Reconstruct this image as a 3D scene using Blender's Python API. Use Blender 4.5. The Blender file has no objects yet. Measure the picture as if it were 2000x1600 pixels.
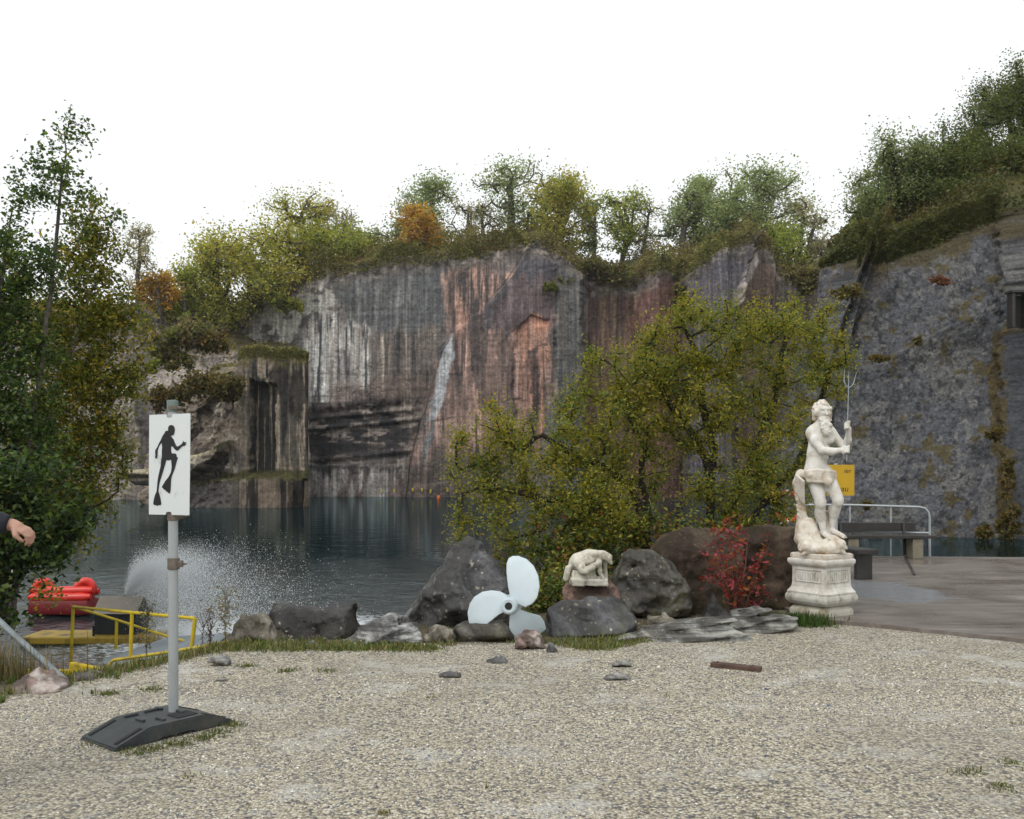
import bpy, bmesh, math, random
import numpy as np
from mathutils import Vector, Matrix

# ------------------------------------------------------------------ camera, sky, sun, exposure
S = bpy.context.scene
F, CX, HY, EYE = 1750.0, 1000.0, 930.0, 1.6          # photograph: focal length in px, centre, horizon, eye height
cam_d = bpy.data.cameras.new("camera")
cam_d.sensor_width = 36.0
cam_d.lens = F / 2000.0 * 36.0
cam_d.shift_y = (HY - 800.0) / 2000.0
cam_d.clip_start = 0.05
cam_d.clip_end = 2000.0
cam = bpy.data.objects.new("camera", cam_d)
S.collection.objects.link(cam)
cam.location = (0, 0, EYE)
cam.rotation_euler = (math.radians(90), 0, 0)
S.camera = cam

SUN_EL, SUN_AZ = math.radians(52), math.radians(215)   # azimuth clockwise from +Y: behind the camera, a little left of it
world = bpy.data.worlds.new("World")
S.world = world
world.use_nodes = True
wn = world.node_tree
wn.nodes.clear()
w_out = wn.nodes.new("ShaderNodeOutputWorld")
w_bg = wn.nodes.new("ShaderNodeBackground")
w_sky = wn.nodes.new("ShaderNodeTexSky")
w_sky.sky_type = 'NISHITA'
w_sky.sun_disc = False
w_sky.sun_elevation = SUN_EL
w_sky.sun_rotation = SUN_AZ
w_sky.air_density = 1.0
w_sky.dust_density = 6.0
w_sky.ozone_density = 1.0
w_hs = wn.nodes.new("ShaderNodeHueSaturation")
w_hs.inputs["Saturation"].default_value = 0.22
w_mix = wn.nodes.new("ShaderNodeMix")
w_mix.data_type = 'RGBA'
w_mix.inputs[0].default_value = 0.6
w_mix.inputs[7].default_value = (14.3, 14.7, 14.9, 1)     # cloud cover evens the sky out
wn.links.new(w_sky.outputs[0], w_hs.inputs["Color"])
wn.links.new(w_hs.outputs[0], w_mix.inputs[6])
wn.links.new(w_mix.outputs[2], w_bg.inputs[0])
w_bg.inputs[1].default_value = 0.10
wn.links.new(w_bg.outputs[0], w_out.inputs[0])

sun_d = bpy.data.lights.new("sun", 'SUN')
sun_d.energy = 0.8
sun_d.angle = math.radians(25)
sun_d.color = (1.0, 0.97, 0.92)
sun = bpy.data.objects.new("sun", sun_d)
S.collection.objects.link(sun)
sun.location = (0, -5, 30)
_dir = Vector((math.sin(SUN_AZ) * math.cos(SUN_EL), math.cos(SUN_AZ) * math.cos(SUN_EL), math.sin(SUN_EL)))
sun.rotation_euler = (-_dir).to_track_quat('-Z', 'Y').to_euler()

S.view_settings.view_transform = 'Standard'
S.view_settings.look = 'None'
S.view_settings.gamma = 1.0
S.view_settings.exposure = 0.12
S.render.engine = 'CYCLES'
S.cycles.max_bounces = 6
S.cycles.diffuse_bounces = 3
S.cycles.glossy_bounces = 3
S.cycles.transmission_bounces = 3
S.cycles.transparent_max_bounces = 6
S.cycles.caustics_reflective = False
S.cycles.caustics_refractive = False

WATER_Z = -0.8
COL = S.collection

# ------------------------------------------------------------------ helpers: points, colours, noise
def W(px, py, d):
    return np.array(((px - CX) / F * d, d, EYE - (py - HY) / F * d))

def lin(r, g, b):
    c = np.array((r, g, b), float) / 255.0
    return np.where(c <= 0.04045, c / 12.92, ((c + 0.055) / 1.055) ** 2.4)

def _h(ix, iy, iz, seed):
    n = (ix * 374761393 + iy * 668265263 + iz * 2147483647 + seed * 1274126177) & 0xFFFFFFFF
    n = ((n ^ (n >> 13)) * 1274126177) & 0xFFFFFFFF
    n = ((n ^ (n >> 16)) * 2246822519) & 0xFFFFFFFF
    n = n ^ (n >> 15)
    return (n & 0xFFFFFF).astype(np.float64) / 0xFFFFFF * 2 - 1

def vnoise(x, y, z=0.0, seed=0):
    x, y, z = np.broadcast_arrays(np.asarray(x, float), np.asarray(y, float), np.asarray(z, float))
    ix, iy, iz = np.floor(x).astype(np.int64), np.floor(y).astype(np.int64), np.floor(z).astype(np.int64)
    fx, fy, fz = x - ix, y - iy, z - iz
    sx, sy, sz = [t * t * t * (t * (t * 6 - 15) + 10) for t in (fx, fy, fz)]
    r = 0
    for dx in (0, 1):
        wx = sx if dx else 1 - sx
        for dy in (0, 1):
            wy = sy if dy else 1 - sy
            for dz in (0, 1):
                wz = sz if dz else 1 - sz
                r = r + wx * wy * wz * _h(ix + dx, iy + dy, iz + dz, seed)
    return r

def fbm(x, y, z=0.0, seed=0, octv=4, gain=0.5):
    a, s, t = 1.0, 0.0, 0.0
    for k in range(octv):
        s = s + a * vnoise(np.asarray(x) * 2 ** k, np.asarray(y) * 2 ** k, np.asarray(z) * 2 ** k, seed + k * 17)
        t += a
        a *= gain
    return s / t

def worley(x, y, z, seed=0):
    ix, iy, iz = np.floor(x).astype(np.int64), np.floor(y).astype(np.int64), np.floor(z).astype(np.int64)
    d = np.full(x.shape, 9.0)
    for dx in (-1, 0, 1):
        for dy in (-1, 0, 1):
            for dz in (-1, 0, 1):
                a, b, c = ix + dx, iy + dy, iz + dz
                px = a + .5 + .45 * _h(a, b, c, seed); py = b + .5 + .45 * _h(a, b, c, seed + 1); pz = c + .5 + .45 * _h(a, b, c, seed + 2)
                d = np.minimum(d, (x - px) ** 2 + (y - py) ** 2 + (z - pz) ** 2)
    return np.sqrt(d)

def sstep(a, b, x):
    t = np.clip((np.asarray(x, float) - a) / (b - a), 0, 1)
    return t * t * (3 - 2 * t)

def sd_poly(px, py, poly):
    """signed distance to a polygon (negative inside)"""
    poly = np.asarray(poly, float)
    d = np.full(np.shape(px), 1e18)
    s = np.ones(np.shape(px))
    n = len(poly)
    for i in range(n):
        ax, ay = poly[i]
        bx, by = poly[i - 1]
        ex, ey = bx - ax, by - ay
        wx, wy = px - ax, py - ay
        t = np.clip((wx * ex + wy * ey) / (ex * ex + ey * ey + 1e-12), 0, 1)
        dx, dy = wx - ex * t, wy - ey * t
        d = np.minimum(d, dx * dx + dy * dy)
        c1, c2, c3 = py >= ay, py < by, ex * wy > ey * wx
        flip = (c1 & c2 & c3) | (~c1 & ~c2 & ~c3)
        s = np.where(flip, -s, s)
    return s * np.sqrt(d)

# ------------------------------------------------------------------ helpers: objects
def link(o, parent=None):
    COL.objects.link(o)
    if parent is not None:
        o.parent = parent
    return o

def tag(o, label=None, cat=None, group=None, kind=None):
    if label: o["label"] = label
    if cat: o["category"] = cat
    if group: o["group"] = group
    if kind: o["kind"] = kind
    return o

def thing(name, label, cat, loc=(0, 0, 0), rz=0.0, group=None):
    o = bpy.data.objects.new(name, None)
    o.empty_display_size = 0.1
    link(o)
    o.location = tuple(loc)
    o.rotation_euler = (0, 0, rz)
    return tag(o, label, cat, group)

def np_mesh(name, V, Fc, mat=None, parent=None, col=None, smooth=True, origin=None, attrs=None):
    """one mesh object from arrays; origin (world) becomes the object's own location, or the parent's place is taken off"""
    V = np.asarray(V, np.float32).reshape(-1, 3)
    loc = None
    if parent is not None:
        M = np.array(parent_world(parent).inverted())
        V = (V @ M[:3, :3].T + M[:3, 3]).astype(np.float32)
    elif origin is not None:
        V = V - np.asarray(origin, np.float32)
        loc = origin
    me = bpy.data.meshes.new(name)
    Fc = np.asarray(Fc, np.int32)
    nf, k = Fc.shape
    me.vertices.add(len(V))
    me.vertices.foreach_set("co", V.ravel())
    me.loops.add(nf * k)
    me.loops.foreach_set("vertex_index", Fc.ravel())
    me.polygons.add(nf)
    me.polygons.foreach_set("loop_start", np.arange(0, nf * k, k, dtype=np.int32))
    me.polygons.foreach_set("loop_total", np.full(nf, k, np.int32))
    me.polygons.foreach_set("use_smooth", np.full(nf, bool(smooth)))
    if col is not None:
        c = np.ones((len(V), 4), np.float32)
        c[:, :3] = col
        a = me.color_attributes.new("Col", 'FLOAT_COLOR', 'POINT')
        a.data.foreach_set("color", c.ravel())
    if attrs:
        for an, av in attrs.items():
            a = me.attributes.new(an, 'FLOAT', 'POINT')
            a.data.foreach_set("value", np.asarray(av, np.float32).ravel())
    me.update(calc_edges=True)
    me.validate()
    if mat: me.materials.append(mat)
    o = bpy.data.objects.new(name, me)
    link(o, parent)
    if loc is not None: o.location = tuple(float(t) for t in loc)
    return o

def parent_world(p):
    M = Matrix.LocRotScale(p.location, p.rotation_euler, p.scale)
    return parent_world(p.parent) @ M if p.parent else M

class MB:
    """collects simple shapes (own local coordinates) and links them as one mesh"""
    def __init__(self):
        self.bm = bmesh.new()
    def box(self, c, s, rot=None, bevel=0.0, taper=None):
        b = bmesh.new()
        bmesh.ops.create_cube(b, size=1.0)
        for v in b.verts:
            t = 1.0
            if taper and v.co.z > 0: t = taper
            v.co = Vector((v.co.x * s[0] * t, v.co.y * s[1] * t, v.co.z * s[2]))
        if bevel > 0:
            bmesh.ops.bevel(b, geom=b.edges[:], offset=bevel, segments=2, affect='EDGES', profile=0.5)
        M = Matrix.Translation(Vector(c))
        if rot is not None: M = M @ (rot.to_4x4() if not isinstance(rot, (int, float)) else Matrix.Rotation(rot, 4, 'Z'))
        b.transform(M)
        self._merge(b)
        return self
    def _merge(self, b):
        me = bpy.data.meshes.new("tmp")
        b.to_mesh(me); b.free()
        self.bm.from_mesh(me)
        bpy.data.meshes.remove(me)
    def tube(self, pts, r, seg=8, caps=True):
        pts = [Vector(p) for p in pts]
        n = len(pts)
        rr = r if hasattr(r, '__len__') else [r] * n
        up = None
        rings = []
        for i, p in enumerate(pts):
            t = (pts[min(i + 1, n - 1)] - pts[max(i - 1, 0)]).normalized()
            if up is None:
                up = t.orthogonal().normalized()
            up = (up - t * up.dot(t))
            if up.length < 1e-6: up = t.orthogonal()
            up.normalize()
            bn = t.cross(up)
            rings.append([self.bm.verts.new(p + (up * math.cos(2 * math.pi * k / seg) + bn * math.sin(2 * math.pi * k / seg)) * rr[i]) for k in range(seg)])
        for a, b in zip(rings, rings[1:]):
            for k in range(seg):
                self.bm.faces.new((a[k], a[(k + 1) % seg], b[(k + 1) % seg], b[k]))
        if caps:
            self.bm.faces.new(list(reversed(rings[0]))); self.bm.faces.new(rings[-1])
        return self
    def lathe(self, prof, c=(0, 0, 0), seg=24, axis=None, square=False, rz=0.0):
        """profile of (radius, height); square: four-sided section with half-width = radius"""
        M = Matrix.Translation(Vector(c)) @ Matrix.Rotation(rz, 4, 'Z')
        if axis is not None:
            M = Matrix.Translation(Vector(c)) @ Vector(axis).to_track_quat('Z', 'Y').to_matrix().to_4x4()
        rings = []
        for (r, h) in prof:
            if square:
                pts = [Vector((sx * r, sy * r, h)) for sx, sy in ((1, 1), (-1, 1), (-1, -1), (1, -1))]
            else:
                pts = [Vector((r * math.cos(2 * math.pi * k / seg), r * math.sin(2 * math.pi * k / seg), h)) for k in range(seg)]
            rings.append([self.bm.verts.new(M @ p) for p in pts])
        m = len(rings[0])
        for a, b in zip(rings, rings[1:]):
            for k in range(m):
                self.bm.faces.new((a[k], a[(k + 1) % m], b[(k + 1) % m], b[k]))
        self.bm.faces.new(list(reversed(rings[0]))); self.bm.faces.new(rings[-1])
        return self
    def prism(self, poly, y0, y1, plane='XZ'):
        """polygon extruded between two depths"""
        f = (lambda u, v, w: Vector((u, w, v))) if plane == 'XZ' else (lambda u, v, w: Vector((u, v, w)))
        a = [self.bm.verts.new(f(u, v, y0)) for u, v in poly]
        b = [self.bm.verts.new(f(u, v, y1)) for u, v in poly]
        n = len(poly)
        self.bm.faces.new(a); self.bm.faces.new(list(reversed(b)))
        for k in range(n):
            self.bm.faces.new((a[k], b[k], b[(k + 1) % n], a[(k + 1) % n]))
        return self
    def torus(self, c, R, r, axis=(0, 1, 0), seg=32, rs=12, a0=0.0, a1=2 * math.pi):
        M = Matrix.Translation(Vector(c)) @ Vector(axis).to_track_quat('Z', 'Y').to_matrix().to_4x4()
        full = abs(a1 - a0 - 2 * math.pi) < 1e-6
        rings = []
        for i in range(seg if full else seg + 1):
            t = a0 + (a1 - a0) * i / seg
            rings.append([self.bm.verts.new(M @ Vector(((R + r * math.cos(q)) * math.cos(t), (R + r * math.cos(q)) * math.sin(t), r * math.sin(q))))
                          for q in [2 * math.pi * k / rs for k in range(rs)]])
        pairs = list(zip(rings, rings[1:])) + ([(rings[-1], rings[0])] if full else [])
        for a, b in pairs:
            for k in range(rs):
                self.bm.faces.new((a[k], b[k], b[(k + 1) % rs], a[(k + 1) % rs]))
        return self
    def build(self, name, mat, parent=None, smooth=False, loc=None):
        bmesh.ops.recalc_face_normals(self.bm, faces=self.bm.faces[:])
        me = bpy.data.meshes.new(name)
        self.bm.to_mesh(me); self.bm.free()
        if smooth:
            me.polygons.foreach_set("use_smooth", [True] * len(me.polygons))
            try: me.set_sharp_from_angle(angle=math.radians(40))
            except Exception: pass
        if mat: me.materials.append(mat)
        o = bpy.data.objects.new(name, me)
        link(o, parent)
        if loc is not None: o.location = tuple(loc)
        return o

# ------------------------------------------------------------------ helpers: solids from distance fields
def smin(a, b, k):
    h = np.clip(0.5 + 0.5 * (b - a) / k, 0, 1)
    return b + (a - b) * h - k * h * (1 - h)

def rc(P, a, b, ra, rb, sy=1.0):
    a = np.asarray(a, np.float32); b = np.asarray(b, np.float32)
    ba = b - a
    pa = P - a
    t = np.clip((pa @ ba) / max(float(ba @ ba), 1e-9), 0, 1)
    q = pa - t[:, None] * ba
    if sy != 1.0: q = q * np.array((1, sy, 1), np.float32)
    return np.sqrt((q * q).sum(1)) - (ra + (rb - ra) * t)

def el(P, c, r):
    q = (P - np.asarray(c, np.float32))
    r = np.asarray(r, np.float32)
    k0 = np.sqrt(((q / r) ** 2).sum(1)); k1 = np.sqrt(((q / (r * r)) ** 2).sum(1))
    return k0 * (k0 - 1) / np.maximum(k1, 1e-6)

def bx(P, c, h, rz=0.0):
    q = P - np.asarray(c, np.float32)
    if rz:
        ca, sa = math.cos(rz), math.sin(rz)
        q = np.stack((q[:, 0] * ca + q[:, 1] * sa, -q[:, 0] * sa + q[:, 1] * ca, q[:, 2]), 1)
    q = np.abs(q) - np.asarray(h, np.float32)
    return np.sqrt((np.maximum(q, 0) ** 2).sum(1)) + np.minimum(q.max(1), 0)

def surface(f, lo, hi, h):
    """closed quad surface of f < 0 (surface nets)"""
    lo, hi = np.asarray(lo, float) - 2 * h, np.asarray(hi, float) + 2 * h
    n = np.ceil((hi - lo) / h).astype(int) + 1
    ax = [lo[i] + h * np.arange(n[i]) for i in range(3)]
    G = np.stack(np.meshgrid(*ax, indexing='ij'), -1).reshape(-1, 3).astype(np.float32)
    D = np.concatenate([f(G[i:i + 400000]) for i in range(0, len(G), 400000)]).reshape(n).astype(np.float64)
    D[0], D[-1] = np.maximum(D[0], 1e-3), np.maximum(D[-1], 1e-3)
    D[:, 0], D[:, -1] = np.maximum(D[:, 0], 1e-3), np.maximum(D[:, -1], 1e-3)
    D[:, :, 0], D[:, :, -1] = np.maximum(D[:, :, 0], 1e-3), np.maximum(D[:, :, -1], 1e-3)
    ins = D < 0
    c = n - 1
    acc = np.zeros((*c, 3)); cnt = np.zeros(tuple(c))
    offs = [(i, j, k) for i in (0, 1) for j in (0, 1) for k in (0, 1)]
    def cut(o): return tuple(slice(o[i], o[i] + c[i]) for i in range(3))
    for o in offs:
        for axn in range(3):
            if o[axn] == 0:
                o2 = list(o); o2[axn] = 1
                a, b = D[cut(o)], D[cut(o2)]
                m = (a < 0) != (b < 0)
                t = np.where(m, a / np.where(m, a - b, 1), 0)
                for k in range(3):
                    acc[..., k] += np.where(m, o[k] + (t if k == axn else 0), 0)
                cnt += m
    act = cnt > 0
    idx = np.full(tuple(c), -1, np.int64)
    idx[act] = np.arange(act.sum())
    base = np.stack(np.nonzero(act), 1)
    V = (base + acc[act] / cnt[act][:, None]) * h + lo
    Q = []
    for axn in range(3):
        u, v = (axn + 1) % 3, (axn + 2) % 3
        sl = [slice(1, c[i]) for i in range(3)]; sl[axn] = slice(0, c[axn])
        sl2 = list(sl); sl2[axn] = slice(1, c[axn] + 1)
        a, b = ins[tuple(sl)], ins[tuple(sl2)]
        m = a != b
        P = np.stack(np.nonzero(m), 1)
        for k in range(3):
            if k != axn: P[:, k] += 1
        q = []
        for du, dv in ((0, 0), (1, 0), (1, 1), (0, 1)):
            pp = P.copy(); pp[:, u] -= du; pp[:, v] -= dv
            q.append(idx[pp[:, 0], pp[:, 1], pp[:, 2]])
        q = np.stack(q, 1)
        fl = a[m]
        q[~fl] = q[~fl][:, ::-1]
        Q.append(q)
    return V, np.concatenate(Q)

# ------------------------------------------------------------------ materials
def new_mat(name):
    m = bpy.data.materials.new(name)
    m.use_nodes = True
    nt = m.node_tree
    b = nt.nodes["Principled BSDF"]
    return m, nt, b

def nd(nt, typ, **kw):
    n = nt.nodes.new(typ)
    for k, v in kw.items():
        if k.startswith("i_"):
            key = k[2:]
            n.inputs[int(key) if key.isdigit() else key.replace("_", " ")].default_value = v
        else:
            setattr(n, k, v)
    return n

def ramp(nt, src, stops, interp='LINEAR'):
    r = nt.nodes.new("ShaderNodeValToRGB")
    r.color_ramp.interpolation = interp
    e = r.color_ramp.elements
    while len(e) < len(stops): e.new(0.5)
    for x, (p, c) in zip(e, stops):
        x.position = p
        x.color = (*c, 1) if len(c) == 3 else c
    nt.links.new(src, r.inputs[0])
    return r.outputs[0]

def mixc(nt, fac, a, b, mode='MIX'):
    m = nt.nodes.new("ShaderNodeMix")
    m.data_type = 'RGBA'; m.blend_type = mode
    for sock, v in ((m.inputs[0], fac), (m.inputs[6], a), (m.inputs[7], b)):
        if isinstance(v, (int, float)): sock.default_value = v
        elif isinstance(v, (tuple, list, np.ndarray)): sock.default_value = (*[float(t) for t in v[:3]], 1)
        else: nt.links.new(v, sock)
    return m.outputs[2]

def coords(nt, scale=(1, 1, 1), rot=(0, 0, 0), kind="Object"):
    tc = nt.nodes.new("ShaderNodeTexCoord")
    mp = nt.nodes.new("ShaderNodeMapping")
    mp.inputs["Scale"].default_value = scale
    mp.inputs["Rotation"].default_value = rot
    nt.links.new(tc.outputs[kind], mp.inputs[0])
    return mp.outputs[0]

def noise(nt, vec, scale, detail=4, rough=0.55, dist=0.0):
    n = nd(nt, "ShaderNodeTexNoise")
    n.inputs["Scale"].default_value = scale
    n.inputs["Detail"].default_value = detail
    n.inputs["Roughness"].default_value = rough
    n.inputs["Distortion"].default_value = dist
    nt.links.new(vec, n.inputs["Vector"])
    return n.outputs[0]

def bump(nt, b, h, strength=0.5, dist=0.02, prev=None):
    n = nt.nodes.new("ShaderNodeBump")
    n.inputs["Strength"].default_value = strength
    n.inputs["Distance"].default_value = dist
    nt.links.new(h, n.inputs["Height"])
    if prev: nt.links.new(prev, n.inputs["Normal"])
    nt.links.new(n.outputs[0], b.inputs["Normal"])
    return n.outputs[0]

def mat_plain(name, col, rough=0.6, metal=0.0, var=0.25, scale=6.0, bmp=0.15, spec=0.4, dirt=None, bscale=40.0):
    m, nt, b = new_mat(name)
    v = coords(nt)
    n1 = noise(nt, v, scale, 5)
    c = np.asarray(col, float)
    cc = ramp(nt, n1, [(0.3, tuple(np.clip(c * (1 - var), 0, 1))), (0.7, tuple(np.clip(c * (1 + var), 0, 1)))])
    if dirt is not None:
        n3 = noise(nt, v, scale * 0.6, 6, 0.65)
        cc = mixc(nt, ramp(nt, n3, [(0.52, (0, 0, 0)), (0.68, (1, 1, 1))]), cc, dirt)
    nt.links.new(cc, b.inputs["Base Color"])
    b.inputs["Metallic"].default_value = metal
    b.inputs["Specular IOR Level"].default_value = spec
    n2 = noise(nt, v, bscale, 4)
    rr = nd(nt, "ShaderNodeMapRange", i_3=max(rough - 0.12, 0.05), i_4=min(rough + 0.12, 1))
    nt.links.new(n1, rr.inputs[0])
    nt.links.new(rr.outputs[0], b.inputs["Roughness"])
    bump(nt, b, n2, bmp, 0.01)
    return m

def mat_rock(name, c1, c2, c3, lichen=0.2, lich_col=(0.42, 0.41, 0.33), moss=0.0, scale=3.0, strata=None, rough=0.8, lscale=16.0, wet=True):
    """weathered stone: two tones, dark stains, spots of pale lichen, moss"""
    m, nt, b = new_mat(name)
    v = coords(nt)
    n1 = noise(nt, v, scale, 8, 0.62, 0.6)
    n2 = noise(nt, v, scale * 4.1, 8, 0.7, 0.3)
    c = ramp(nt, n1, [(0.40, c3), (0.49, c1), (0.60, c2)])
    c = mixc(nt, 0.55, c, ramp(nt, n2, [(0.40, c3), (0.5, c1), (0.60, c2)]))
    n8 = noise(nt, v, scale * 11, 6, 0.75)
    c = mixc(nt, 0.4, c, ramp(nt, n8, [(0.38, c3), (0.5, c1), (0.63, c2)]))
    h = n1
    if strata:
        vs = coords(nt, scale=strata[0], rot=strata[1])
        n4 = noise(nt, vs, 1.0, 5, 0.6, 0.4)
        c = mixc(nt, 0.65, c, ramp(nt, n4, [(0.43, c3), (0.48, c1), (0.56, c2)]))
        h = n4
    if lichen > 0:
        vo = nd(nt, "ShaderNodeTexVoronoi")
        vo.inputs["Scale"].default_value = lscale * 1.7
        dn = nd(nt, "ShaderNodeTexNoise"); dn.inputs["Scale"].default_value = lscale * 1.2; nt.links.new(v, dn.inputs["Vector"])
        dm = nd(nt, "ShaderNodeVectorMath", operation='MULTIPLY_ADD'); dm.inputs[1].default_value = (.07, .07, .07); nt.links.new(dn.outputs["Color"], dm.inputs[0]); nt.links.new(v, dm.inputs[2])
        nt.links.new(dm.outputs[0], vo.inputs["Vector"])
        n5 = noise(nt, v, scale * 1.7, 4)
        sp = nd(nt, "ShaderNodeMath", operation='ADD')
        nt.links.new(vo.outputs["Distance"], sp.inputs[0])
        n6 = noise(nt, v, lscale * 3, 3)
        sepv = nd(nt, "ShaderNodeSeparateColor"); nt.links.new(vo.outputs["Color"], sepv.inputs[0])
        sz = nd(nt, "ShaderNodeMath", operation='MULTIPLY_ADD', i_1=-0.42, i_2=0.30); nt.links.new(sepv.outputs[0], sz.inputs[0])
        k0 = nd(nt, "ShaderNodeMath", operation='MULTIPLY_ADD', i_1=0.7, i_2=-0.35)
        k = nd(nt, "ShaderNodeMath", operation='ADD'); nt.links.new(k0.outputs[0], k.inputs[0]); nt.links.new(sz.outputs[0], k.inputs[1])
        nt.links.new(n6, k0.inputs[0])
        nt.links.new(k.outputs[0], sp.inputs[1])
        spot = ramp(nt, sp.outputs[0], [(0.12, (1, 1, 1)), (0.24, (0, 0, 0))])
        gate = ramp(nt, n5, [(0.56 - 0.3 * lichen, (0, 0, 0)), (0.66 - 0.3 * lichen, (1, 1, 1))])
        c = mixc(nt, mixc(nt, 1.0, spot, gate, 'MULTIPLY'), c, lich_col)
    if moss > 0:
        n7 = noise(nt, v, scale * 0.9, 5, 0.65)
        c = mixc(nt, ramp(nt, n7, [(0.62 - 0.25 * moss, (0, 0, 0)), (0.74 - 0.25 * moss, (0.8, 0.8, 0.8))]), c, (0.055, 0.058, 0.014))
    nt.links.new(c, b.inputs["Base Color"])
    n9 = noise(nt, v, scale * .55, 4, .6, .8)                           # broken faces stay darker than weathered ones
    c = mixc(nt, 1.0, c, ramp(nt, n9, [(0.44, (.42, .40, .37)), (0.52, (1.0, 1.0, 1.0)), (0.64, (1.35, 1.35, 1.32))]), 'MULTIPLY')
    nt.links.new(c, b.inputs["Base Color"])
    nt.links.new(ramp(nt, n2, [(0.4, (.34 if wet else .6,) * 3), (0.6, (.66 if wet else .9,) * 3)]), b.inputs["Roughness"])
    b.inputs["Specular IOR Level"].default_value = 0.5 if wet else .25
    p = bump(nt, b, h, 0.9, 0.05)
    p = bump(nt, b, n2, 0.9, 0.025, p)
    bump(nt, b, noise(nt, v, 70, 3), 0.4, 0.004, p)
    return m

def mat_vcol(name, rough=0.85, grain=10.0, amt=0.35, bscale=(4.0, 18.0), bdist=(0.06, 0.02), bstr=0.6, stretch=(1, 1, 1), runs=None):
    m, nt, b = new_mat(name)
    at = nd(nt, "ShaderNodeVertexColor", layer_name="Col")
    v = coords(nt, scale=stretch)
    n = noise(nt, v, grain, 6, 0.7)
    f = ramp(nt, n, [(0.3, (1 - amt,) * 3), (0.7, (1 + amt,) * 3)])
    c = mixc(nt, 1.0, at.outputs[0], f, 'MULTIPLY')
    for sc_, lo_, hi_, a_ in (runs or ()):                            # thin mineral run-off, bedding
        nr_ = noise(nt, coords(nt, scale=sc_), 1.0, 5, 0.62)
        c = mixc(nt, 1.0, c, ramp(nt, nr_, [(lo_, (1 - a_,) * 3), (0.5, (1, 1, 1)), (hi_, (1 + a_,) * 3)]), 'MULTIPLY')
    nt.links.new(c, b.inputs["Base Color"])
    b.inputs["Roughness"].default_value = rough
    b.inputs["Specular IOR Level"].default_value = 0.3
    p = bump(nt, b, noise(nt, v, bscale[0], 6, 0.65), bstr, bdist[0])
    bump(nt, b, noise(nt, v, bscale[1], 5, 0.65), bstr, bdist[1], p)
    return m

def mat_leaf(name, trans=0.42, rough=0.5):
    m, nt, b = new_mat(name)
    at = nd(nt, "ShaderNodeVertexColor", layer_name="Col")
    nt.links.new(at.outputs[0], b.inputs["Base Color"])
    b.inputs["Roughness"].default_value = rough
    b.inputs["Specular IOR Level"].default_value = 0.3
    t = nd(nt, "ShaderNodeBsdfTranslucent")
    hs = nd(nt, "ShaderNodeHueSaturation", i_Value=1.25, i_Saturation=1.1)
    nt.links.new(at.outputs[0], hs.inputs["Color"])
    nt.links.new(hs.outputs[0], t.inputs[0])
    mx = nd(nt, "ShaderNodeMixShader", i_0=trans)
    nt.links.new(b.outputs[0], mx.inputs[1]); nt.links.new(t.outputs[0], mx.inputs[2])
    nt.links.new(mx.outputs[0], nt.nodes["Material Output"].inputs[0])
    return m

M = {}
M['leaf'] = mat_leaf("leaf")
M['grass'] = mat_leaf("grass", 0.25, 0.6)
M['bark_dark'] = mat_plain("bark_dark", (0.028, 0.022, 0.017), 0.9, var=0.5, scale=14, bmp=0.6)
M['bark_grey'] = mat_plain("bark_grey", (0.10, 0.088, 0.072), 0.9, var=0.45, scale=10, bmp=0.6)
M['bark_birch'] = mat_plain("bark_birch", (0.42, 0.40, 0.36), 0.8, var=0.3, scale=7, bmp=0.4, dirt=(0.05, 0.045, 0.04))
M['cliff'] = mat_vcol("cliff_stone", 0.82, 3.2, 0.5, (1.6, 7.0), (0.25, 0.08), 0.8, runs=(((3.4, 1.0, 0.10), .38, .62, .26), ((0.10, 0.10, 3.4), .36, .64, .12)))
M['cliff_near'] = mat_vcol("cliff_stone_near", 0.82, 9.0, 0.45, (2.6, 13.0), (0.16, 0.04), 0.8)
# ------------------------------------------------------------------ ground
def bank(x):
    """where the level yard ends and the bank drops to the lake"""
    xs = [-200, -12, -8.6, -7.4, -6.4, -4.9, -3.7, -3.3, -2.9, -2.5, -1.9, -1.3, -0.6, 0.2, 1.0, 2.2, 3.6, 4.2, 60, 200]
    ys = [16, 15, 13.0, 10.5, 8.0, 7.2, 6.9, 7.5, 8.1, 8.7, 9.3, 9.9, 10.8, 12.2, 14.0, 15.0, 15.6, 17.2, 17.2, 17.2]
    return np.interp(x, xs, ys)

def ground_z(x, y):
    e = y - bank(x)
    z = -0.95 * sstep(0.0, 1.5, e) - 2.4 * sstep(1.5, 7.0, e)
    near = sstep(14, 6, np.hypot(x, y - 6))
    z = z + near * (0.022 * fbm(x * 0.45, y * 0.45, 0, 3, 3) + 0.006 * fbm(x * 3, y * 3, 0, 5, 2))
    return z

gx = np.concatenate([np.linspace(-200, -12, 20)[:-1], np.linspace(-12, -7, 40)[:-1], np.linspace(-7, 8, 300)[:-1], np.linspace(8, 16, 40)[:-1], np.linspace(16, 200, 20)])
gy = np.concatenate([np.linspace(-200, 0, 20)[:-1], np.linspace(0, 3, 20)[:-1], np.linspace(3, 16, 260)[:-1], np.linspace(16, 26, 50)[:-1], np.linspace(26, 300, 14)])
GX, GY = np.meshgrid(gx, gy, indexing='ij')
GZ = ground_z(GX, GY)
ii = np.arange(GX.size).reshape(GX.shape)
gF = np.stack((ii[:-1, :-1], ii[1:, :-1], ii[1:, 1:], ii[:-1, 1:]), -1).reshape(-1, 4)
_e = GY - bank(GX) + 0.35 * fbm(GX * 1.3, GY * 1.3, 0, 9, 4)
soil = sstep(-0.55, 0.05, _e)
soil = np.maximum(soil, sstep(-5.0, -6.2, GX) * sstep(5.6, 6.8, GY + 0.5 * fbm(GX, GY, 0, 12)))
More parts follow.
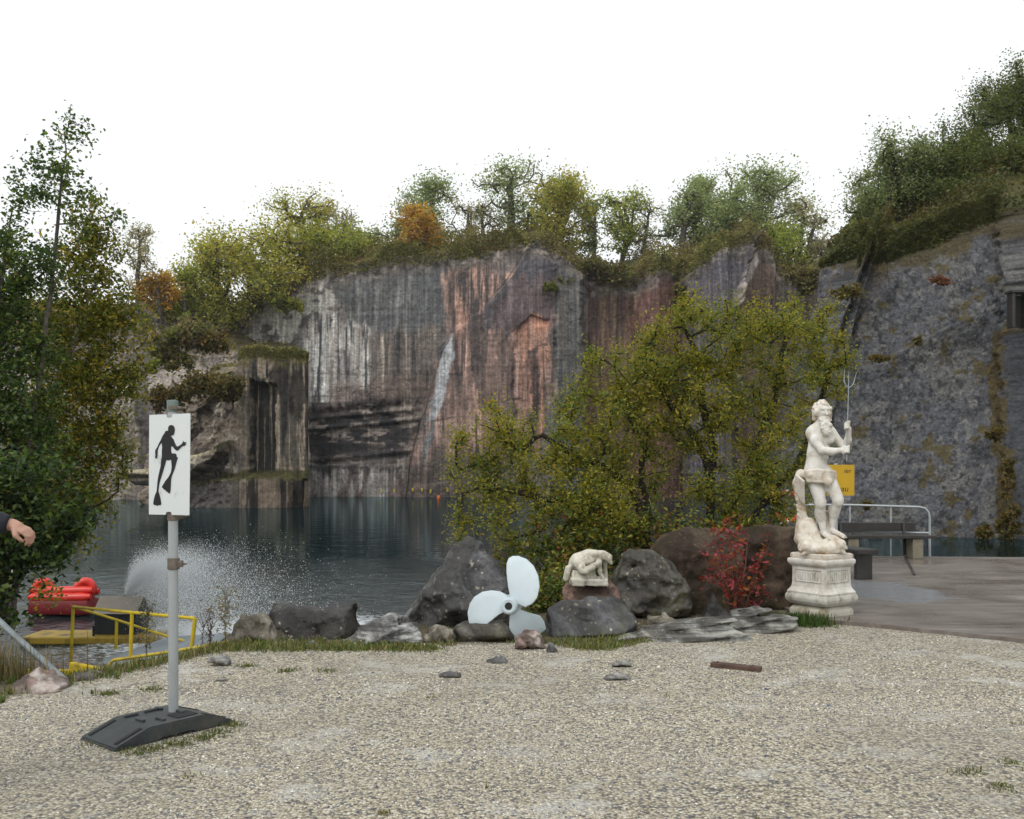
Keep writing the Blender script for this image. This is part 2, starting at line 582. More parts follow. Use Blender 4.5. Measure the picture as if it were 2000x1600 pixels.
# strip of turf under the boulders
_st = sstep(8.35, 8.75, GY + 0.35 * fbm(GX * 1.6, GY * 1.6, 0, 21, 4)) * sstep(-2.4, -1.9, GX) * sstep(3.5, 2.9, GX)
_st = _st * sstep(0.0, 0.35, GY - np.interp(GX, (-3, 0.9, 1.3, 3.2, 3.6), (8.2, 8.35, 8.6, 9.6, 9.9)))
soil = np.maximum(soil, _st)

m, nt, b = new_mat("gravel")
v = coords(nt)
vo = nd(nt, "ShaderNodeTexVoronoi"); vo.inputs["Scale"].default_value = 58
wob = noise(nt, v, 30, 3)
nt.links.new(v, vo.inputs["Vector"])
sepc = nd(nt, "ShaderNodeSeparateColor"); nt.links.new(vo.outputs["Color"], sepc.inputs[0])
stone = ramp(nt, sepc.outputs[0], [(0.0, (0.075, 0.08, 0.10)), (0.16, (0.13, 0.125, 0.13)), (0.24, (0.25, 0.222, 0.168)), (0.5, (0.34, 0.305, 0.232)), (0.8, (0.42, 0.385, 0.30)), (0.97, (0.54, 0.515, 0.44))])
gap = ramp(nt, vo.outputs["Distance"], [(0.35, (1, 1, 1)), (0.75, (0.30, 0.28, 0.25))])
stone = mixc(nt, 0.8, stone, gap, 'MULTIPLY')
stone = mixc(nt, 1.0, stone, (1.22, 1.22, 1.19), 'MULTIPLY')
n1 = noise(nt, v, 0.55, 6, 0.6, 0.4)
n2 = noise(nt, coords(nt, scale=(0.9, 1.2, 1)), 1.5, 7, 0.68)
dust = ramp(nt, n2, [(0.54, (0, 0, 0)), (0.66, (0.7, 0.7, 0.7))])
stone = mixc(nt, dust, stone, (0.50, 0.49, 0.46))
stone = mixc(nt, ramp(nt, n1, [(0.4, (0, 0, 0)), (0.7, (0.45, 0.45, 0.45))]), stone, (0.25, 0.23, 0.195))
at = nd(nt, "ShaderNodeAttribute", attribute_name="soil")
earth = ramp(nt, noise(nt, v, 5, 7, 0.7), [(0.3, (0.05, 0.038, 0.022)), (0.6, (0.10, 0.085, 0.045)), (0.75, (0.09, 0.10, 0.035))])
sm = nd(nt, "ShaderNodeMath", operation='MULTIPLY_ADD', i_1=1.6, i_2=-0.3)
sa = nd(nt, "ShaderNodeMath", operation='ADD')
ns = nd(nt, "ShaderNodeMath", operation='MULTIPLY_ADD', i_1=0.8, i_2=-0.4)
nt.links.new(noise(nt, v, 9, 5), ns.inputs[0])
nt.links.new(at.outputs["Fac"], sm.inputs[0]); nt.links.new(sm.outputs[0], sa.inputs[0]); nt.links.new(ns.outputs[0], sa.inputs[1])
sc = nd(nt, "ShaderNodeClamp"); nt.links.new(sa.outputs[0], sc.inputs[0])
nt.links.new(mixc(nt, sc.outputs[0], stone, earth), b.inputs["Base Color"])
b.inputs["Roughness"].default_value = 0.8
b.inputs["Specular IOR Level"].default_value = 0.3
inv = nd(nt, "ShaderNodeMath", operation='SUBTRACT', i_0=1.0); nt.links.new(vo.outputs["Distance"], inv.inputs[1])
p = bump(nt, b, inv.outputs[0], 0.9, 0.012)
bump(nt, b, noise(nt, v, 160, 3), 0.3, 0.003, p)
M['gravel'] = m
g = np_mesh("ground", np.stack((GX, GY, GZ), -1).reshape(-1, 3), gF, m, attrs={"soil": soil.ravel()})
tag(g, "pale gravel yard and banks around the quarry lake", "ground", kind="structure")

# loose pebbles on the yard
rng = np.random.default_rng(11)
def scatter_pebbles(n, ymin, ymax, smin_, smax_):
    y = ymin + (ymax - ymin) * rng.random(n) ** 0.9
    x = (rng.random(n) * 2 - 1) * (y * 0.60 + 0.7)
    keep = (y < bank(x) - 0.35 + 0.2 * rng.standard_normal(n)) & ~((x > 3.2) & (y > np.interp(x, (3.3, 5, 12), (9.7, 8.45, 5.0))))
    inst = sstep(8.4, 8.9, y) * (x > -2.4) * (x < 3.4)
    keep &= rng.random(n) > inst * 0.9
    dd = fbm(x * 0.9, y * 1.3, 0, 33, 4)
    keep &= rng.random(n) > sstep(0.06, 0.3, dd) * 0.85
    x, y = x[keep], y[keep]
    n = len(x)
    s = smin_ + (smax_ - smin_) * rng.random(n) ** 2
    base = np.array([(1, 0, 0), (0.25, 0.95, 0), (-0.8, 0.55, 0.05), (-0.75, -0.6, 0), (0.35, -0.95, 0.05), (0.15, 0.1, 0.8), (-0.25, -0.1, 0.65)])
    tri = np.array([(0, 1, 5), (1, 2, 5), (2, 6, 5), (2, 3, 6), (3, 4, 6), (4, 5, 6), (4, 0, 5)])
    a = rng.random(n) * 6.283
    B = base[None] * (1 + 0.35 * (rng.random((n, 7, 1)) - 0.5))
    B[:, :, 1] *= (0.55 + 0.4 * rng.random(n))[:, None]
    ca, sa_ = np.cos(a)[:, None], np.sin(a)[:, None]
    X = (B[:, :, 0] * ca - B[:, :, 1] * sa_) * s[:, None] + x[:, None]
    Y = (B[:, :, 0] * sa_ + B[:, :, 1] * ca) * s[:, None] + y[:, None]
    Z = B[:, :, 2] * (s * (0.55 + 0.4 * rng.random(n)))[:, None] + (ground_z(x, y) - 0.002)[:, None]
    V = np.stack((X, Y, Z), -1).reshape(-1, 3)
    T = (np.arange(n)[:, None, None] * 7 + tri[None]).reshape(-1, 3)
    pal = np.array([(0.38, 0.34, 0.262), (0.46, 0.425, 0.34), (0.31, 0.272, 0.205), (0.050, 0.055, 0.085), (0.10, 0.105, 0.13), (0.26, 0.22, 0.17), (0.58, 0.57, 0.52), (0.25, 0.25, 0.25)])
    k = rng.choice(8, n, p=(0.27, 0.19, 0.15, 0.14, 0.09, 0.05, 0.05, 0.06))
    c = np.repeat(pal[k] * (0.8 + 0.4 * rng.random((n, 1))), 7, 0) * (1.20, 1.20, 1.17)
    return V, T, c
V1, T1, c1 = scatter_pebbles(80000, 3.4, 6.5, 0.005, 0.012)
V2, T2, c2 = scatter_pebbles(60000, 6.0, 10.5, 0.006, 0.014)
V3, T3, c3 = scatter_pebbles(260, 3.4, 10.0, 0.014, 0.026)
Vp = np.concatenate((V1, V2, V3)); Tp = np.concatenate((T1, T2 + len(V1), T3 + len(V1) + len(V2)))
peb_m, nt, b = new_mat("pebble")
at = nd(nt, "ShaderNodeVertexColor", layer_name="Col"); nt.links.new(at.outputs[0], b.inputs["Base Color"]); b.inputs["Roughness"].default_value = 0.75
o = np_mesh("loose_gravel", Vp, Tp, peb_m, col=np.concatenate((c1, c2, c3)), smooth=False)
tag(o, "loose beige and dark grey gravel stones spread over the yard", "gravel", kind="stuff")

# ------------------------------------------------------------------ lake
m, nt, b = new_mat("lake_water")
nt.nodes.remove(b)
tc = nd(nt, "ShaderNodeTexCoord")
def gauss(cx, cy, sx, sy):
    mp = nd(nt, "ShaderNodeMapping"); mp.vector_type = 'POINT'
    mp.inputs["Location"].default_value = (-cx / sx, -cy / sy, 0)
    mp.inputs["Scale"].default_value = (1 / sx, 1 / sy, 0)
    nt.links.new(tc.outputs["Object"], mp.inputs[0])
    g_ = nd(nt, "ShaderNodeTexGradient", gradient_type='SPHERICAL')
    nt.links.new(mp.outputs[0], g_.inputs[0])
    return g_.outputs["Fac"]
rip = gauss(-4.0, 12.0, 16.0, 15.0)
foam_a = gauss(-3.2, 13.2, 4.2, 3.4)
w1 = noise(nt, coords(nt, scale=(1.0, 1.25, 1)), 1.9, 3, 0.55, 0.3)
w2 = noise(nt, coords(nt, scale=(0.5, 1.6, 1)), 1.0, 3, 0.5)
w3 = noise(nt, coords(nt, scale=(1, 1.3, 1)), 5.5, 3, 0.6)
bn1 = nd(nt, "ShaderNodeBump"); bn1.inputs["Distance"].default_value = 0.10; bn1.inputs["Strength"].default_value = 0.16
nt.links.new(w2, bn1.inputs["Height"])
bn2 = nd(nt, "ShaderNodeBump"); bn2.inputs["Distance"].default_value = 0.07
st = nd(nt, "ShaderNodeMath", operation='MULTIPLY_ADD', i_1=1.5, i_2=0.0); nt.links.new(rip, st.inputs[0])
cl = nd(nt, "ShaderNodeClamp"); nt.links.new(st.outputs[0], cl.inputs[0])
nt.links.new(cl.outputs[0], bn2.inputs["Strength"]); nt.links.new(w1, bn2.inputs["Height"]); nt.links.new(bn1.outputs[0], bn2.inputs["Normal"])
bn3 = nd(nt, "ShaderNodeBump"); bn3.inputs["Distance"].default_value = 0.05
nt.links.new(cl.outputs[0], bn3.inputs["Strength"]); nt.links.new(w3, bn3.inputs["Height"]); nt.links.new(bn2.outputs[0], bn3.inputs["Normal"])
fm = noise(nt, coords(nt, scale=(1, 1.3, 1)), 9, 5, 0.7)
fth = nd(nt, "ShaderNodeMath", operation='MULTIPLY_ADD', i_1=0.8, i_2=-0.60)
nt.links.new(foam_a, fth.inputs[0])
fsum = nd(nt, "ShaderNodeMath", operation='ADD'); nt.links.new(fth.outputs[0], fsum.inputs[0]); nt.links.new(fm, fsum.inputs[1])
fr = ramp(nt, fsum.outputs[0], [(0.14, (0, 0, 0)), (0.40, (0.85, 0.85, 0.85))])
deep = nd(nt, "ShaderNodeBsdfDiffuse"); deep.inputs[0].default_value = (0.008, 0.017, 0.019, 1)
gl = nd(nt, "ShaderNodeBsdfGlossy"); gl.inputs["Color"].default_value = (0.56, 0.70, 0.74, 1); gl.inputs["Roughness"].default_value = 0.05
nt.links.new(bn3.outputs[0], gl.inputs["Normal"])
nt.links.new(mixc(nt, cl.outputs[0], (0.56, 0.70, 0.74), (0.97, 1.0, 1.0)), gl.inputs["Color"])  # gloss colour dims far reflections to teal and brightens those in the ripple zone
fz = nd(nt, "ShaderNodeFresnel", i_IOR=1.33); nt.links.new(bn3.outputs[0], fz.inputs["Normal"])
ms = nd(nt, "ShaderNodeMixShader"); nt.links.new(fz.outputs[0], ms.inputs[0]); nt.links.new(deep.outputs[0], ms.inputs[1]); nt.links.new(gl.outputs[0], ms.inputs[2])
fd = nd(nt, "ShaderNodeBsdfDiffuse"); fd.inputs[0].default_value = (0.72, 0.76, 0.78, 1)
mx = nd(nt, "ShaderNodeMixShader"); nt.links.new(fr, mx.inputs[0]); nt.links.new(ms.outputs[0], mx.inputs[1]); nt.links.new(fd.outputs[0], mx.inputs[2])
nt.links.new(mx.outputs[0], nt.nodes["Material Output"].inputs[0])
wx = np.concatenate([np.linspace(-220, -16, 12)[:-1], np.linspace(-16, 5, 300)[:-1], np.linspace(5, 220, 12)])
wy = np.concatenate([[5], np.linspace(8, 20, 210)[:-1], np.linspace(20, 44, 200)[:-1], np.linspace(44, 260, 12)])
WX, WY = np.meshgrid(wx, wy, indexing='ij')
amp = sstep(19, 3, np.hypot((WX + 3.2) * .95, (WY - 12.5) * .85)) * sstep(-16, -13, WX) * sstep(5, 2, WX) * sstep(8, 10, WY)
amp = amp * (0.45 + 0.9 * np.clip(fbm(WX * .18, WY * .12, 0, 61, 3) + .45, 0, 1))
rad = np.hypot(WX + 3.0, WY - 12.8)
WH = amp * (0.034 * fbm(WX * 1.3, WY * 1.1, 0, 62, 2) + 0.007 * fbm(WX * 4.0, WY * 3.0, 0, 63, 2) + 0.006 * np.sin(rad * 7 + 3 * fbm(WX * .6, WY * .6, 0, 64)))
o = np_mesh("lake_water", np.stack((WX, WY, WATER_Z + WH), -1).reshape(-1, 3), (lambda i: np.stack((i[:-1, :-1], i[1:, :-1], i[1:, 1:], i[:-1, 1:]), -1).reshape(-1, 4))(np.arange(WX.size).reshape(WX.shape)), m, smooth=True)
tag(o, "dark still quarry lake with ripples near the fountain", "lake", kind="structure")

# ------------------------------------------------------------------ cliffs
KILL = 0.76     # share of full sky light that reaches an upright face: photograph value -> stone colour
def alb(r, g, b_): return lin(r, g, b_) / KILL

def grid_faces(nu, nv):
    i = np.arange(nu * nv).reshape(nu, nv)
    return np.stack((i[:-1, :-1], i[1:, :-1], i[1:, 1:], i[:-1, 1:]), -1).reshape(-1, 4)

def paint(C, mask, c):
    mask = np.clip(mask, 0, 1)[..., None]
    return C * (1 - mask) + np.asarray(c) * mask

def region(u, v, poly, w=3.0, wob=6.0, seed=0, f=0.03):
    a = 1.6 * wob * fbm(u * f, v * f, 0, seed, 4, 0.6); c = 2.2 * wob * fbm(u * f * 1.8, v * f * 0.6, 5.5, seed + 5, 4, 0.6)
    return sstep(w, -w, sd_poly(u + a, v + c, poly))

# --- the tall main wall across the lake
D1 = 105.0
mu = np.linspace(330, 1800, 800)
mt = np.interp(mu, [330, 380, 440, 470, 520, 570, 610, 660, 700, 760, 820, 880, 950, 1010, 1050, 1090, 1130, 1170, 1230, 1255, 1290, 1320, 1345, 1380, 1450, 1490, 1520, 1580, 1620, 1700, 1800],
               [720, 690, 655, 620, 582, 552, 532, 520, 513, 503, 498, 493, 485, 472, 468, 492, 522, 542, 550, 532, 524, 545, 533, 500, 476, 486, 520, 540, 555, 560, 560])
mt = mt + 5 * fbm(mu * 0.05, 0 * mu, 0, 3, 4)
NR = 300
tt = np.linspace(0, 1, NR)
zb = -2.5
ztop = EYE - (mt - HY) / F * D1
U = np.repeat(mu[:, None], NR, 1)
Z = zb + (ztop - zb)[:, None] * tt[None]
Vv = HY - (Z - EYE) * F / D1
X = (U - CX) / F * D1
def main_out(u, v, x, z):
    o_ = 0.9 * fbm(x * 0.09, z * 0.05, 0, 1, 4) + 0.25 * fbm(x * 0.6, z * 0.35, 0, 2, 4)
    fault = [(1400, 400), (1035, 478), (1000, 545), (940, 610), (885, 660), (862, 690), (845, 760), (825, 820), (806, 900), (795, 985), (1400, 985)]
    o_ = o_ + 1.6 * sstep(4, -3, sd_poly(u + 3 * fbm(u * .05, v * .05, 0, 6), v, fault))
    # undercut black beds low on the left and the plinth below them
    und = region(u, v, [(560, 795), (700, 800), (812, 790), (800, 915), (560, 912)], 10, 12, 7)
    o_ = o_ - 0.35 * und + und * 0.22 * np.sign(vnoise(0 * u, v * 0.10 + 0.01 * u, 0, 8)) * sstep(0.05, 0.4, np.abs(vnoise(0 * u, v * 0.10 + 0.01 * u, 0, 8)))
    # block edges to the right
    o_ = o_ - 0.4 * region(u, v, [(1003, 655), (1040, 622), (1068, 632), (1066, 800), (1062, 990), (1000, 990)], 4, 7, 11)
    o_ = o_ + 1.0 * region(u, v, [(1085, 530), (1090, 490), (1140, 545), (1140, 990), (1080, 990)], 6, 9, 12)
    o_ = o_ - 1.1 * region(u, v, [(1140, 520), (1235, 540), (1240, 990), (1140, 990)], 6, 9, 13)
    o_ = o_ + (2.2 - 0.035 * np.abs(u - 1275)) * region(u, v, [(1225, 640), (1262, 535), (1285, 522), (1312, 545), (1320, 990), (1225, 990)], 3, 4, 14)
    o_ = o_ + 4.5 * region(u, v, [(1325, 990), (1325, 560), (1352, 532), (1450, 470), (1462, 480), (1420, 600), (1412, 990)], 2, 2, 15)
    o_ = o_ + (3.6 - 0.02 * (u - 1420)) * region(u, v, [(1412, 990), (1420, 600), (1462, 478), (1500, 490), (1540, 990)], 3, 5, 16)
    o_ = o_ + 0.022 * vnoise(u * .004, v * .15, 0, 88) * sstep(480, 560, v)       # saw lines
    o_ = o_ + 0.8 * np.maximum(0, fbm(x * 0.35, z * 0.45, 0, 22, 4)) * sstep(60, 0, v - mt[:, None])
    return o_ + 0.07 * (ztop[:, None] - z)
def main_col(u, v):
    n = lambda fu, fv, s, o_=4: fbm(u * fu, v * fv, 0, s, o_)
    C = np.ones(u.shape + (3,)) * alb(98, 92, 88)
    C = paint(C, sstep(-0.1, 0.35, n(.02, .012, 31)), alb(122, 108, 100))
    # rough pale shoulder
    C = paint(C, region(u, v, [(420, 690), (470, 600), (570, 545), (640, 522), (670, 560), (650, 610), (625, 650), (600, 700), (420, 720)], 12, 25, 32), alb(150, 147, 140))
    C = paint(C, region(u, v, [(420, 690), (470, 600), (570, 545), (660, 520), (690, 560), (600, 700)], 10, 20, 33) * sstep(0.0, 0.25, n(.05, .05, 34, 5)), alb(78, 76, 74))
    # dark slate area
    C = paint(C, 0.92 * region(u, v, [(650, 560), (690, 530), (880, 520), (900, 560), (870, 640), (780, 660), (740, 660), (700, 640), (660, 620)], 14, 22, 35), alb(80, 81, 82))
    C = paint(C, 0.6 * region(u, v, [(640, 540), (880, 510), (880, 650), (660, 660)], 20, 20, 36) * sstep(0.05, 0.4, n(.12, .006, 37)), alb(112, 112, 108))
    # white run-off
    wl = region(u, v, [(595, 650), (640, 610), (720, 640), (740, 700), (735, 790), (595, 790)], 10, 14, 38)
    C = paint(C, 0.85 * wl, alb(152, 146, 140))
    C = paint(C, wl * sstep(0.05, 0.22, n(.16, .008, 39)), alb(186, 182, 176))
    C = paint(C, wl * sstep(0.08, 0.22, n(.13, .007, 40)), alb(72, 74, 76))
    # streaky grey brown
    gb = region(u, v, [(700, 650), (860, 640), (870, 700), (835, 790), (740, 800), (720, 700)], 10, 14, 41)
    C = paint(C, 0.85 * gb, alb(98, 90, 84))
    C = paint(C, 0.9 * gb * sstep(0.12, 0.3, n(.15, .007, 42)), alb(148, 138, 126))
    C = paint(C, gb * sstep(0.12, 0.3, n(.14, .006, 43)), alb(58, 57, 58))
    C = paint(C, 0.7 * region(u, v, [(660, 750), (850, 740), (830, 800), (640, 800)], 16, 16, 44), alb(112, 96, 88))
    # pink flank to the right of the fault
    pk = region(u, v, [(868, 545), (920, 530), (1010, 540), (1080, 600), (1080, 760), (1000, 900), (900, 960), (798, 980), (812, 900), (850, 740), (880, 650)], 10, 14, 45)
    C = paint(C, 0.9 * pk, alb(138, 113, 102))
    C = paint(C, 0.85 * pk * sstep(0.1, 0.3, n(.10, .006, 46)), alb(176, 142, 126))
    C = paint(C, 0.9 * pk * sstep(0.05, 0.22, n(.12, .006, 47)), alb(66, 60, 59))
    C = paint(C, 0.7 * pk * sstep(0.0, 0.2, n(.02, .012, 86)), alb(96, 82, 77))
    # orange streaks under the rim
    orr = region(u, v, [(878, 530), (960, 520), (975, 560), (925, 640), (900, 660), (880, 660)], 16, 14, 48)
    C = paint(C, orr * .85 * sstep(0.05, 0.3, n(.16, .008, 49)), alb(158, 124, 108))
    C = paint(C, orr * sstep(0.12, 0.28, n(.14, .006, 50)), alb(72, 68, 68))
    # slate wedge below the summit
    C = paint(C, 0.95 * region(u, v, [(1035, 480), (1095, 500), (1090, 560), (1080, 640), (1005, 650), (950, 650), (940, 620), (985, 560)], 7, 9, 51), alb(72, 70, 74))
    C = paint(C, 0.6 * region(u, v, [(990, 560), (1090, 540), (1085, 650), (960, 655)], 16, 20, 52), alb(102, 86, 84))
    C = paint(C, 0.8 * region(u, v, [(905, 640), (1000, 640), (1000, 672), (900, 668)], 5, 6, 53) * sstep(-0.1, 0.2, n(.12, .01, 54)), alb(66, 62, 62))
    C = paint(C, 0.9 * region(u, v, [(600, 650), (650, 640), (640, 790), (596, 800)], 6, 10, 55) * sstep(0.1, 0.3, n(.2, .01, 56)), alb(196, 194, 190))
    # bright salmon scar
    C = paint(C, region(u, v, [(1003, 660), (1040, 622), (1070, 634), (1067, 700), (1062, 810), (1050, 900), (1005, 860)], 5, 9, 57) * np.maximum(sstep(690, 640, v) * sstep(1020, 1045, u), .25 + .65 * sstep(-.1, .2, n(.11, .008, 87))), alb(162, 120, 100))
    C = paint(C, 0.9 * region(u, v, [(1034, 690), (1050, 680), (1052, 860), (1036, 860)], 3, 6, 58), alb(66, 58, 56))
    C = paint(C, 0.6 * region(u, v, [(1003, 660), (1030, 640), (1025, 860), (1005, 860)], 4, 6, 59) * sstep(0.0, 0.3, n(.1, .01, 60)), alb(190, 158, 142))
    # pale blue run below the fault
    C = paint(C, 0.95 * region(u, v, [(868, 680), (888, 655), (886, 700), (872, 770), (852, 820), (838, 826), (850, 770)], 3, 5, 61), alb(150, 152, 154))
    C = paint(C, 0.8 * region(u, v, [(846, 826), (856, 826), (838, 900), (828, 930), (824, 900)], 3, 4, 62), alb(96, 104, 106))
    C = paint(C, 0.8 * region(u, v, [(856, 680), (874, 668), (866, 700), (856, 705)], 2, 3, 63), alb(66, 74, 80))
    # smooth grey slab, brown flutes, fins
    C = paint(C, 0.95 * region(u, v, [(1080, 560), (1095, 535), (1142, 560), (1142, 990), (1078, 990)], 7, 9, 64), alb(80, 81, 80))
    C = paint(C, 0.5 * region(u, v, [(1080, 560), (1142, 560), (1142, 990), (1078, 990)], 3, 3, 84) * sstep(0, .3, n(.1, .008, 85)), alb(98, 92, 84))
    br = region(u, v, [(1142, 545), (1240, 545), (1240, 990), (1142, 990)], 6, 9, 65)
    C = paint(C, 0.95 * br, alb(82, 63, 54))
    C = paint(C, 0.6 * br * sstep(0.0, 0.3, n(.12, .01, 66)), alb(120, 100, 78))
    C = paint(C, 0.7 * br * sstep(0.05, 0.3, n(.10, .008, 67)), alb(58, 48, 46))
    C = paint(C, 0.95 * region(u, v, [(1225, 640), (1262, 535), (1285, 522), (1320, 545), (1326, 990), (1225, 990)], 3, 4, 68), alb(90, 64, 57))
    C = paint(C, 0.95 * region(u, v, [(1325, 990), (1325, 560), (1352, 532), (1450, 470), (1462, 480), (1420, 600), (1412, 990)], 2, 3, 69), alb(82, 79, 84))
    rb = region(u, v, [(1412, 990), (1420, 600), (1462, 478), (1500, 490), (1560, 990)], 3, 4, 70)
    C = paint(C, 0.95 * rb, alb(92, 76, 66))
    C = paint(C, 0.7 * rb * sstep(0.0, 0.3, n(.06, .06, 71)), alb(74, 62, 56))
    C = paint(C, region(u, v, [(1412, 610), (1432, 560), (1462, 500), (1470, 520), (1440, 580), (1420, 620)], 4, 6, 72), alb(150, 142, 136))
    # black beds low on the left with pale scabs, grey plinth under them
    bl = region(u, v, [(560, 806), (640, 796), (700, 800), (760, 790), (834, 765), (815, 850), (800, 915), (700, 906), (560, 912)], 26, 22, 73, .02)
    C = paint(C, 0.75 * region(u, v, [(590, 770), (700, 765), (840, 735), (815, 850), (590, 830)], 24, 20, 82) * sstep(-.2, .25, n(.012, .10, 83)), alb(64, 58, 56))
    C = paint(C, 0.96 * bl, alb(44, 42, 43))
    C = paint(C, bl * sstep(0.12, 0.28, n(.03, .07, 74, 5)), alb(126, 116, 108))
    C = paint(C, 0.7 * bl * sstep(0.15, 0.3, n(.015, .14, 75)), alb(34, 34, 36))
    pl = region(u, v, [(590, 908), (790, 912), (790, 990), (590, 990)], 4, 6, 76)
    C = paint(C, pl, alb(122, 118, 114))
    C = paint(C, pl * sstep(0.0, 0.3, n(.1, .012, 77)), alb(146, 140, 134))
    C = paint(C, 0.9 * pl * sstep(0.15, 0.3, n(.1, .01, 78)), alb(92, 80, 76))
    C = paint(C, pl * sstep(12, 0, (v - 910) - 26 * np.maximum(0, n(.14, .0, 79))), alb(52, 50, 50))
    dk = region(u, v, [(798, 985), (806, 905), (900, 880), (1000, 890), (1000, 990)], 12, 16, 80)
    C = paint(C, 0.85 * dk, alb(70, 66, 62))
    C = paint(C, 0.6 * dk * sstep(0.1, 0.35, n(.03, .1, 81)), alb(108, 96, 88))
    # the fault itself, bedding cracks
    for pts, w, c in (([(1035, 480), (985, 555), (935, 615), (885, 660), (866, 690), (850, 740), (836, 800), (818, 835)], 1.6, (52, 46, 44)),
                      ([(820, 830), (806, 905), (798, 985)], 2.6, (38, 36, 36)),
                      ([(830, 828), (890, 818)], 1.2, (60, 52, 50)), ([(1000, 655), (1036, 622), (1068, 632)], 1.5, (70, 48, 44)),
                      ([(600, 788), (735, 792)], 1.3, (84, 80, 78)), ([(880, 735), (905, 738)], 1.2, (60, 56, 55)), ([(620, 730), (740, 735)], 1.0, (96, 92, 88))):
        dd = np.full(u.shape, 1e9)
        for (ax, ay), (bx_, by) in zip(pts, pts[1:]):
            ex, ey = bx_ - ax, by - ay
            t = np.clip(((u - ax) * ex + (v - ay) * ey) / (ex * ex + ey * ey), 0, 1)
            dd = np.minimum(dd, np.hypot(u - ax - ex * t, v - ay - ey * t))
        C = paint(C, 0.85 * sstep(w + 1.0, w - 1.0, dd + 1.5 * n(.08, .08, 90)), alb(*c))
    # fine saw lines and run-off everywhere
    C = C * (1 - 0.10 * sstep(-0.1, 0.4, n(.004, .16, 91)) * sstep(-.3, .2, n(.012, .012, 98)) * sstep(560, 620, v))[..., None]
    C = C * (1 + 0.45 * n(.30, .012, 92))[..., None] * (1 + 0.22 * n(.10, .10, 93, 5))[..., None]
    C = C * (1 - 0.55 * sstep(0.022, 0.004, np.abs(n(.007, .016, 99, 5))) * sstep(-.1, .15, n(.01, .01, 100)))[..., None]
    # broken weathered rock under the rim
    e = v - mt[:, None]
    rim = sstep(48, 16, e + 26 * n(.03, .03, 94))
    C = paint(C, 0.8 * rim, alb(92, 86, 80))
    C = paint(C, 0.7 * rim * sstep(0.05, 0.3, n(.07, .09, 95, 5)), alb(140, 130, 120))
    C = paint(C, 0.8 * rim * sstep(0.05, 0.25, n(.08, .10, 96, 5)), alb(52, 48, 46))
    C = paint(C, 0.85 * sstep(22, 4, e + 18 * n(.04, .05, 97)), alb(78, 70, 48))
    lum = C.mean(-1, keepdims=True)
    C = lum + (C - lum) * 0.95
    return np.clip(C, 0.008, 0.9)
OUT = main_out(U, Vv, X, Z)
CW = main_col(U, Vv)
# the hillside behind the rim belongs to the same ground
NB = 46
bk = np.linspace(0, 1, NB + 1)[1:] ** 1.4 * 70
Xb = np.repeat(X[:, -1:], NB, 1)
Yb = (D1 - OUT[:, -1:]) + bk[None]
Zb = Z[:, -1:] + (np.minimum(bk, 9) * 0.42 + np.maximum(bk - 9, 0) * 0.04)[None] + 0.7 * fbm(Xb * .2, Yb * .2, 0, 23, 3) * sstep(0, 4, bk)[None]
Cb = np.ones(Xb.shape + (3,)) * lin(92, 84, 52)
Cb = paint(Cb, sstep(-0.1, 0.3, fbm(Xb * .3, Yb * .3, 0, 24)), lin(70, 72, 36))
Cb = paint(Cb, sstep(0.1, 0.4, fbm(Xb * .5, Yb * .5, 0, 25)), lin(98, 70, 48))
Xa, Ya, Za = np.concatenate((X, Xb), 1), np.concatenate((D1 - OUT, Yb), 1), np.concatenate((Z, Zb), 1)
main_top = np.stack((X[:, -1], D1 - OUT[:, -1], Z[:, -1]), 1)
o = np_mesh("quarry_cliff", np.stack((Xa, Ya, Za), -1).reshape(-1, 3), grid_faces(*Xa.shape), M['cliff'], col=np.concatenate((CW, Cb), 1).reshape(-1, 3))
tag(o, "tall sawn quarry wall streaked grey white and pink across the lake", "cliff", kind="structure")
MX, MY, MZ = Xa, Ya, Za

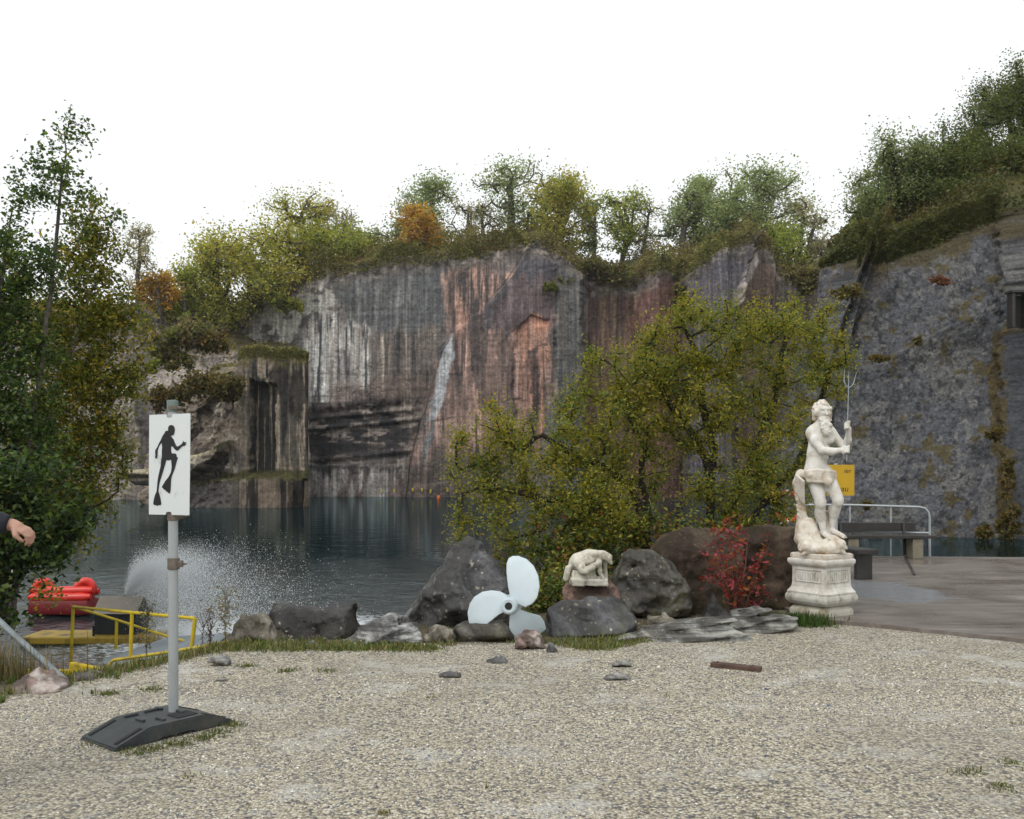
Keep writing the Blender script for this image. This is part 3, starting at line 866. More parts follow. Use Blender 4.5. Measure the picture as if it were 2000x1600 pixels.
# --- generic wall along a path
def wall(name, path, vtop, lean, zb, nu, nr, outf, colf, back, mat, label, kcol, bdir=(0.0, 1.0), dense=None):
    path = np.asarray(path, float)
    s = np.concatenate(([0], np.cumsum(np.hypot(*np.diff(path, axis=0).T))))
    q = np.linspace(0, s[-1], nu) if dense is None else np.interp(np.linspace(0, 1, nu), (0, .06, .94, 1), (0, s[dense[0]], s[dense[1]], s[-1]))
    px_, py_ = np.interp(q, s, path[:, 0]), np.interp(q, s, path[:, 1])
    for _ in range(3):
        px_[1:-1] = (px_[:-2] + 2 * px_[1:-1] + px_[2:]) / 4; py_[1:-1] = (py_[:-2] + 2 * py_[1:-1] + py_[2:]) / 4
    tx, ty = np.gradient(px_), np.gradient(py_)
    L = np.hypot(tx, ty); nx, ny = ty / L, -tx / L              # outwards (towards the lake)
    u0 = CX + px_ / py_ * F
    yt = py_ + 3.0 * lean * 3
    zt = EYE - (np.interp(u0, *np.asarray(vtop, float).T) - HY) / F * yt
    zt = zt + 0.25 * fbm(q * 0.5, 0 * q, 0, 3, 4)
    if name == "right_cliff": zt = zt - 4.5 * sstep(38.6, 43.0, py_)     # the flank behind its left corner is lower
    t = np.linspace(0, 1, nr)
    Z = zb + (zt - zb)[:, None] * t[None]
    Q = np.repeat(q[:, None], nr, 1)
    u = np.repeat(u0[:, None], nr, 1)
    yl = py_[:, None] + lean * (Z - WATER_Z)
    v = HY - (Z - EYE) * F / yl
    out = outf(u, v, Q, Z) - lean * (Z - WATER_Z)
    X = px_[:, None] + nx[:, None] * out; Y = py_[:, None] + ny[:, None] * out
    C = colf(u, v, Q, Z, zt)
    n_b, far, (k1, s1), s2 = back
    bk = np.linspace(0, 1, n_b + 1)[1:] ** 1.4 * far
    if np.ndim(bdir) == 2:                                     # two directions: at the start and at the end of the path
        w_ = np.linspace(0, 1, nu)[:, None]
        bdx, bdy = bdir[0][0] * (1 - w_) + bdir[1][0] * w_, bdir[0][1] * (1 - w_) + bdir[1][1] * w_
    else:
        bdx, bdy = bdir
    Xb = X[:, -1:] + bdx * bk[None]; Yb = Y[:, -1:] + bdy * bk[None]
    Zb = Z[:, -1:] + (np.minimum(bk, k1) * s1 + np.maximum(bk - k1, 0) * s2)[None] + 0.35 * fbm(Xb * .35, Yb * .35, 0, 23, 3) * sstep(0, 2, bk)[None]
    Cb = np.ones(Xb.shape + (3,)) * lin(*kcol[0])
    Cb = paint(Cb, sstep(-0.1, 0.3, fbm(Xb * .5, Yb * .5, 0, 24)), lin(*kcol[1]))
    Xa, Ya, Za = np.concatenate((X, Xb), 1), np.concatenate((Y, Yb), 1), np.concatenate((Z, Zb), 1)
    o = np_mesh(name, np.stack((Xa, Ya, Za), -1).reshape(-1, 3), grid_faces(*Xa.shape), mat, col=np.concatenate((C, Cb), 1).reshape(-1, 3))
    tag(o, label, "cliff", kind="structure")
    return u0, Xa, Ya, Za, nr

# --- the block jutting into the lake on the left
def oc_out(u, v, q, z):
    o_ = 0.5 * fbm(q * 0.25, z * 0.15, 0, 101, 4) + 0.12 * fbm(q * 1.3, z * .9, 0, 102, 3)
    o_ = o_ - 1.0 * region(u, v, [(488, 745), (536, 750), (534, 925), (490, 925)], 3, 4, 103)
    o_ = o_ + 1.1 * region(u, v, [(380, 940), (500, 930), (570, 934), (572, 1010), (300, 1010)], 2, 3, 104) - 0.35 * sstep(588, 594, u) * sstep(934, 940, v)
    lo = sstep(490, 380, u)
    o_ = o_ + lo * (2.2 * fbm(q * .35, z * .35, 0, 105, 5, 0.6) + 0.5 * np.abs(fbm(q * 1.1, z * 1.1, 0, 107, 4, 0.6)) - 0.55 * np.maximum(z - 2, 0))
    o_ = o_ + 2.4 * region(u, v, [(330, 920), (440, 868), (452, 862), (440, 884), (380, 940), (330, 950)], 3, 3, 106)
    o_ = o_ - 1.3 * np.maximum(0, z - 9.3) * sstep(470, 420, u)
    return o_
def oc_col(u, v, q, z, zt):
    n = lambda fu, fv, s, o_=4: fbm(u * fu, v * fv, 0, s, o_)
    C = np.ones(u.shape + (3,)) * alb(112, 102, 90)
    C = paint(C, sstep(-0.05, 0.25, n(.03, .03, 111)), alb(84, 78, 72))
    C = paint(C, sstep(0.1, 0.3, n(.05, .04, 112, 5)) * sstep(500, 460, u), alb(136, 128, 116))
    fr = region(u, v, [(480, 700), (612, 690), (720, 690), (720, 935), (480, 935)], 4, 5, 113)
    C = paint(C, fr, alb(128, 116, 102))
    C = paint(C, 0.9 * fr * sstep(0.0, 0.2, n(.10, .006, 114)), alb(68, 64, 58))
    C = paint(C, fr * sstep(0.1, 0.25, n(.14, .005, 115)), alb(40, 39, 37))
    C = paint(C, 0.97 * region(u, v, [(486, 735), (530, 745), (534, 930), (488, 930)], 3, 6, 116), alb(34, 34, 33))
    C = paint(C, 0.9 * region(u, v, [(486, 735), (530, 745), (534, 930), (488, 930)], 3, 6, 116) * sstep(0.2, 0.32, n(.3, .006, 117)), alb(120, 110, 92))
    C = paint(C, 0.92 * region(u, v, [(530, 690), (640, 690), (720, 690), (606, 800), (590, 840), (572, 790), (545, 770)], 6, 14, 118) * sstep(-0.6, -0.15, n(.14, .01, 119)), alb(36, 34, 31))
    C = paint(C, 0.9 * region(u, v, [(560, 700), (606, 700), (604, 930), (590, 930)], 4, 6, 120) * sstep(0.0, 0.2, n(.1, .02, 121)), alb(56, 52, 44))
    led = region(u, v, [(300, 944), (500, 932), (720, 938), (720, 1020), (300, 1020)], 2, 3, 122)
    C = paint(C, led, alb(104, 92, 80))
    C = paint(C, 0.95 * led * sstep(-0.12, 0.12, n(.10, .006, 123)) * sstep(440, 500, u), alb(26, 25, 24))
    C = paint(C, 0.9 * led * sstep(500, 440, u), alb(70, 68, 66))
    C = paint(C, 0.9 * region(u, v, [(380, 934), (480, 918), (720, 920), (720, 940), (500, 936), (380, 948)], 3, 4, 124), alb(62, 60, 30))
    C = paint(C, 0.9 * region(u, v, [(330, 920), (440, 868), (452, 862), (440, 880), (340, 930)], 2, 3, 125), alb(136, 128, 104))
    C = paint(C, 0.9 * region(u, v, [(380, 940), (440, 882), (445, 900), (420, 940)], 2, 3, 126), alb(58, 54, 48))
    C = paint(C, 0.85 * sstep(26, 6, (HY - (zt[:, None] - EYE) * F / 69) * 0 + (zt[:, None] - z) * 25 + 20 * n(.04, .05, 127)), alb(86, 80, 46))
    C = C * (1 + 0.3 * n(.3, .02, 128))[..., None] * (1 + 0.25 * n(.12, .12, 129, 5))[..., None]
    return np.clip(C, 0.008, 0.9)
D2 = 69.0
ocx = lambda u: (u - CX) / F * D2
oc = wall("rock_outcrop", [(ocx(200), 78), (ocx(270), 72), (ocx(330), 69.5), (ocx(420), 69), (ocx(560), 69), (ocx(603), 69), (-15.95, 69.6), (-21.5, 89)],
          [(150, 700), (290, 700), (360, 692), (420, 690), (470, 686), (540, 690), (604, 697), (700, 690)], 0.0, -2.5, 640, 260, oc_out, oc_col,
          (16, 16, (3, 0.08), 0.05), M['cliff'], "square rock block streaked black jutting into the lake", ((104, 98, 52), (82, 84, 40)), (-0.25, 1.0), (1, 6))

# --- left wall behind the birches
def lc_out(u, v, q, z):
    return 0.8 * fbm(q * 0.15, z * 0.1, 0, 131, 4) + 0.3 * fbm(q * .8, z * .8, 0, 132, 4) - 0.55 * np.maximum(z - 10, 0)
def lc_col(u, v, q, z, zt):
    n = lambda fu, fv, s, o_=4: fbm(u * fu, v * fv, 0, s, o_)
    C = np.ones(u.shape + (3,)) * alb(128, 120, 112)
    C = paint(C, sstep(0.0, 0.3, n(.05, .006, 133)), alb(100, 96, 92))
    C = paint(C, 0.8 * sstep(0.1, 0.3, n(.06, .05, 134, 5)), alb(150, 142, 132))
    C = paint(C, sstep(735, 690, v + 26 * n(.03, .03, 135)), alb(84, 78, 74))
    C = paint(C, sstep(735, 690, v) * sstep(0.08, 0.3, n(.08, .1, 136, 5)), alb(118, 108, 98))
    C = paint(C, 0.8 * region(u, v, [(262, 690), (282, 690), (300, 990), (272, 990)], 5, 8, 137), alb(66, 62, 62))
    C = C * (1 + 0.25 * n(.12, .12, 138, 5))[..., None]
    return np.clip(C, 0.008, 0.9)
D3 = 90.0
lcx = lambda u: (u - CX) / F * D3
lc = wall("left_cliff", [(lcx(-420), 60), (lcx(-150), 84), (lcx(0), 90), (lcx(300), 91), (lcx(480), 93), (lcx(560), 100)],
          [(-500, 520), (-150, 560), (0, 590), (150, 590), (230, 575), (270, 560), (300, 566), (350, 625), (400, 652), (460, 680), (600, 680)], 0.0, -2.5, 420, 160, lc_out, lc_col,
          (24, 50, (10, 0.25), 0.05), M['cliff'], "pale grey quarry wall seen between the birch leaves", ((98, 88, 62), (84, 76, 56)))

# --- right wall, near and leaning back
def rcl_out(u, v, q, z):
    o_ = 0.40 * fbm(q * 0.25, z * 0.22, 0, 141, 4) + 0.13 * fbm(q * 1.6, z * 1.6, 0, 142, 5, .6)
    o_ = o_ + 0.5 * region(u, v, [(1968, 1080), (1962, 800), (1975, 600), (1985, 300), (2400, 300), (2400, 1080)], 5, 10, 143)
    for (a, b_, c, d_) in ((1640, 580, 1800, 520), (1650, 640, 1720, 570), (1690, 720, 1960, 600), (1880, 860, 1965, 830), (1700, 830, 1760, 835)):
        t = np.clip((u - a) / (c - a), 0, 1)
        yy = b_ + (d_ - b_) * t
        o_ = o_ + 0.35 * sstep(-3, 4, v - yy) * sstep(60, 0, v - yy) * sstep(0, 30, u - a) * sstep(0, 30, c - u)
    return o_
def rcl_col(u, v, q, z, zt):
    n = lambda fu, fv, s, o_=4: fbm(u * fu, v * fv, 0, s, o_)
    C = np.ones(u.shape + (3,)) * alb(93, 94, 98)
    C = paint(C, 0.8 * sstep(-0.05, 0.3, n(.016, .016, 151)), alb(108, 107, 104))
    C = paint(C, 0.5 * sstep(0.0, 0.3, n(.012, .02, 152)), alb(82, 82, 84))
    C = paint(C, 0.7 * sstep(0.1, 0.4, n(.09, .09, 153, 5)), alb(128, 126, 122))
    C = paint(C, 0.8 * sstep(0.12, 0.35, n(.11, .11, 154, 5)), alb(58, 58, 60))
    C = paint(C, 0.85 * sstep(0.34, 0.46, n(.028, .04, 155, 5)), alb(88, 78, 46))
    C = paint(C, 0.9 * region(u, v, [(1975, 1080), (1968, 800), (1978, 600), (2400, 540), (2400, 1080)], 5, 10, 143), alb(70, 72, 76))
    C = paint(C, 0.9 * region(u, v, [(1955, 1060), (1950, 760), (1975, 620), (1984, 640), (1974, 800), (1985, 960), (1982, 1060)], 5, 12, 156), alb(86, 74, 42))
    C = paint(C, 0.6 * region(u, v, [(1590, 560), (1640, 520), (1740, 505), (1760, 540), (1660, 620), (1600, 620)], 10, 10, 157), alb(104, 101, 102))
    C = paint(C, 0.9 * sstep(40, 8, (zt[:, None] - z) * 48 + 40 * n(.02, .03, 158) - 20 * sstep(1760, 1850, u)), alb(80, 72, 44))
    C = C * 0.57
    C = C * (1 - 0.6 * sstep(0.03, 0.005, np.abs(n(.011, .02, 161, 5))) * sstep(-.1, .1, n(.008, .008, 162)))[..., None]
    C = C * (1 + 0.45 * n(.30, .30, 159, 4))[..., None] * (1 + 0.14 * n(.05, .05, 160, 4))[..., None]
    return np.clip(C, 0.008, 0.9)
rcl = wall("right_cliff", [(26, 96), (18, 60), (12.6, 42), (11.6, 39.2), (12.2, 37.4), (15.2, 35.9), (19.5, 34.4), (24, 31), (34, 24), (60, 14)],
           [(1300, 490), (1500, 512), (1560, 508), (1600, 506), (1640, 504), (1700, 500), (1760, 494), (1850, 470), (1900, 440), (2000, 400), (2200, 330), (2600, 250), (9000, 200)], 0.30, -2.5, 820, 420, rcl_out, rcl_col,
           (30, 40, (13, 0.55), 0.08), M['cliff_near'], "rough grey quarry face leaning back on the right", ((86, 80, 44), (64, 66, 30)), ((0.6, 1.0), (0.5, 1.0)), (2, 7))

# ------------------------------------------------------------------ stone terrace on the right
m, nt, b = new_mat("wet_stone")
v = coords(nt, scale=(0.5, 3.0, 1), rot=(0, 0, 0.12))
n1 = noise(nt, v, 0.9, 7, 0.65, 0.5); n2 = noise(nt, v, 3.0, 6, 0.7); n3 = noise(nt, coords(nt), 0.45, 4, 0.5)
c = ramp(nt, n1, [(0.3, (0.12, 0.10, 0.088)), (0.48, (0.20, 0.18, 0.162)), (0.6, (0.28, 0.265, 0.245)), (0.75, (0.40, 0.385, 0.36))])
c = mixc(nt, ramp(nt, n3, [(0.42, (0, 0, 0)), (0.6, (0.7, 0.7, 0.7))]), c, (0.165, 0.138, 0.122), 'MIX')
c = mixc(nt, 0.35, c, ramp(nt, n2, [(0.35, (0.08, 0.07, 0.062)), (0.5, (0.22, 0.20, 0.18)), (0.68, (0.46, 0.44, 0.41))]))
c = mixc(nt, ramp(nt, noise(nt, coords(nt), 1.6, 6, 0.7), [(0.64, (0, 0, 0)), (0.72, (0.6, 0.6, 0.6))]), c, (0.08, 0.075, 0.035))
mpp = nd(nt, "ShaderNodeMapping"); mpp.inputs["Location"].default_value = (-5.0 / 1.15, -12.3 / 1.7, 0); mpp.inputs["Scale"].default_value = (1 / 1.15, 1 / 1.7, 0)
tcp = nd(nt, "ShaderNodeTexCoord"); nt.links.new(tcp.outputs["Object"], mpp.inputs[0])
gp = nd(nt, "ShaderNodeTexGradient", gradient_type='SPHERICAL'); nt.links.new(mpp.outputs[0], gp.inputs[0])
pn = nd(nt, "ShaderNodeMath", operation='MULTIPLY_ADD', i_1=1.1, i_2=-0.62); nt.links.new(noise(nt, coords(nt, scale=(.7, 1.6, 1)), 1.5, 5, .6), pn.inputs[0])
pa = nd(nt, "ShaderNodeMath", operation='ADD'); nt.links.new(gp.outputs["Fac"], pa.inputs[0]); nt.links.new(pn.outputs[0], pa.inputs[1])
pud = ramp(nt, pa.outputs[0], [(0.20, (0, 0, 0)), (0.32, (1, 1, 1))])             # rain water standing in a hollow, its pale sheen put into the colour
c = mixc(nt, 1.0, c, (0.72, 0.68, 0.645), 'MULTIPLY')
nt.links.new(mixc(nt, pud, c, (0.24, 0.25, 0.26)), b.inputs["Base Color"])
nt.links.new(mixc(nt, pud, ramp(nt, noise(nt, coords(nt), 0.7, 5, 0.6), [(0.4, (0.22,) * 3), (0.6, (0.5,) * 3)]), (0.18, 0.18, 0.18)), b.inputs["Roughness"])
p = bump(nt, b, n1, 0.35, 0.02); bump(nt, b, n2, 0.4, 0.006, p)
M['wet_stone'] = m
tp = [(3.18, 9.95), (3.9, 9.45), (4.9, 8.62), (6.5, 8.1), (12, 6.4), (60, 2), (60, 17.0), (9.7, 17.3), (6.4, 17.6), (3.9, 17.6), (3.6, 15.0), (3.4, 12.0)]
mb = MB()
mb.prism(tp, -3.2, 0.035, 'XY')
o = mb.build("terrace", m)
tag(o, "wet natural stone terrace on the lake edge", "terrace", kind="structure")
# ------------------------------------------------------------------ plants
def tubes_from_edges(A, B, ra, rb, seg=6):
    """many tapered twigs in one go"""
    A, B = np.asarray(A, float), np.asarray(B, float)
    t = B - A
    L = np.linalg.norm(t, axis=1, keepdims=True); t = t / np.maximum(L, 1e-9)
    B = B + t * (np.asarray(rb)[:, None] * 0.5)
    ref = np.where(np.abs(t[:, 2:3]) < 0.9, [[0, 0, 1.0]], [[1.0, 0, 0]])
    u = np.cross(t, ref); u /= np.maximum(np.linalg.norm(u, axis=1, keepdims=True), 1e-9)
    w = np.cross(t, u)
    an = np.arange(seg) * 2 * np.pi / seg
    ring = np.cos(an)[None, :, None] * u[:, None] + np.sin(an)[None, :, None] * w[:, None]
    V = np.concatenate((A[:, None] + ring * np.asarray(ra)[:, None, None], B[:, None] + ring * np.asarray(rb)[:, None, None]), 1)
    k = np.arange(seg)
    q = np.stack((k, (k + 1) % seg, seg + (k + 1) % seg, seg + k), 1)
    Fq = (np.arange(len(A))[:, None, None] * 2 * seg + q[None]).reshape(-1, 4)
    return V.reshape(-1, 3), Fq

LEAF_GAIN = 1.45
def leaves(P, rng, L, Wd, pal, probs, clump=None, flat=0.3, var=0.25, droop=0.0, aim=None):
    """one small kite per leaf"""
    n = len(P)
    d = rng.standard_normal((n, 3)); d[:, 2] = d[:, 2] * 0.7 - droop
    if aim is not None: d = d + aim
    d /= np.linalg.norm(d, axis=1, keepdims=True)
    nr = rng.standard_normal((n, 3)); nr[:, 2] += flat * np.sign(nr[:, 2] + 1e-6) * 2
    s = np.cross(d, nr); s /= np.maximum(np.linalg.norm(s, axis=1, keepdims=True), 1e-9)
    up = np.cross(s, d)
    l = L * (0.6 + 0.8 * rng.random((n, 1))); w = Wd * (0.6 + 0.8 * rng.random((n, 1)))
    a = P - d * l * 0.5; c = P + d * l * 0.5
    mid = P - d * l * 0.06
    bend = up * l * 0.10
    V = np.stack((a, mid + s * w * 0.5 + bend, c, mid - s * w * 0.5 + bend), 1).reshape(-1, 3)
    Fq = np.arange(n * 4).reshape(n, 4)
    pal = np.asarray(pal, float) * LEAF_GAIN
    if clump is None:
        k = rng.choice(len(pal), n, p=np.asarray(probs) / np.sum(probs))
    else:                                                   # clumps lean to one tint
        cum = np.cumsum(np.asarray(probs) / np.sum(probs))
        k = np.searchsorted(cum, np.clip(0.55 * clump + 0.45 * rng.random(n), 0, 0.9999))
    col = pal[k] * (1 + var * (rng.random((n, 1)) * 2 - 1))
    return V, Fq, np.repeat(col, 4, 0)

def in_blobs(blobs, n, rng, shell=0.35):
    """points through a set of ellipsoids, denser to their outer part"""
    vol = np.array([b[1][0] * b[1][1] * b[1][2] * (b[2] if len(b) > 2 else 1) for b in blobs])
    k = rng.choice(len(blobs), n, p=vol / vol.sum())
    d = rng.standard_normal((n, 3)); d /= np.linalg.norm(d, axis=1, keepdims=True)
    r = (shell + (1 - shell) * rng.random(n)) ** 0.6
    C = np.array([b[0] for b in blobs], float)[k]; R = np.array([b[1] for b in blobs], float)[k]
    return C + d * r[:, None] * R

def skeleton(trunks, pts, rng, seg, up=0.35, tip=0.006, power=0.46, jit=0.12):
    """joins the points of the crown to the stems, nearest first; returns edges, radii and end points"""
    P, par = [], []
    for tr in trunks:
        tr = np.asarray(tr, float)
        s = np.concatenate(([0], np.cumsum(np.linalg.norm(np.diff(tr, axis=0), axis=1))))
        q = np.linspace(0, s[-1], max(2, int(s[-1] / seg) + 1))
        cs = np.stack([np.interp(q, s, tr[:, i]) for i in range(3)], 1)
        cs[1:-1] += rng.standard_normal((len(cs) - 2, 3)) * seg * 0.06
        b = len(P)
        for i, p in enumerate(cs):
            P.append(p); par.append(b + i - 1 if i else -1)
    n0 = len(P)
    A0 = np.array(P)
    order = np.argsort(np.min(np.linalg.norm(pts[:, None] - A0[None], axis=2), 1))
    cap = len(P) + len(pts) * 30 + 10
    arr = np.zeros((cap, 3)); arr[:len(P)] = P
    plen = np.zeros(cap); n = len(P)
    for i in range(n0):
        plen[i] = 0 if par[i] < 0 else plen[par[i]] + 0.25 * np.linalg.norm(arr[i] - arr[par[i]])
    ends = []
    for a in pts[order]:
        dv = a - arr[:n]
        d = np.linalg.norm(dv, axis=1)
        cost = d + 0.12 * plen[:n] + up * np.maximum(0, -dv[:, 2] + 0.25 * d)
        j = int(np.argmin(cost))
        m = max(1, int(math.ceil(d[j] / seg)))
        p0 = arr[j]
        dirp = p0 - arr[par[j]] if par[j] >= 0 else np.array((0, 0, 1.0))
        dirp = dirp / max(np.linalg.norm(dirp), 1e-6)
        c = (p0 + a) / 2 + dirp * d[j] * 0.18 + rng.standard_normal(3) * d[j] * jit
        prev = j
        for t in np.linspace(0, 1, m + 1)[1:]:
            q = (1 - t) ** 2 * p0 + 2 * t * (1 - t) * c + t * t * a
            if n >= cap: break
            arr[n] = q; par.append(prev); plen[n] = plen[prev] + np.linalg.norm(q - arr[prev]); prev = n; n += 1
        ends.append(prev)
    cnt = np.zeros(n)
    cnt[ends] += 1
    for i in range(n - 1, -1, -1):
        if par[i] >= 0: cnt[par[i]] += cnt[i]
    rad = tip * np.maximum(cnt, 0.6) ** power
    e = np.array([(par[i], i) for i in range(n) if par[i] >= 0])
    return arr[:n], e, rad, np.array(ends)

def tree(name, label, cat, trunks, blobs, n_pts, n_leaf, leaf, pal, probs, seed, seg=0.25, spread=0.16, tip=0.004, bark='bark_dark', group=None, flat=0.3,
         droop=0.0, up=0.35, minr=0.0, twig_leaf=0.35, power=0.46, base=None, mat='leaf', side=5, shell=0.35, var=0.25, jit=0.12, hang=0.0):
    rng = np.random.default_rng(seed)
    pts = in_blobs(blobs, n_pts, rng, shell)
    arr, e, rad, ends = skeleton(trunks, pts, rng, seg, up, tip, power, jit)
    b0 = np.asarray(trunks[0][0], float)
    t = thing(name, label, cat, b0, 0, group)
    keep = rad[e[:, 1]] > minr
    ee = e[keep]
    V, Fq = tubes_from_edges(arr[ee[:, 0]], arr[ee[:, 1]], np.minimum(rad[ee[:, 0]], rad[ee[:, 1]] * 1.25), rad[ee[:, 1]], side)
    if bark == 'bark_birch':                                          # white stem, brown twigs
        big = np.repeat(rad[ee[:, 1]] > .016, side)
        np_mesh("twigs", V, Fq[~big], M['bark_dark'], t); Fq = Fq[big]
    np_mesh("trunk", V, Fq, M[bark], t)
    k = rng.integers(0, len(ends), n_leaf)
    c0 = arr[ends][k]
    P = c0 + np.clip(rng.standard_normal((n_leaf, 3)), -1.5, 1.5) * spread * (0.4 + .9 * rng.random((n_leaf, 1)))
    if hang: P[:, 2] -= hang * rng.random(n_leaf) ** 1.5
    cl = rng.random(len(ends))[k]
    m_tw = int(n_leaf * twig_leaf)                                   # the rest sit along the twigs
    thin = np.nonzero(rad[e[:, 1]] < tip * 3.2)[0]
    if len(thin) and m_tw:
        q = thin[rng.integers(0, len(thin), m_tw)]
        f = rng.random((m_tw, 1))
        P[:m_tw] = arr[e[q, 0]] * (1 - f) + arr[e[q, 1]] * f + rng.standard_normal((m_tw, 3)) * spread * 0.45
    V, Fq, c = leaves(P, rng, leaf[0], leaf[1], pal, probs, cl, flat, var, droop)
    np_mesh("crown", V, Fq, M[mat], t, col=c, smooth=False)
    return t

G_DARK, G_MID, G_YEL = (0.046, 0.078, 0.020), (0.085, 0.120, 0.026), (0.190, 0.180, 0.026)
G_GOLD, G_ORANGE, G_BROWN = (0.30, 0.200, 0.024), (0.27, 0.115, 0.026), (0.12, 0.080, 0.036)
G_BLUE = (0.095, 0.130, 0.070)

# the wide bush-like willow behind the boulders
d = 12.6
w = lambda px, py, dd=0.0: W(px, py, d + dd)
willow_tr = [[w(1262, 1075), w(1255, 1010), w(1235, 955, .1), w(1185, 915), w(1120, 890, -.2), w(1060, 850, -.3)],
             [w(1262, 1075), w(1268, 990), w(1250, 940), w(1262, 880, .2), w(1225, 800, .2), w(1200, 720, .3)],
             [w(1385, 1075, .3), w(1388, 980, .3), w(1378, 890, .3), w(1340, 830, .2), w(1290, 760), w(1230, 700)],
             [w(1385, 1075, .3), w(1385, 960, .4), w(1395, 880, .5), w(1372, 790, .6), w(1365, 700, .6), w(1330, 620, .5)],
             [w(1400, 1075, .5), w(1430, 980, .6), w(1470, 890, .6), w(1510, 790, .7), w(1530, 690, .7), w(1540, 620, .7)],
             [w(1262, 1075), w(1200, 1010, -.2), w(1100, 980, -.4), w(1000, 960, -.5), w(940, 950, -.5)],
             [w(1420, 1075, .5), w(1480, 1000, .5), w(1560, 900, .9), w(1600, 800, 1.0), w(1620, 720, 1.0)]]
pm = d / F
def bl(px, py, rx, rz, ry=None, dd=0.0, wt=1.0):
    return (w(px, py, dd), (rx * pm, (ry if ry is not None else min(rx, 100)) * pm, rz * pm), wt)
willow_bl = [bl(1365, 660, 120, 90, dd=.3), bl(1240, 730, 130, 70, dd=.1), bl(1140, 745, 60, 60), bl(1520, 690, 100, 115, dd=.6), bl(1612, 690, 56, 125, dd=.9, wt=1.5),
             bl(1050, 850, 120, 80, dd=-.2), bl(960, 880, 75, 95, dd=-.3), bl(905, 960, 45, 100, dd=-.4), bl(1190, 830, 140, 90), bl(1330, 780, 130, 100, dd=.2),
             bl(1480, 850, 110, 110, dd=.4), bl(1570, 850, 70, 110, dd=.8), bl(1090, 960, 140, 80, dd=-.3), bl(980, 1010, 100, 70, dd=-.4), bl(1180, 985, 100, 80, dd=-.4),
             bl(1330, 930, 130, 80, dd=.1, wt=.7), bl(1460, 980, 100, 70, dd=.3), bl(1540, 960, 60, 80, dd=.7), bl(1090, 1060, 90, 60, dd=-.3), bl(1270, 640, 30, 40)]
tree("willow_tree", "broad many-stemmed willow with yellowing leaves behind the big boulders", "tree", willow_tr, willow_bl, 660, 70000, (0.055, 0.027),
     [G_DARK, G_MID, G_YEL, (0.19, 0.165, 0.02), G_GOLD, G_ORANGE], [.13, .24, .34, .20, .06, .03], 5, seg=0.16, spread=0.13, tip=0.0078, bark='bark_dark', droop=0.35, side=6, twig_leaf=0.4, var=0.35, jit=0.16, shell=0.3)
# low bramble mass at its foot, turning red
rng = np.random.default_rng(31)
pb = in_blobs([(W(1080, 1110, 12.2), (1.1, .5, .42)), (W(1300, 1040, 12.4), (1.3, .5, .34)), (W(1150, 1050, 12.0), (.9, .5, .40)), (W(1480, 1020, 13.0), (0.8, .5, .32))], 420, rng, .1)
M['bark_red'] = mat_plain('bark_red', (0.10, 0.045, 0.03), .8)
tree("bramble", "low bramble thicket with reddish autumn leaves at the willow's foot", "shrub", [[W(1280, 1110, 12.4), W(1220, 1105, 12.2), W(1130, 1100, 12.2)], [W(1280, 1110, 12.4), W(1300, 1050, 12.4)], [W(1280, 1110, 12.4), W(1380, 1090, 12.6), W(1470, 1040, 12.9)]],
     [(W(1080, 1105, 12.2), (1.0, .5, .42)), (W(1300, 1040, 12.4), (1.2, .5, .30)), (W(1150, 1050, 12.0), (.8, .5, .36)), (W(1480, 1020, 13.0), (0.7, .5, .30))],
     240, 7000, (0.07, 0.04), [G_DARK, G_MID, G_YEL, (0.19, 0.095, 0.025), (0.14, 0.05, 0.022), G_BROWN], [.28, .24, .18, .10, .09, .11], 32, seg=.2, spread=.14, tip=.0035, var=.35)

tree("bramble", "low green bramble behind the propeller and the lichen-spotted slab", "shrub", [[W(1075, 1215, 10.7), W(1075, 1175, 10.7)]],
     [(W(1070, 1160, 10.7), (.26, .25, .30)), (W(1050, 1195, 10.6), (.2, .2, .18)), (W(1105, 1130, 10.9), (.2, .2, .22))], 90, 2600, (0.055, 0.032), [G_DARK, G_MID, G_YEL, (0.15, 0.06, 0.024), G_BROWN], [.28, .3, .22, .08, .12], 33, seg=.12, spread=.08, tip=.003, var=.35)
# the two birches on the left bank
d = 10.8
w = lambda px, py, dd=0.0: W(px, py, d + dd)
pm = d / F
b_tr = [[w(20, 1230), w(45, 1000), w(75, 760), w(95, 600), w(108, 480), w(118, 380), w(128, 290), w(138, 205)],
        [w(20, 1230, -.1), w(-20, 1000, -.2), w(-40, 760, -.2), w(0, 560, -.1), (w(20, 430, -.1))]]
b_bl = [bl(140, 275, 38, 62), bl(118, 330, 60, 90, wt=.8), bl(60, 400, 70, 80, wt=.5), bl(20, 330, 35, 50, wt=.25), bl(150, 420, 60, 60, wt=.55), bl(45, 520, 90, 80, wt=1.3), bl(10, 640, 80, 110, wt=1.5),
        bl(-60, 560, 90, 160), bl(20, 780, 90, 100, wt=1.6), bl(60, 690, 60, 60), bl(-60, 820, 100, 160), bl(50, 880, 80, 80, wt=1.3), bl(205, 420, 30, 30, wt=.4)]
tree("birch_tree", "tall dark green birch with a thin open top on the left bank", "tree", b_tr, b_bl, 430, 26000, (0.052, 0.037),
     [G_DARK, (0.035, 0.062, 0.018), G_MID, G_YEL, G_BLUE], [.34, .22, .28, .08, .08], 41, seg=.2, spread=.11, tip=.0045, bark='bark_grey', droop=.3, side=6, var=.35, shell=.1)
d = 12.2
w = lambda px, py, dd=0.0: W(px, py, d + dd)
pm = d / F
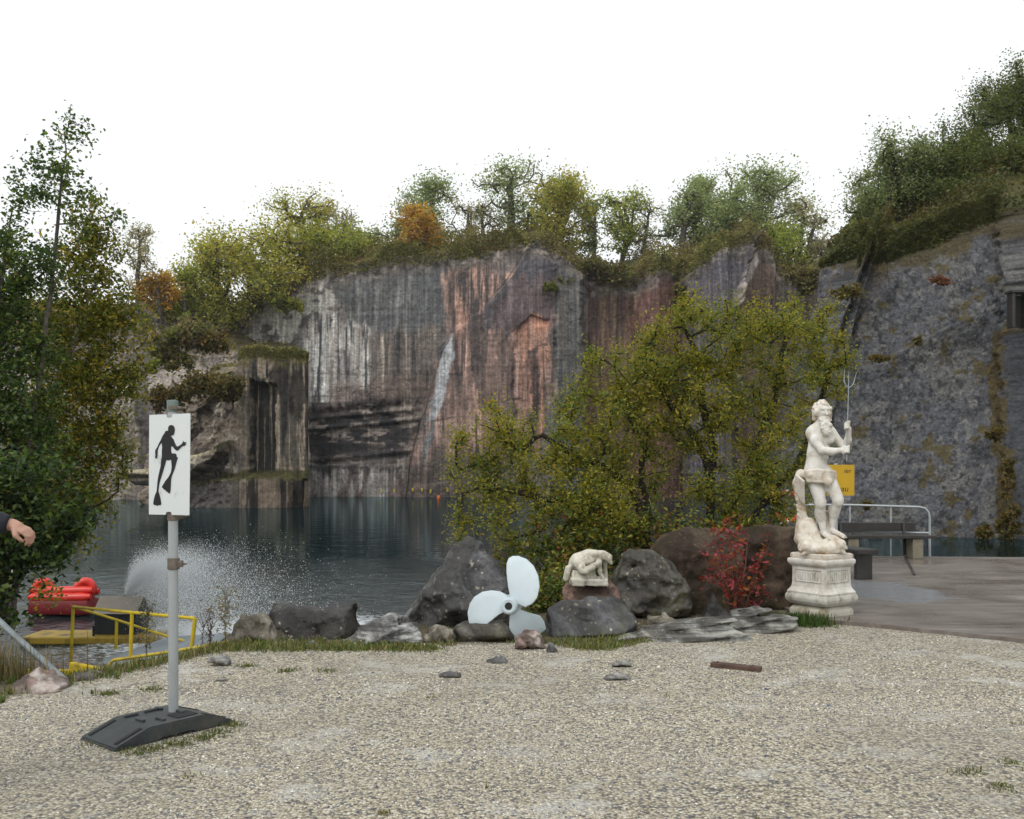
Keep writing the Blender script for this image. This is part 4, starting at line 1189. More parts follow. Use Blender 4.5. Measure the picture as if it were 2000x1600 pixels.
g_tr = [[w(0, 1240), w(40, 1060), w(72, 900), w(82, 700), w(100, 560), w(150, 480), w(190, 400)],
        [w(72, 880), w(110, 740), (w(135, 690)), w(165, 610), w(200, 520)],
        [w(66, 1000), w(150, 880, .2), w(210, 800, .2), w(250, 740, .2)],
        [w(20, 1150), w(100, 1040, -.2), w(190, 990, -.2), w(230, 960, -.2)]]
g_bl = [bl(190, 430, 48, 55), bl(165, 520, 70, 70), bl(225, 470, 35, 60, wt=.7), bl(140, 620, 90, 80), bl(215, 620, 60, 70), bl(265, 640, 40, 60, wt=.6), bl(170, 740, 110, 80), bl(250, 740, 45, 60, wt=.7),
        bl(130, 850, 100, 80), bl(215, 850, 55, 70, wt=.7), bl(105, 960, 90, 80), bl(190, 960, 60, 70, wt=.8), bl(120, 1045, 60, 50, wt=.8), bl(240, 900, 40, 60, wt=.5), bl(105, 1150, 55, 40, wt=.35)]
tree("birch_tree", "golden yellow birch with pale stem leaning over the water on the left", "tree", g_tr, g_bl, 560, 30000, (0.054, 0.038),
     [G_DARK, G_MID, (0.10, 0.10, 0.018), G_YEL, G_GOLD, (0.30, 0.19, 0.02)], [.08, .20, .28, .26, .13, .05], 43, seg=.2, spread=.14, tip=.0042, bark='bark_birch', droop=.5, side=6, var=.35, shell=.1, hang=.12)
d = 9.6
w = lambda px, py, dd=0.0: W(px, py, d + dd)
pm = d / F
tree("alder_bush", "dark green bush overhanging the water below the birches", "shrub", [[w(-40, 1310), w(-10, 1150), w(20, 1000), w(40, 900)], [w(-40, 1310), w(10, 1180), w(60, 1090), w(140, 1050)], [w(-60, 1310), w(-90, 1100), w(-100, 950)]],
     [bl(10, 940, 90, 70), bl(60, 1040, 90, 60), bl(5, 1130, 55, 55), bl(125, 1000, 60, 60, wt=.7), bl(-90, 1040, 110, 140), bl(95, 1085, 60, 26, wt=.8), bl(0, 1200, 45, 40), bl(160, 930, 40, 40, wt=.5)],
     300, 11000, (0.075, 0.05), [G_DARK, (0.020, 0.036, 0.012), G_MID, (0.085, 0.095, 0.02), G_GOLD], [.36, .28, .22, .10, .04], 47, seg=.18, spread=.13, tip=.004, droop=.3, side=5, var=.35, shell=.1)

# ---- trees on the rims
FAR = 1.4
def far_tree(name, label, px, vb, vt, wpx, D, pal, probs, seed, n_leaf, leaf, density=1.0, cat="tree", group=None, bark='bark_grey', n_pts=60, stems=1, spread=None, crown0=0.28, bare=False, minr=0.0, blobs=6, cfg=None):
    rng = np.random.default_rng(seed)
    base = W(px, vb, D); top = W(px, vt, D)
    Ht = top[2] - base[2]; R = wpx / F * D / 2
    tr = []
    for k in range(stems):
        j = (rng.random(3) - .5) * (R * 0.5 * (stems > 1) + 0.04 * R); j[2] = 0
        b_ = base.copy(); b_[2] -= 0.8
        tr.append([b_, base + j * 1.2 + np.array((rng.standard_normal() * .05 * R, 0, Ht * .35)), base + j * 2.0 + np.array((rng.standard_normal() * .1 * R, 0, Ht * .8))])
    bl_ = []
    for k in range(blobs):
        a = rng.random() * 6.283; h = crown0 + (1 - crown0) * (k + .5) / blobs
        prof = math.sin(math.pi * min(1, max(0.12, (h - crown0 * .6) / (1.08 - crown0 * .6)))) ** 0.6
        off = R * prof * 0.78 * rng.random() ** .5
        r = R * (0.22 + 0.26 * rng.random()) * (0.6 + 0.4 * prof)
        c = base + np.array((math.cos(a) * off, math.sin(a) * off, h * Ht))
        c[2] = min(c[2], top[2] - r * .75)
        bl_.append((c, (r, r, r * .8)))
    c = top.copy(); c[2] -= R * .3; bl_.append((c, (R * .34, R * .34, R * .3)))
    t = tree(name, label, cat, tr, bl_, n_pts, n_leaf, leaf, np.asarray(pal) * (FAR if name == 'rim_tree' else 1.15), probs, seed, seg=max(Ht / 14, 0.2), spread=spread or R * 0.17, tip=R * 0.011, bark=bark, group=group, side=5, twig_leaf=.25, var=.3, shell=.15)
    return t
P_OAK = ([(0.085, 0.115, 0.045), (0.125, 0.155, 0.062), (0.15, 0.175, 0.08), (0.17, 0.175, 0.05)], [.2, .35, .25, .2])
P_GREEN = ([(0.11, 0.14, 0.032), (0.15, 0.175, 0.036), (0.19, 0.19, 0.036), (0.24, 0.21, 0.036)], [.3, .3, .25, .15])
P_GOLD = ([(0.12, 0.135, 0.032), (0.17, 0.18, 0.036), (0.22, 0.205, 0.042), (0.23, 0.175, 0.042), (0.15, 0.115, 0.045)], [.26, .30, .2, .15, .09])
P_ORANGE = ([(0.27, 0.17, 0.03), (0.23, 0.125, 0.035), (0.24, 0.19, 0.04), (0.15, 0.11, 0.045)], [.4, .25, .2, .15])
P_PALE = ([(0.18, 0.175, 0.095), (0.22, 0.20, 0.10), (0.17, 0.145, 0.10), (0.15, 0.165, 0.08)], [.3, .25, .2, .25])
P_DARK = ([(0.045, 0.065, 0.02), (0.07, 0.09, 0.026), (0.10, 0.105, 0.03), (0.12, 0.10, 0.034)], [.35, .3, .22, .13])
GR = "trees along the quarry rim"
rim = [  # px, base v, top v, width, distance, palette, leaves, label
 (268, 600, 436, 62, 92, P_PALE, 900, "thin pale misty tree rising between the golden birch and the gap"),
 (312, 600, 532, 62, 93, P_ORANGE, 1300, "small orange-tinted tree low in the gap beside the birch"),
 (362, 645, 520, 80, 96, P_GREEN, 2200, "bright green rounded tree left of the golden hillside trees"),
 (412, 640, 482, 120, 99, P_GOLD, 2800, "leftmost golden green tree at the foot of the hillside"),
 (470, 625, 458, 150, 102, P_GOLD, 3600, "wide golden green tree low on the hillside above the pale shoulder"),
 (535, 570, 440, 120, 106, P_GOLD, 2800, "golden green tree halfway up the left hillside"),
 (588, 545, 386, 130, 112, P_GOLD, 2600, "tall yellow tree with airy top on the left hillside"),
 (640, 530, 398, 80, 114, P_PALE, 1100, "half bare pale tree right of the tall yellow tree"),
 (640, 530, 445, 110, 110, P_GREEN, 2400, "green tree just over the pale rock shoulder"),
 (705, 512, 452, 90, 118, P_GREEN, 1700, "low yellow green tree in the dip of the skyline"),
 (770, 500, 425, 70, 114, P_OAK, 1200, "small green tree left of the orange one"),
 (808, 500, 402, 78, 109, P_ORANGE, 2200, "orange autumn tree on the skyline"),
 (838, 495, 343, 108, 116, P_OAK, 3000, "round bluish green oak standing behind the orange tree"),
 (905, 490, 388, 70, 115, P_PALE, 700, "bare twiggy tree between the round oak and the open oak"),
 (945, 485, 400, 60, 114, P_PALE, 700, "bare grey twiggy bush left of the open oak"),
 (995, 478, 316, 118, 113, P_OAK, 2000, "open bluish oak with visible limbs at the skyline's summit"),
 (1078, 478, 330, 110, 114, P_PALE, 800, "bare-topped brownish tree behind the golden dome"),
 (1088, 480, 355, 112, 110, P_GOLD, 3600, "dense golden brown dome-shaped tree right of the open oak"),
 (1160, 500, 388, 60, 113, P_OAK, 1100, "slim airy green tree right of the golden dome"),
 (1212, 505, 376, 84, 113, P_GREEN, 1900, "pale yellow green airy tree above the brown flutes"),
 (1258, 515, 392, 60, 114, P_PALE, 800, "half bare brownish tree above the fins"),
 (1335, 520, 372, 100, 112, P_OAK, 2600, "bushy green tree above the grey rock fin"),
 (1372, 505, 342, 76, 116, P_OAK, 2200, "upright green tree behind the grey rock fin"),
 (1480, 500, 324, 150, 113, P_OAK, 4800, "largest bluish green oak above the pointed grey fin"),
 (1420, 500, 372, 100, 110, P_OAK, 3000, "green tree left of the largest oak"),
 (1560, 535, 385, 110, 112, P_PALE, 1500, "pale tree with bare outer twigs right of the largest oak"),
 (1545, 540, 440, 100, 109, P_GREEN, 2400, "low green tree under the pale bare-twigged tree"),
 (1610, 545, 470, 60, 110, P_PALE, 1000, "small pale tree at the notch before the right cliff"),
]
for i, (px, vb, vt, wd, D, pp, nl, lab) in enumerate(rim):
    far_tree("rim_tree", lab, px, vb, vt, wd * 1.55, D, pp[0], pp[1], 200 + i, int(nl * 2.1), (0.34, 0.23) if nl > 1000 else (0.30, 0.15), group=GR, n_pts=110 if nl > 1000 else 130, stems=1 + (i % 3 == 1), crown0=.05 if pp in (P_GOLD, P_ORANGE) else .06, blobs=16)
near_rim = [
 (1690, 500, 440, 70, 44, P_GREEN, 2400, "small yellow green tree at the left end of the right cliff's top"),
 (1745, 485, 283, 150, 46, P_OAK, 6500, "leftmost tall airy oak on the right cliff with visible trunk"),
 (1800, 470, 300, 120, 47, P_DARK, 5000, "dark bushy tree right of the airy oak on the right cliff"),
 (1852, 440, 262, 130, 47, P_DARK, 6000, "olive spreading tree in the middle of the right cliff's trees"),
 (1915, 410, 218, 150, 48, P_DARK, 7000, "broad dark tree below the tallest on the right cliff"),
 (1985, 380, 140, 150, 49, P_DARK, 7000, "tallest dark tree cut by the right picture edge"),
 (1960, 400, 290, 150, 46, P_DARK, 6500, "dense low dark tree under the tallest one at the right edge"),
 (2070, 360, 150, 170, 50, P_DARK, 6000, "dark tree just beyond the right picture edge"),
 (1880, 440, 350, 130, 45, P_DARK, 5200, "bushy dark tree filling the slope on the right cliff"),
]
for i, (px, vb, vt, wd, D, pp, nl, lab) in enumerate(near_rim):
    far_tree("cliff_tree", lab, px, vb, vt, wd * 1.45, D, pp[0], pp[1], 300 + i, int(nl * 2.4), (0.14, 0.09), group="trees on top of the right cliff", n_pts=130, stems=1 + (i % 2), bark='bark_dark', crown0=.10, blobs=17)

# ---- scrub covering the slopes (too many stems to count)
def scrub(name, label, X, Y, Z, cols, n, leaf, hgt, pal, probs, seed, umask=None):
    rng = np.random.default_rng(seed)
    nu, nv = X.shape
    i = rng.integers(0, nu - 1, n); j = rng.integers(cols[0], cols[1] - 1, n)
    fu, fv = rng.random(n), rng.random(n)
    def ip(A): return (A[i, j] * (1 - fu) * (1 - fv) + A[i + 1, j] * fu * (1 - fv) + A[i, j + 1] * (1 - fu) * fv + A[i + 1, j + 1] * fu * fv)
    P = np.stack((ip(X), ip(Y), ip(Z)), 1)
    u = CX + P[:, 0] / P[:, 1] * F
    dens = fbm(P[:, 0] * 0.22, P[:, 1] * 0.22, P[:, 2] * .3, seed, 3)
    hh = hgt * np.clip(0.5 + 1.3 * dens, 0.08, 1.3)
    P[:, 2] += hh * rng.random(n) ** .8
    keep = rng.random(n) < np.clip(0.7 + 1.2 * dens, 0.3, 1)
    if umask is not None: keep &= umask(u, P)
    P = P[keep]
    cl = np.clip(0.5 + 0.9 * fbm(P[:, 0] * .16, P[:, 1] * .16, 0, seed + 4, 3) + .15 * rng.standard_normal(len(P)), 0, .999)
    V, Fq, c = leaves(P, rng, leaf[0], leaf[1], np.asarray(pal) * 1.2, probs, cl, .2, .35)
    o = np_mesh(name, V, Fq, M['leaf'], col=c, smooth=False)
    return tag(o, label, "scrub", kind="stuff")
P_SCR = ([(0.065, 0.075, 0.026), (0.105, 0.11, 0.03), (0.14, 0.13, 0.036), (0.12, 0.09, 0.042), (0.10, 0.065, 0.045), (0.20, 0.17, 0.03)], [.2, .22, .2, .16, .12, .10])
scrub("rim_scrub", "brown and olive scrub covering the slope above the main quarry wall", MX, MY, MZ, (NR - 14, NR + 24), 70000, (0.34, 0.21), 2.4, *P_SCR, 71)
scrub("cliff_top_scrub", "olive scrub and fern covering the slope above the right cliff", rcl[1], rcl[2], rcl[3], (rcl[4] - 7, rcl[4] + 29), 170000, (0.17, 0.11), 1.5, [(0.03, 0.04, 0.012), (0.05, 0.055, 0.016), (0.075, 0.07, 0.02), (0.07, 0.045, 0.02), (0.11, 0.09, 0.02)], [.3, .26, .2, .14, .1], 72)
scrub("outcrop_scrub", "yellowish grass and scrub on top of the jutting rock block", oc[1], oc[2], oc[3], (oc[4] - 10, oc[4] + 8), 9000, (0.26, 0.13), 0.55, [(0.055, 0.06, 0.02), (0.10, 0.10, 0.03), (0.15, 0.14, 0.05), (0.09, 0.07, 0.03)], [.25, .3, .25, .2], 73, umask=lambda u, P: u < 606)
scrub("left_cliff_scrub", "dark scrub along the top of the left quarry wall", lc[1], lc[2], lc[3], (lc[4] - 30, lc[4] + 14), 12000, (0.36, 0.22), 1.0, *P_SCR, 74)

# shrubs rooted on the rocks
def shrub(label, px, py, rx, rz, D, pal, probs, seed, n, leaf, group=None, sub=4):
    rng = np.random.default_rng(seed)
    k = D / F
    bls = [(W(px + (rng.random() - .5) * rx * 1.3, py + (rng.random() - .5) * rz * 0.9, D - .3 * rx * k * rng.random()), (rx * k * .55, rx * k * .45, rz * k * .6)) for _ in range(sub)]
    b0 = W(px, py + rz, D + .1)
    return tree("shrub", label, "shrub", [[b0, W(px, py, D)]], bls, 40, n, leaf, pal, probs, seed, seg=max(rx * k * .25, .1), spread=rx * k * .16, tip=rx * k * .008, group=group, side=4, var=.35, shell=.1)
GS = "shrubs growing on the rock faces"
P_RUST = ([(0.06, 0.062, 0.02), (0.10, 0.085, 0.022), (0.13, 0.08, 0.022), (0.085, 0.055, 0.024)], [.3, .28, .22, .2])
for a in [("olive shrub filling the corner above the jutting block's left end", 365, 650, 62, 34, 70.5, *P_SCR, 401, 2600, (.36, .24)),
          ("brownish shrub on the block's left shoulder", 425, 662, 40, 26, 70.0, *P_RUST, 402, 1500, (.34, .22)),
          ("rust-coloured shrub hanging down the block's left flank", 400, 745, 66, 32, 67.2, *P_RUST, 403, 2400, (.36, .22)),
          ("small rust shrub in the hollow of the jutting block", 455, 765, 34, 36, 67.4, *P_RUST, 404, 1300, (.34, .22)),
          ("dark rust shrub at the block's left foot", 330, 775, 36, 40, 67.6, *P_RUST, 405, 1500, (.36, .22)),
          ("green shrub above the diver sign's top", 330, 690, 46, 36, 70.0, *P_SCR, 406, 1600, (.36, .22)),
          ("bright green leafy shrub at the gap by the golden birch", 300, 716, 22, 14, 66.0, [(0.10, 0.14, 0.02), (0.14, 0.15, 0.02)], [.5, .5], 407, 420, (.3, .2)),
          ("yellow green shrub at the water's edge on the far right", 1975, 1020, 26, 42, 33.4, *P_RUST, 408, 1600, (.14, .09)),
          ("tall orange-brown shrub in the crevice at the right edge", 1966, 930, 16, 52, 33.4, *P_RUST, 409, 1300, (.14, .09)),
          ("low olive shrub at the waterline of the right cliff", 1915, 1040, 24, 16, 33.8, *P_RUST, 410, 900, (.14, .09)),
          ("reddish shrub high on the right cliff", 1838, 545, 20, 12, 36.2, [(0.16, 0.06, 0.03), (0.12, 0.07, 0.03)], [.5, .5], 411, 500, (.14, .09)),
          ("yellowish tuft on the ledge at the right cliff's left end", 1655, 572, 46, 16, 36.6, *P_RUST, 412, 500, (.16, .09)),
          ("olive tuft on the diagonal ledge of the right cliff", 1800, 665, 14, 10, 35.4, *P_RUST, 413, 350, (.13, .09)),
          ("olive tuft left of centre on the right cliff", 1715, 700, 26, 7, 35.8, *P_RUST, 414, 420, (.13, .09)),
          ("brown tuft behind the bench on the right cliff", 1690, 985, 14, 14, 34.6, *P_RUST, 415, 350, (.13, .09)),
          ("yellow tuft below the ledge line at the far right", 1945, 850, 22, 16, 33.6, *P_RUST, 416, 500, (.13, .09)),
          ("bright yellow green tuft on the slate wedge below the summit", 1072, 560, 16, 14, 102.0, [(0.13, 0.13, 0.02), (0.10, 0.11, 0.02)], [.5, .5], 417, 420, (.4, .26)),
          ("yellow green ledge shrub above the smooth grey slab", 1115, 545, 26, 10, 103.0, [(0.13, 0.12, 0.03), (0.10, 0.10, 0.02)], [.5, .5], 418, 460, (.4, .26)),
          ("olive shrub in the cleft between the rock fins", 1330, 570, 18, 24, 101.0, *P_SCR, 419, 700, (.42, .28)),
          ("wide brown shrub on the slope left of the fins", 1190, 525, 56, 24, 104.0, *P_SCR, 420, 1700, (.44, .28)),
          ("brown shrub right of the pointed fin", 1565, 545, 44, 30, 102.0, *P_SCR, 421, 1700, (.44, .28)),
          ("bright green shrub over the pale shoulder's edge", 560, 590, 34, 20, 101.0, *P_GREEN, 422, 1000, (.44, .28))]:
    shrub(*a, group=GS)

# ---- red bush between slab and pedestal, weeds on the bank
d = 10.05
w = lambda px, py, dd=0.0: W(px, py, d + dd)
pm = d / F
rr_ = random.Random(3)
tr = [[w(1440 + rr_.uniform(-14, 14), 1212), w(1440 + (q := rr_.uniform(-70, 80)) * .5, 1130, rr_.uniform(-.15, .1)), w(1440 + q, 1130 - rr_.uniform(20, 110), rr_.uniform(-.2, .15))] for _ in range(16)]
tree("red_bush", "small bush with crimson leaves in front of the dark slab", "shrub", tr, [bl(1432, 1100, 68, 66), bl(1450, 1150, 62, 50), bl(1420, 1045, 46, 44, wt=.7)], 110, 560, (0.066, 0.038),
     [(0.17, 0.018, 0.022), (0.24, 0.045, 0.05), (0.14, 0.022, 0.014), (0.19, 0.075, 0.02), (0.10, 0.07, 0.025)], [.26, .20, .22, .18, .14], 51, seg=.12, spread=.06, tip=.0028, bark='bark_red' if 'bark_red' in M else 'bark_grey', var=.3, shell=.1)

def weed(label, px, py0, py1, d, colr, seed, n, leaf, wob=.04):
    rng = np.random.default_rng(seed)
    a, b_ = W(px, py0, d), W(px + rng.uniform(-8, 8), py1, d)
    t = thing("weed", label, "weed", a)
    q = np.linspace(0, 1, 9)[:, None]
    st_ = a * (1 - q) + b_ * q + rng.standard_normal((9, 3)) * .008
    ed = [(st_[k], st_[k + 1], .005 * (1 - .08 * k), .005 * (1 - .08 * (k + 1))) for k in range(8)]
    for k in range(6):
        p = st_[rng.integers(3, 8)]; e_ = p + np.array((rng.uniform(-.08, .08), rng.uniform(-.05, .05), rng.uniform(.05, .16)))
        ed.append((p, e_, .003, .002))
    V, Fq = tubes_from_edges([e[0] for e in ed], [e[1] for e in ed], np.array([e[2] for e in ed]), np.array([e[3] for e in ed]), 5)
    np_mesh("stem", V, Fq, M['bark_grey'], t)
    f = .25 + .75 * rng.random((n, 1))
    P = a * (1 - f) + b_ * f + rng.standard_normal((n, 3)) * wob * (0.4 + f)
    V, Fq, c = leaves(P, rng, leaf, leaf * .45, colr, np.ones(len(colr)), None, .2, .3)
    np_mesh("foliage", V, Fq, M['leaf'], t, col=c, smooth=False)
weed("dark red seeded dock stalk on the bank near the yellow rail", 411, 1282, 1190, 8.5, [(0.05, 0.014, 0.012), (0.075, 0.02, 0.016)], 61, 260, .022, .018)
weed("thin brown stalk left of the dark red dock", 396, 1284, 1212, 8.5, [(0.06, 0.03, 0.02), (0.09, 0.05, 0.03)], 62, 60, .02, .014)
weed("tall pale leafy weed beside the tan boulder", 438, 1265, 1148, 8.5, [(0.12, 0.13, 0.045), (0.16, 0.14, 0.07), (0.15, 0.10, 0.06)], 63, 240, .04, .06)
weed("thin green vine climbing the yellow railing post", 284, 1300, 1180, 8.4, [(0.09, 0.09, 0.02), (0.06, 0.06, 0.018)], 64, 150, .035, .03)

# ---- grass (nobody could count it)
def grass(name, label, pts, rng, hmin, hmax, wd, pal, lean=.45, per=1):
    n = len(pts)
    a = rng.random(n) * 6.283; h = hmin + (hmax - hmin) * rng.random(n) ** 1.6
    le = lean * h * rng.random(n)
    dx, dy = np.cos(a), np.sin(a)
    pts = np.asarray(pts)
    s = np.stack((-dy, dx, 0 * dx), 1) * wd / 2
    mid = pts + np.stack((dx * le * .35, dy * le * .35, h * .6), 1)
    tip = pts + np.stack((dx * le, dy * le, h), 1)
    V = np.stack((pts - s, pts + s, mid + s * .8, mid - s * .8, tip, tip), 1)
    V[:, 5] += s * .15
    V = V.reshape(-1, 3)
    b_ = np.arange(n)[:, None] * 6
    Fq = np.concatenate((b_ + np.array((0, 1, 2, 3)), b_ + np.array((3, 2, 5, 4))), 0)
    pal = np.asarray(pal); c = pal[rng.integers(0, len(pal), n)] * (.7 + .6 * rng.random((n, 1)))
    o = np_mesh(name, V, Fq, M['grass'], col=np.repeat(c, 6, 0), smooth=False)
    return tag(o, label, "grass", kind="stuff")
rng = np.random.default_rng(81)
def on_ground(x, y): return np.stack((x, y, ground_z(x, y)), 1)
GP = [(0.08, 0.125, 0.024), (0.12, 0.155, 0.032), (0.16, 0.16, 0.045), (0.20, 0.17, 0.07)]
x = rng.uniform(-2.7, 3.5, 15000); yl = np.interp(x, (-2.7, -1.0, 0.9, 1.3, 3.2, 3.6), (8.25, 8.3, 8.4, 8.75, 9.7, 9.9))
y = yl + rng.exponential(.28, len(x)) - .18 * rng.random(len(x))
k = (fbm(x * 1.0, y * 1.8, 0, 82, 4, .6) * 1.3 + .2 * rng.random(len(x)) > .10) & (y < yl + 1.4)
grass("turf", "short green grass growing along the foot of the boulders", on_ground(x[k], y[k]), rng, .010, .065, .010, GP, 1.0)
x = rng.uniform(-5.2, -2.2, 7000); y = bank(x) + rng.normal(-0.05, .22, len(x))
k = fbm(x * 1.2, y * 1.2, 0, 83, 4) > -.15
grass("bank_grass", "rough green and straw-coloured grass on the bank by the yellow gangway", on_ground(x[k], y[k]), rng, .012, .075, .010, GP + [(0.22, 0.18, 0.085)], .9)
x = rng.normal(-4.3, .28, 1500); y = rng.normal(7.35, .2, 1500)
grass("dry_grass", "tall straw-coloured grass tuft by the grey pipe", on_ground(x, y), rng, .12, .42, .008, [(0.28, 0.17, 0.085), (0.15, 0.13, 0.05), (0.09, 0.10, 0.03), (0.24, 0.20, 0.11)], .5)
x = rng.uniform(-4.8, -3.1, 9000); y = 6.35 + .35 * rng.standard_normal(9000) + .25 * (x + 3.9)
k = fbm(x * 1.5, y * 1.5, 0, 84, 3) > -.1
grass("verge_grass", "green moss and clover around the pink rock", on_ground(x[k], y[k]), rng, .012, .06, .012, [(0.06, 0.11, 0.018), (0.085, 0.125, 0.024), (0.13, 0.135, 0.04)], .9)
# sparse tufts on the gravel and round the sign's foot
cx_ = np.concatenate([rng.uniform(-4, 4.5, 44), [W(p, 1500, 5)[0] for p in (0,)]]); cy_ = np.concatenate([rng.uniform(3.9, 6.5, 44), [5]])
gx_, gy_ = [], []
for a, b_ in zip(cx_, cy_):
    if vnoise(a * .6, b_ * .9, 0, 85) < 0.05: continue
    n_ = rng.integers(6, 34); s_t = rng.uniform(.012, .045); gx_.append(rng.normal(a, s_t, n_)); gy_.append(rng.normal(b_, s_t * .9, n_))
for (p, q, n_) in ((245, 1462, 60), (300, 1462, 120), (345, 1452, 160), (400, 1440, 150), (452, 1415, 140), (430, 1428, 110), (190, 1455, 40), (275, 1472, 70), (640, 1310, 90), (560, 1310, 120), (480, 1300, 160), (210, 1352, 160), (300, 1345, 120), (1890, 1515, 70), (1960, 1545, 80), (1980, 1500, 50)):
    dd = EYE * F / (q - HY); gx_.append(rng.normal((p - CX) / F * dd, .05, n_)); gy_.append(rng.normal(dd, .035, n_))
gx_, gy_ = np.concatenate(gx_), np.concatenate(gy_)
grass("grass_tufts", "sparse small weed tufts scattered over the gravel", on_ground(gx_, gy_), rng, .006, .032, .007, [(0.10, 0.13, 0.03), (0.14, 0.15, 0.04), (0.17, 0.15, 0.06), (0.08, 0.11, 0.024)], 1.3)
x = rng.normal(3.12, .16, 1500); y = rng.normal(9.75, .12, 1500)
grass("pedestal_grass", "bright green grass at the left foot of the pedestal", on_ground(x, y), rng, .03, .13, .012, [(0.04, 0.085, 0.012), (0.055, 0.10, 0.018), (0.05, 0.07, 0.015)])
# ------------------------------------------------------------------ boulders
M['rock_grey'] = mat_rock("rock_grey", (0.11, 0.11, 0.11), (0.26, 0.26, 0.25), (0.03, 0.029, 0.027), 0.55, scale=3.0, moss=0.1, lscale=13)
M['rock_tan'] = mat_rock("rock_tan", (0.20, 0.175, 0.13), (0.34, 0.32, 0.27), (0.09, 0.075, 0.05), 0.3, scale=4.0, moss=0.25)
M['rock_dark'] = mat_rock("rock_dark", (0.026, 0.023, 0.019), (0.068, 0.062, 0.053), (0.010, 0.009, 0.008), 0.35, (0.30, 0.29, 0.25), scale=3.5, moss=0.1, lscale=11)
M['rock_mottled'] = mat_rock("rock_mottled", (0.065, 0.066, 0.072), (0.16, 0.16, 0.155), (0.022, 0.020, 0.018), 0.5, (0.40, 0.38, 0.28), scale=2.6, moss=0.22, lscale=9)
M['rock_layered'] = mat_rock("rock_layered", (0.22, 0.22, 0.215), (0.46, 0.46, 0.44), (0.045, 0.045, 0.043), 0.1, scale=5, strata=((2.2, 3.0, 16.0), (0, 0.35, 0)))
M['rock_slab'] = mat_rock("rock_slab", (0.17, 0.17, 0.155), (0.36, 0.355, 0.32), (0.03, 0.03, 0.027), 0.25, scale=5, strata=((1.6, 3.0, 26.0), (0, 0.12, 0)), moss=0.15)
M['rock_red'] = mat_rock("rock_red", (0.20, 0.115, 0.085), (0.30, 0.20, 0.155), (0.08, 0.055, 0.045), 0.15, scale=5)
M['rock_pink'] = mat_rock("rock_pink", (0.30, 0.205, 0.175), (0.52, 0.47, 0.43), (0.13, 0.08, 0.068), 0.0, scale=6, strata=((4, 4, 10.0), (0.3, 0.9, 0)))
M['rock_brown'] = mat_rock("rock_brown", (0.068, 0.046, 0.031), (0.12, 0.088, 0.062), (0.024, 0.017, 0.012), 0.22, (0.25, 0.22, 0.16), scale=2.2, moss=0.3, lscale=10, wet=False)
M['rock_olive'] = mat_rock("rock_olive", (0.072, 0.066, 0.050), (0.17, 0.162, 0.138), (0.020, 0.018, 0.014), 0.5, (0.33, 0.32, 0.22), scale=2.6, moss=0.35, lscale=10)

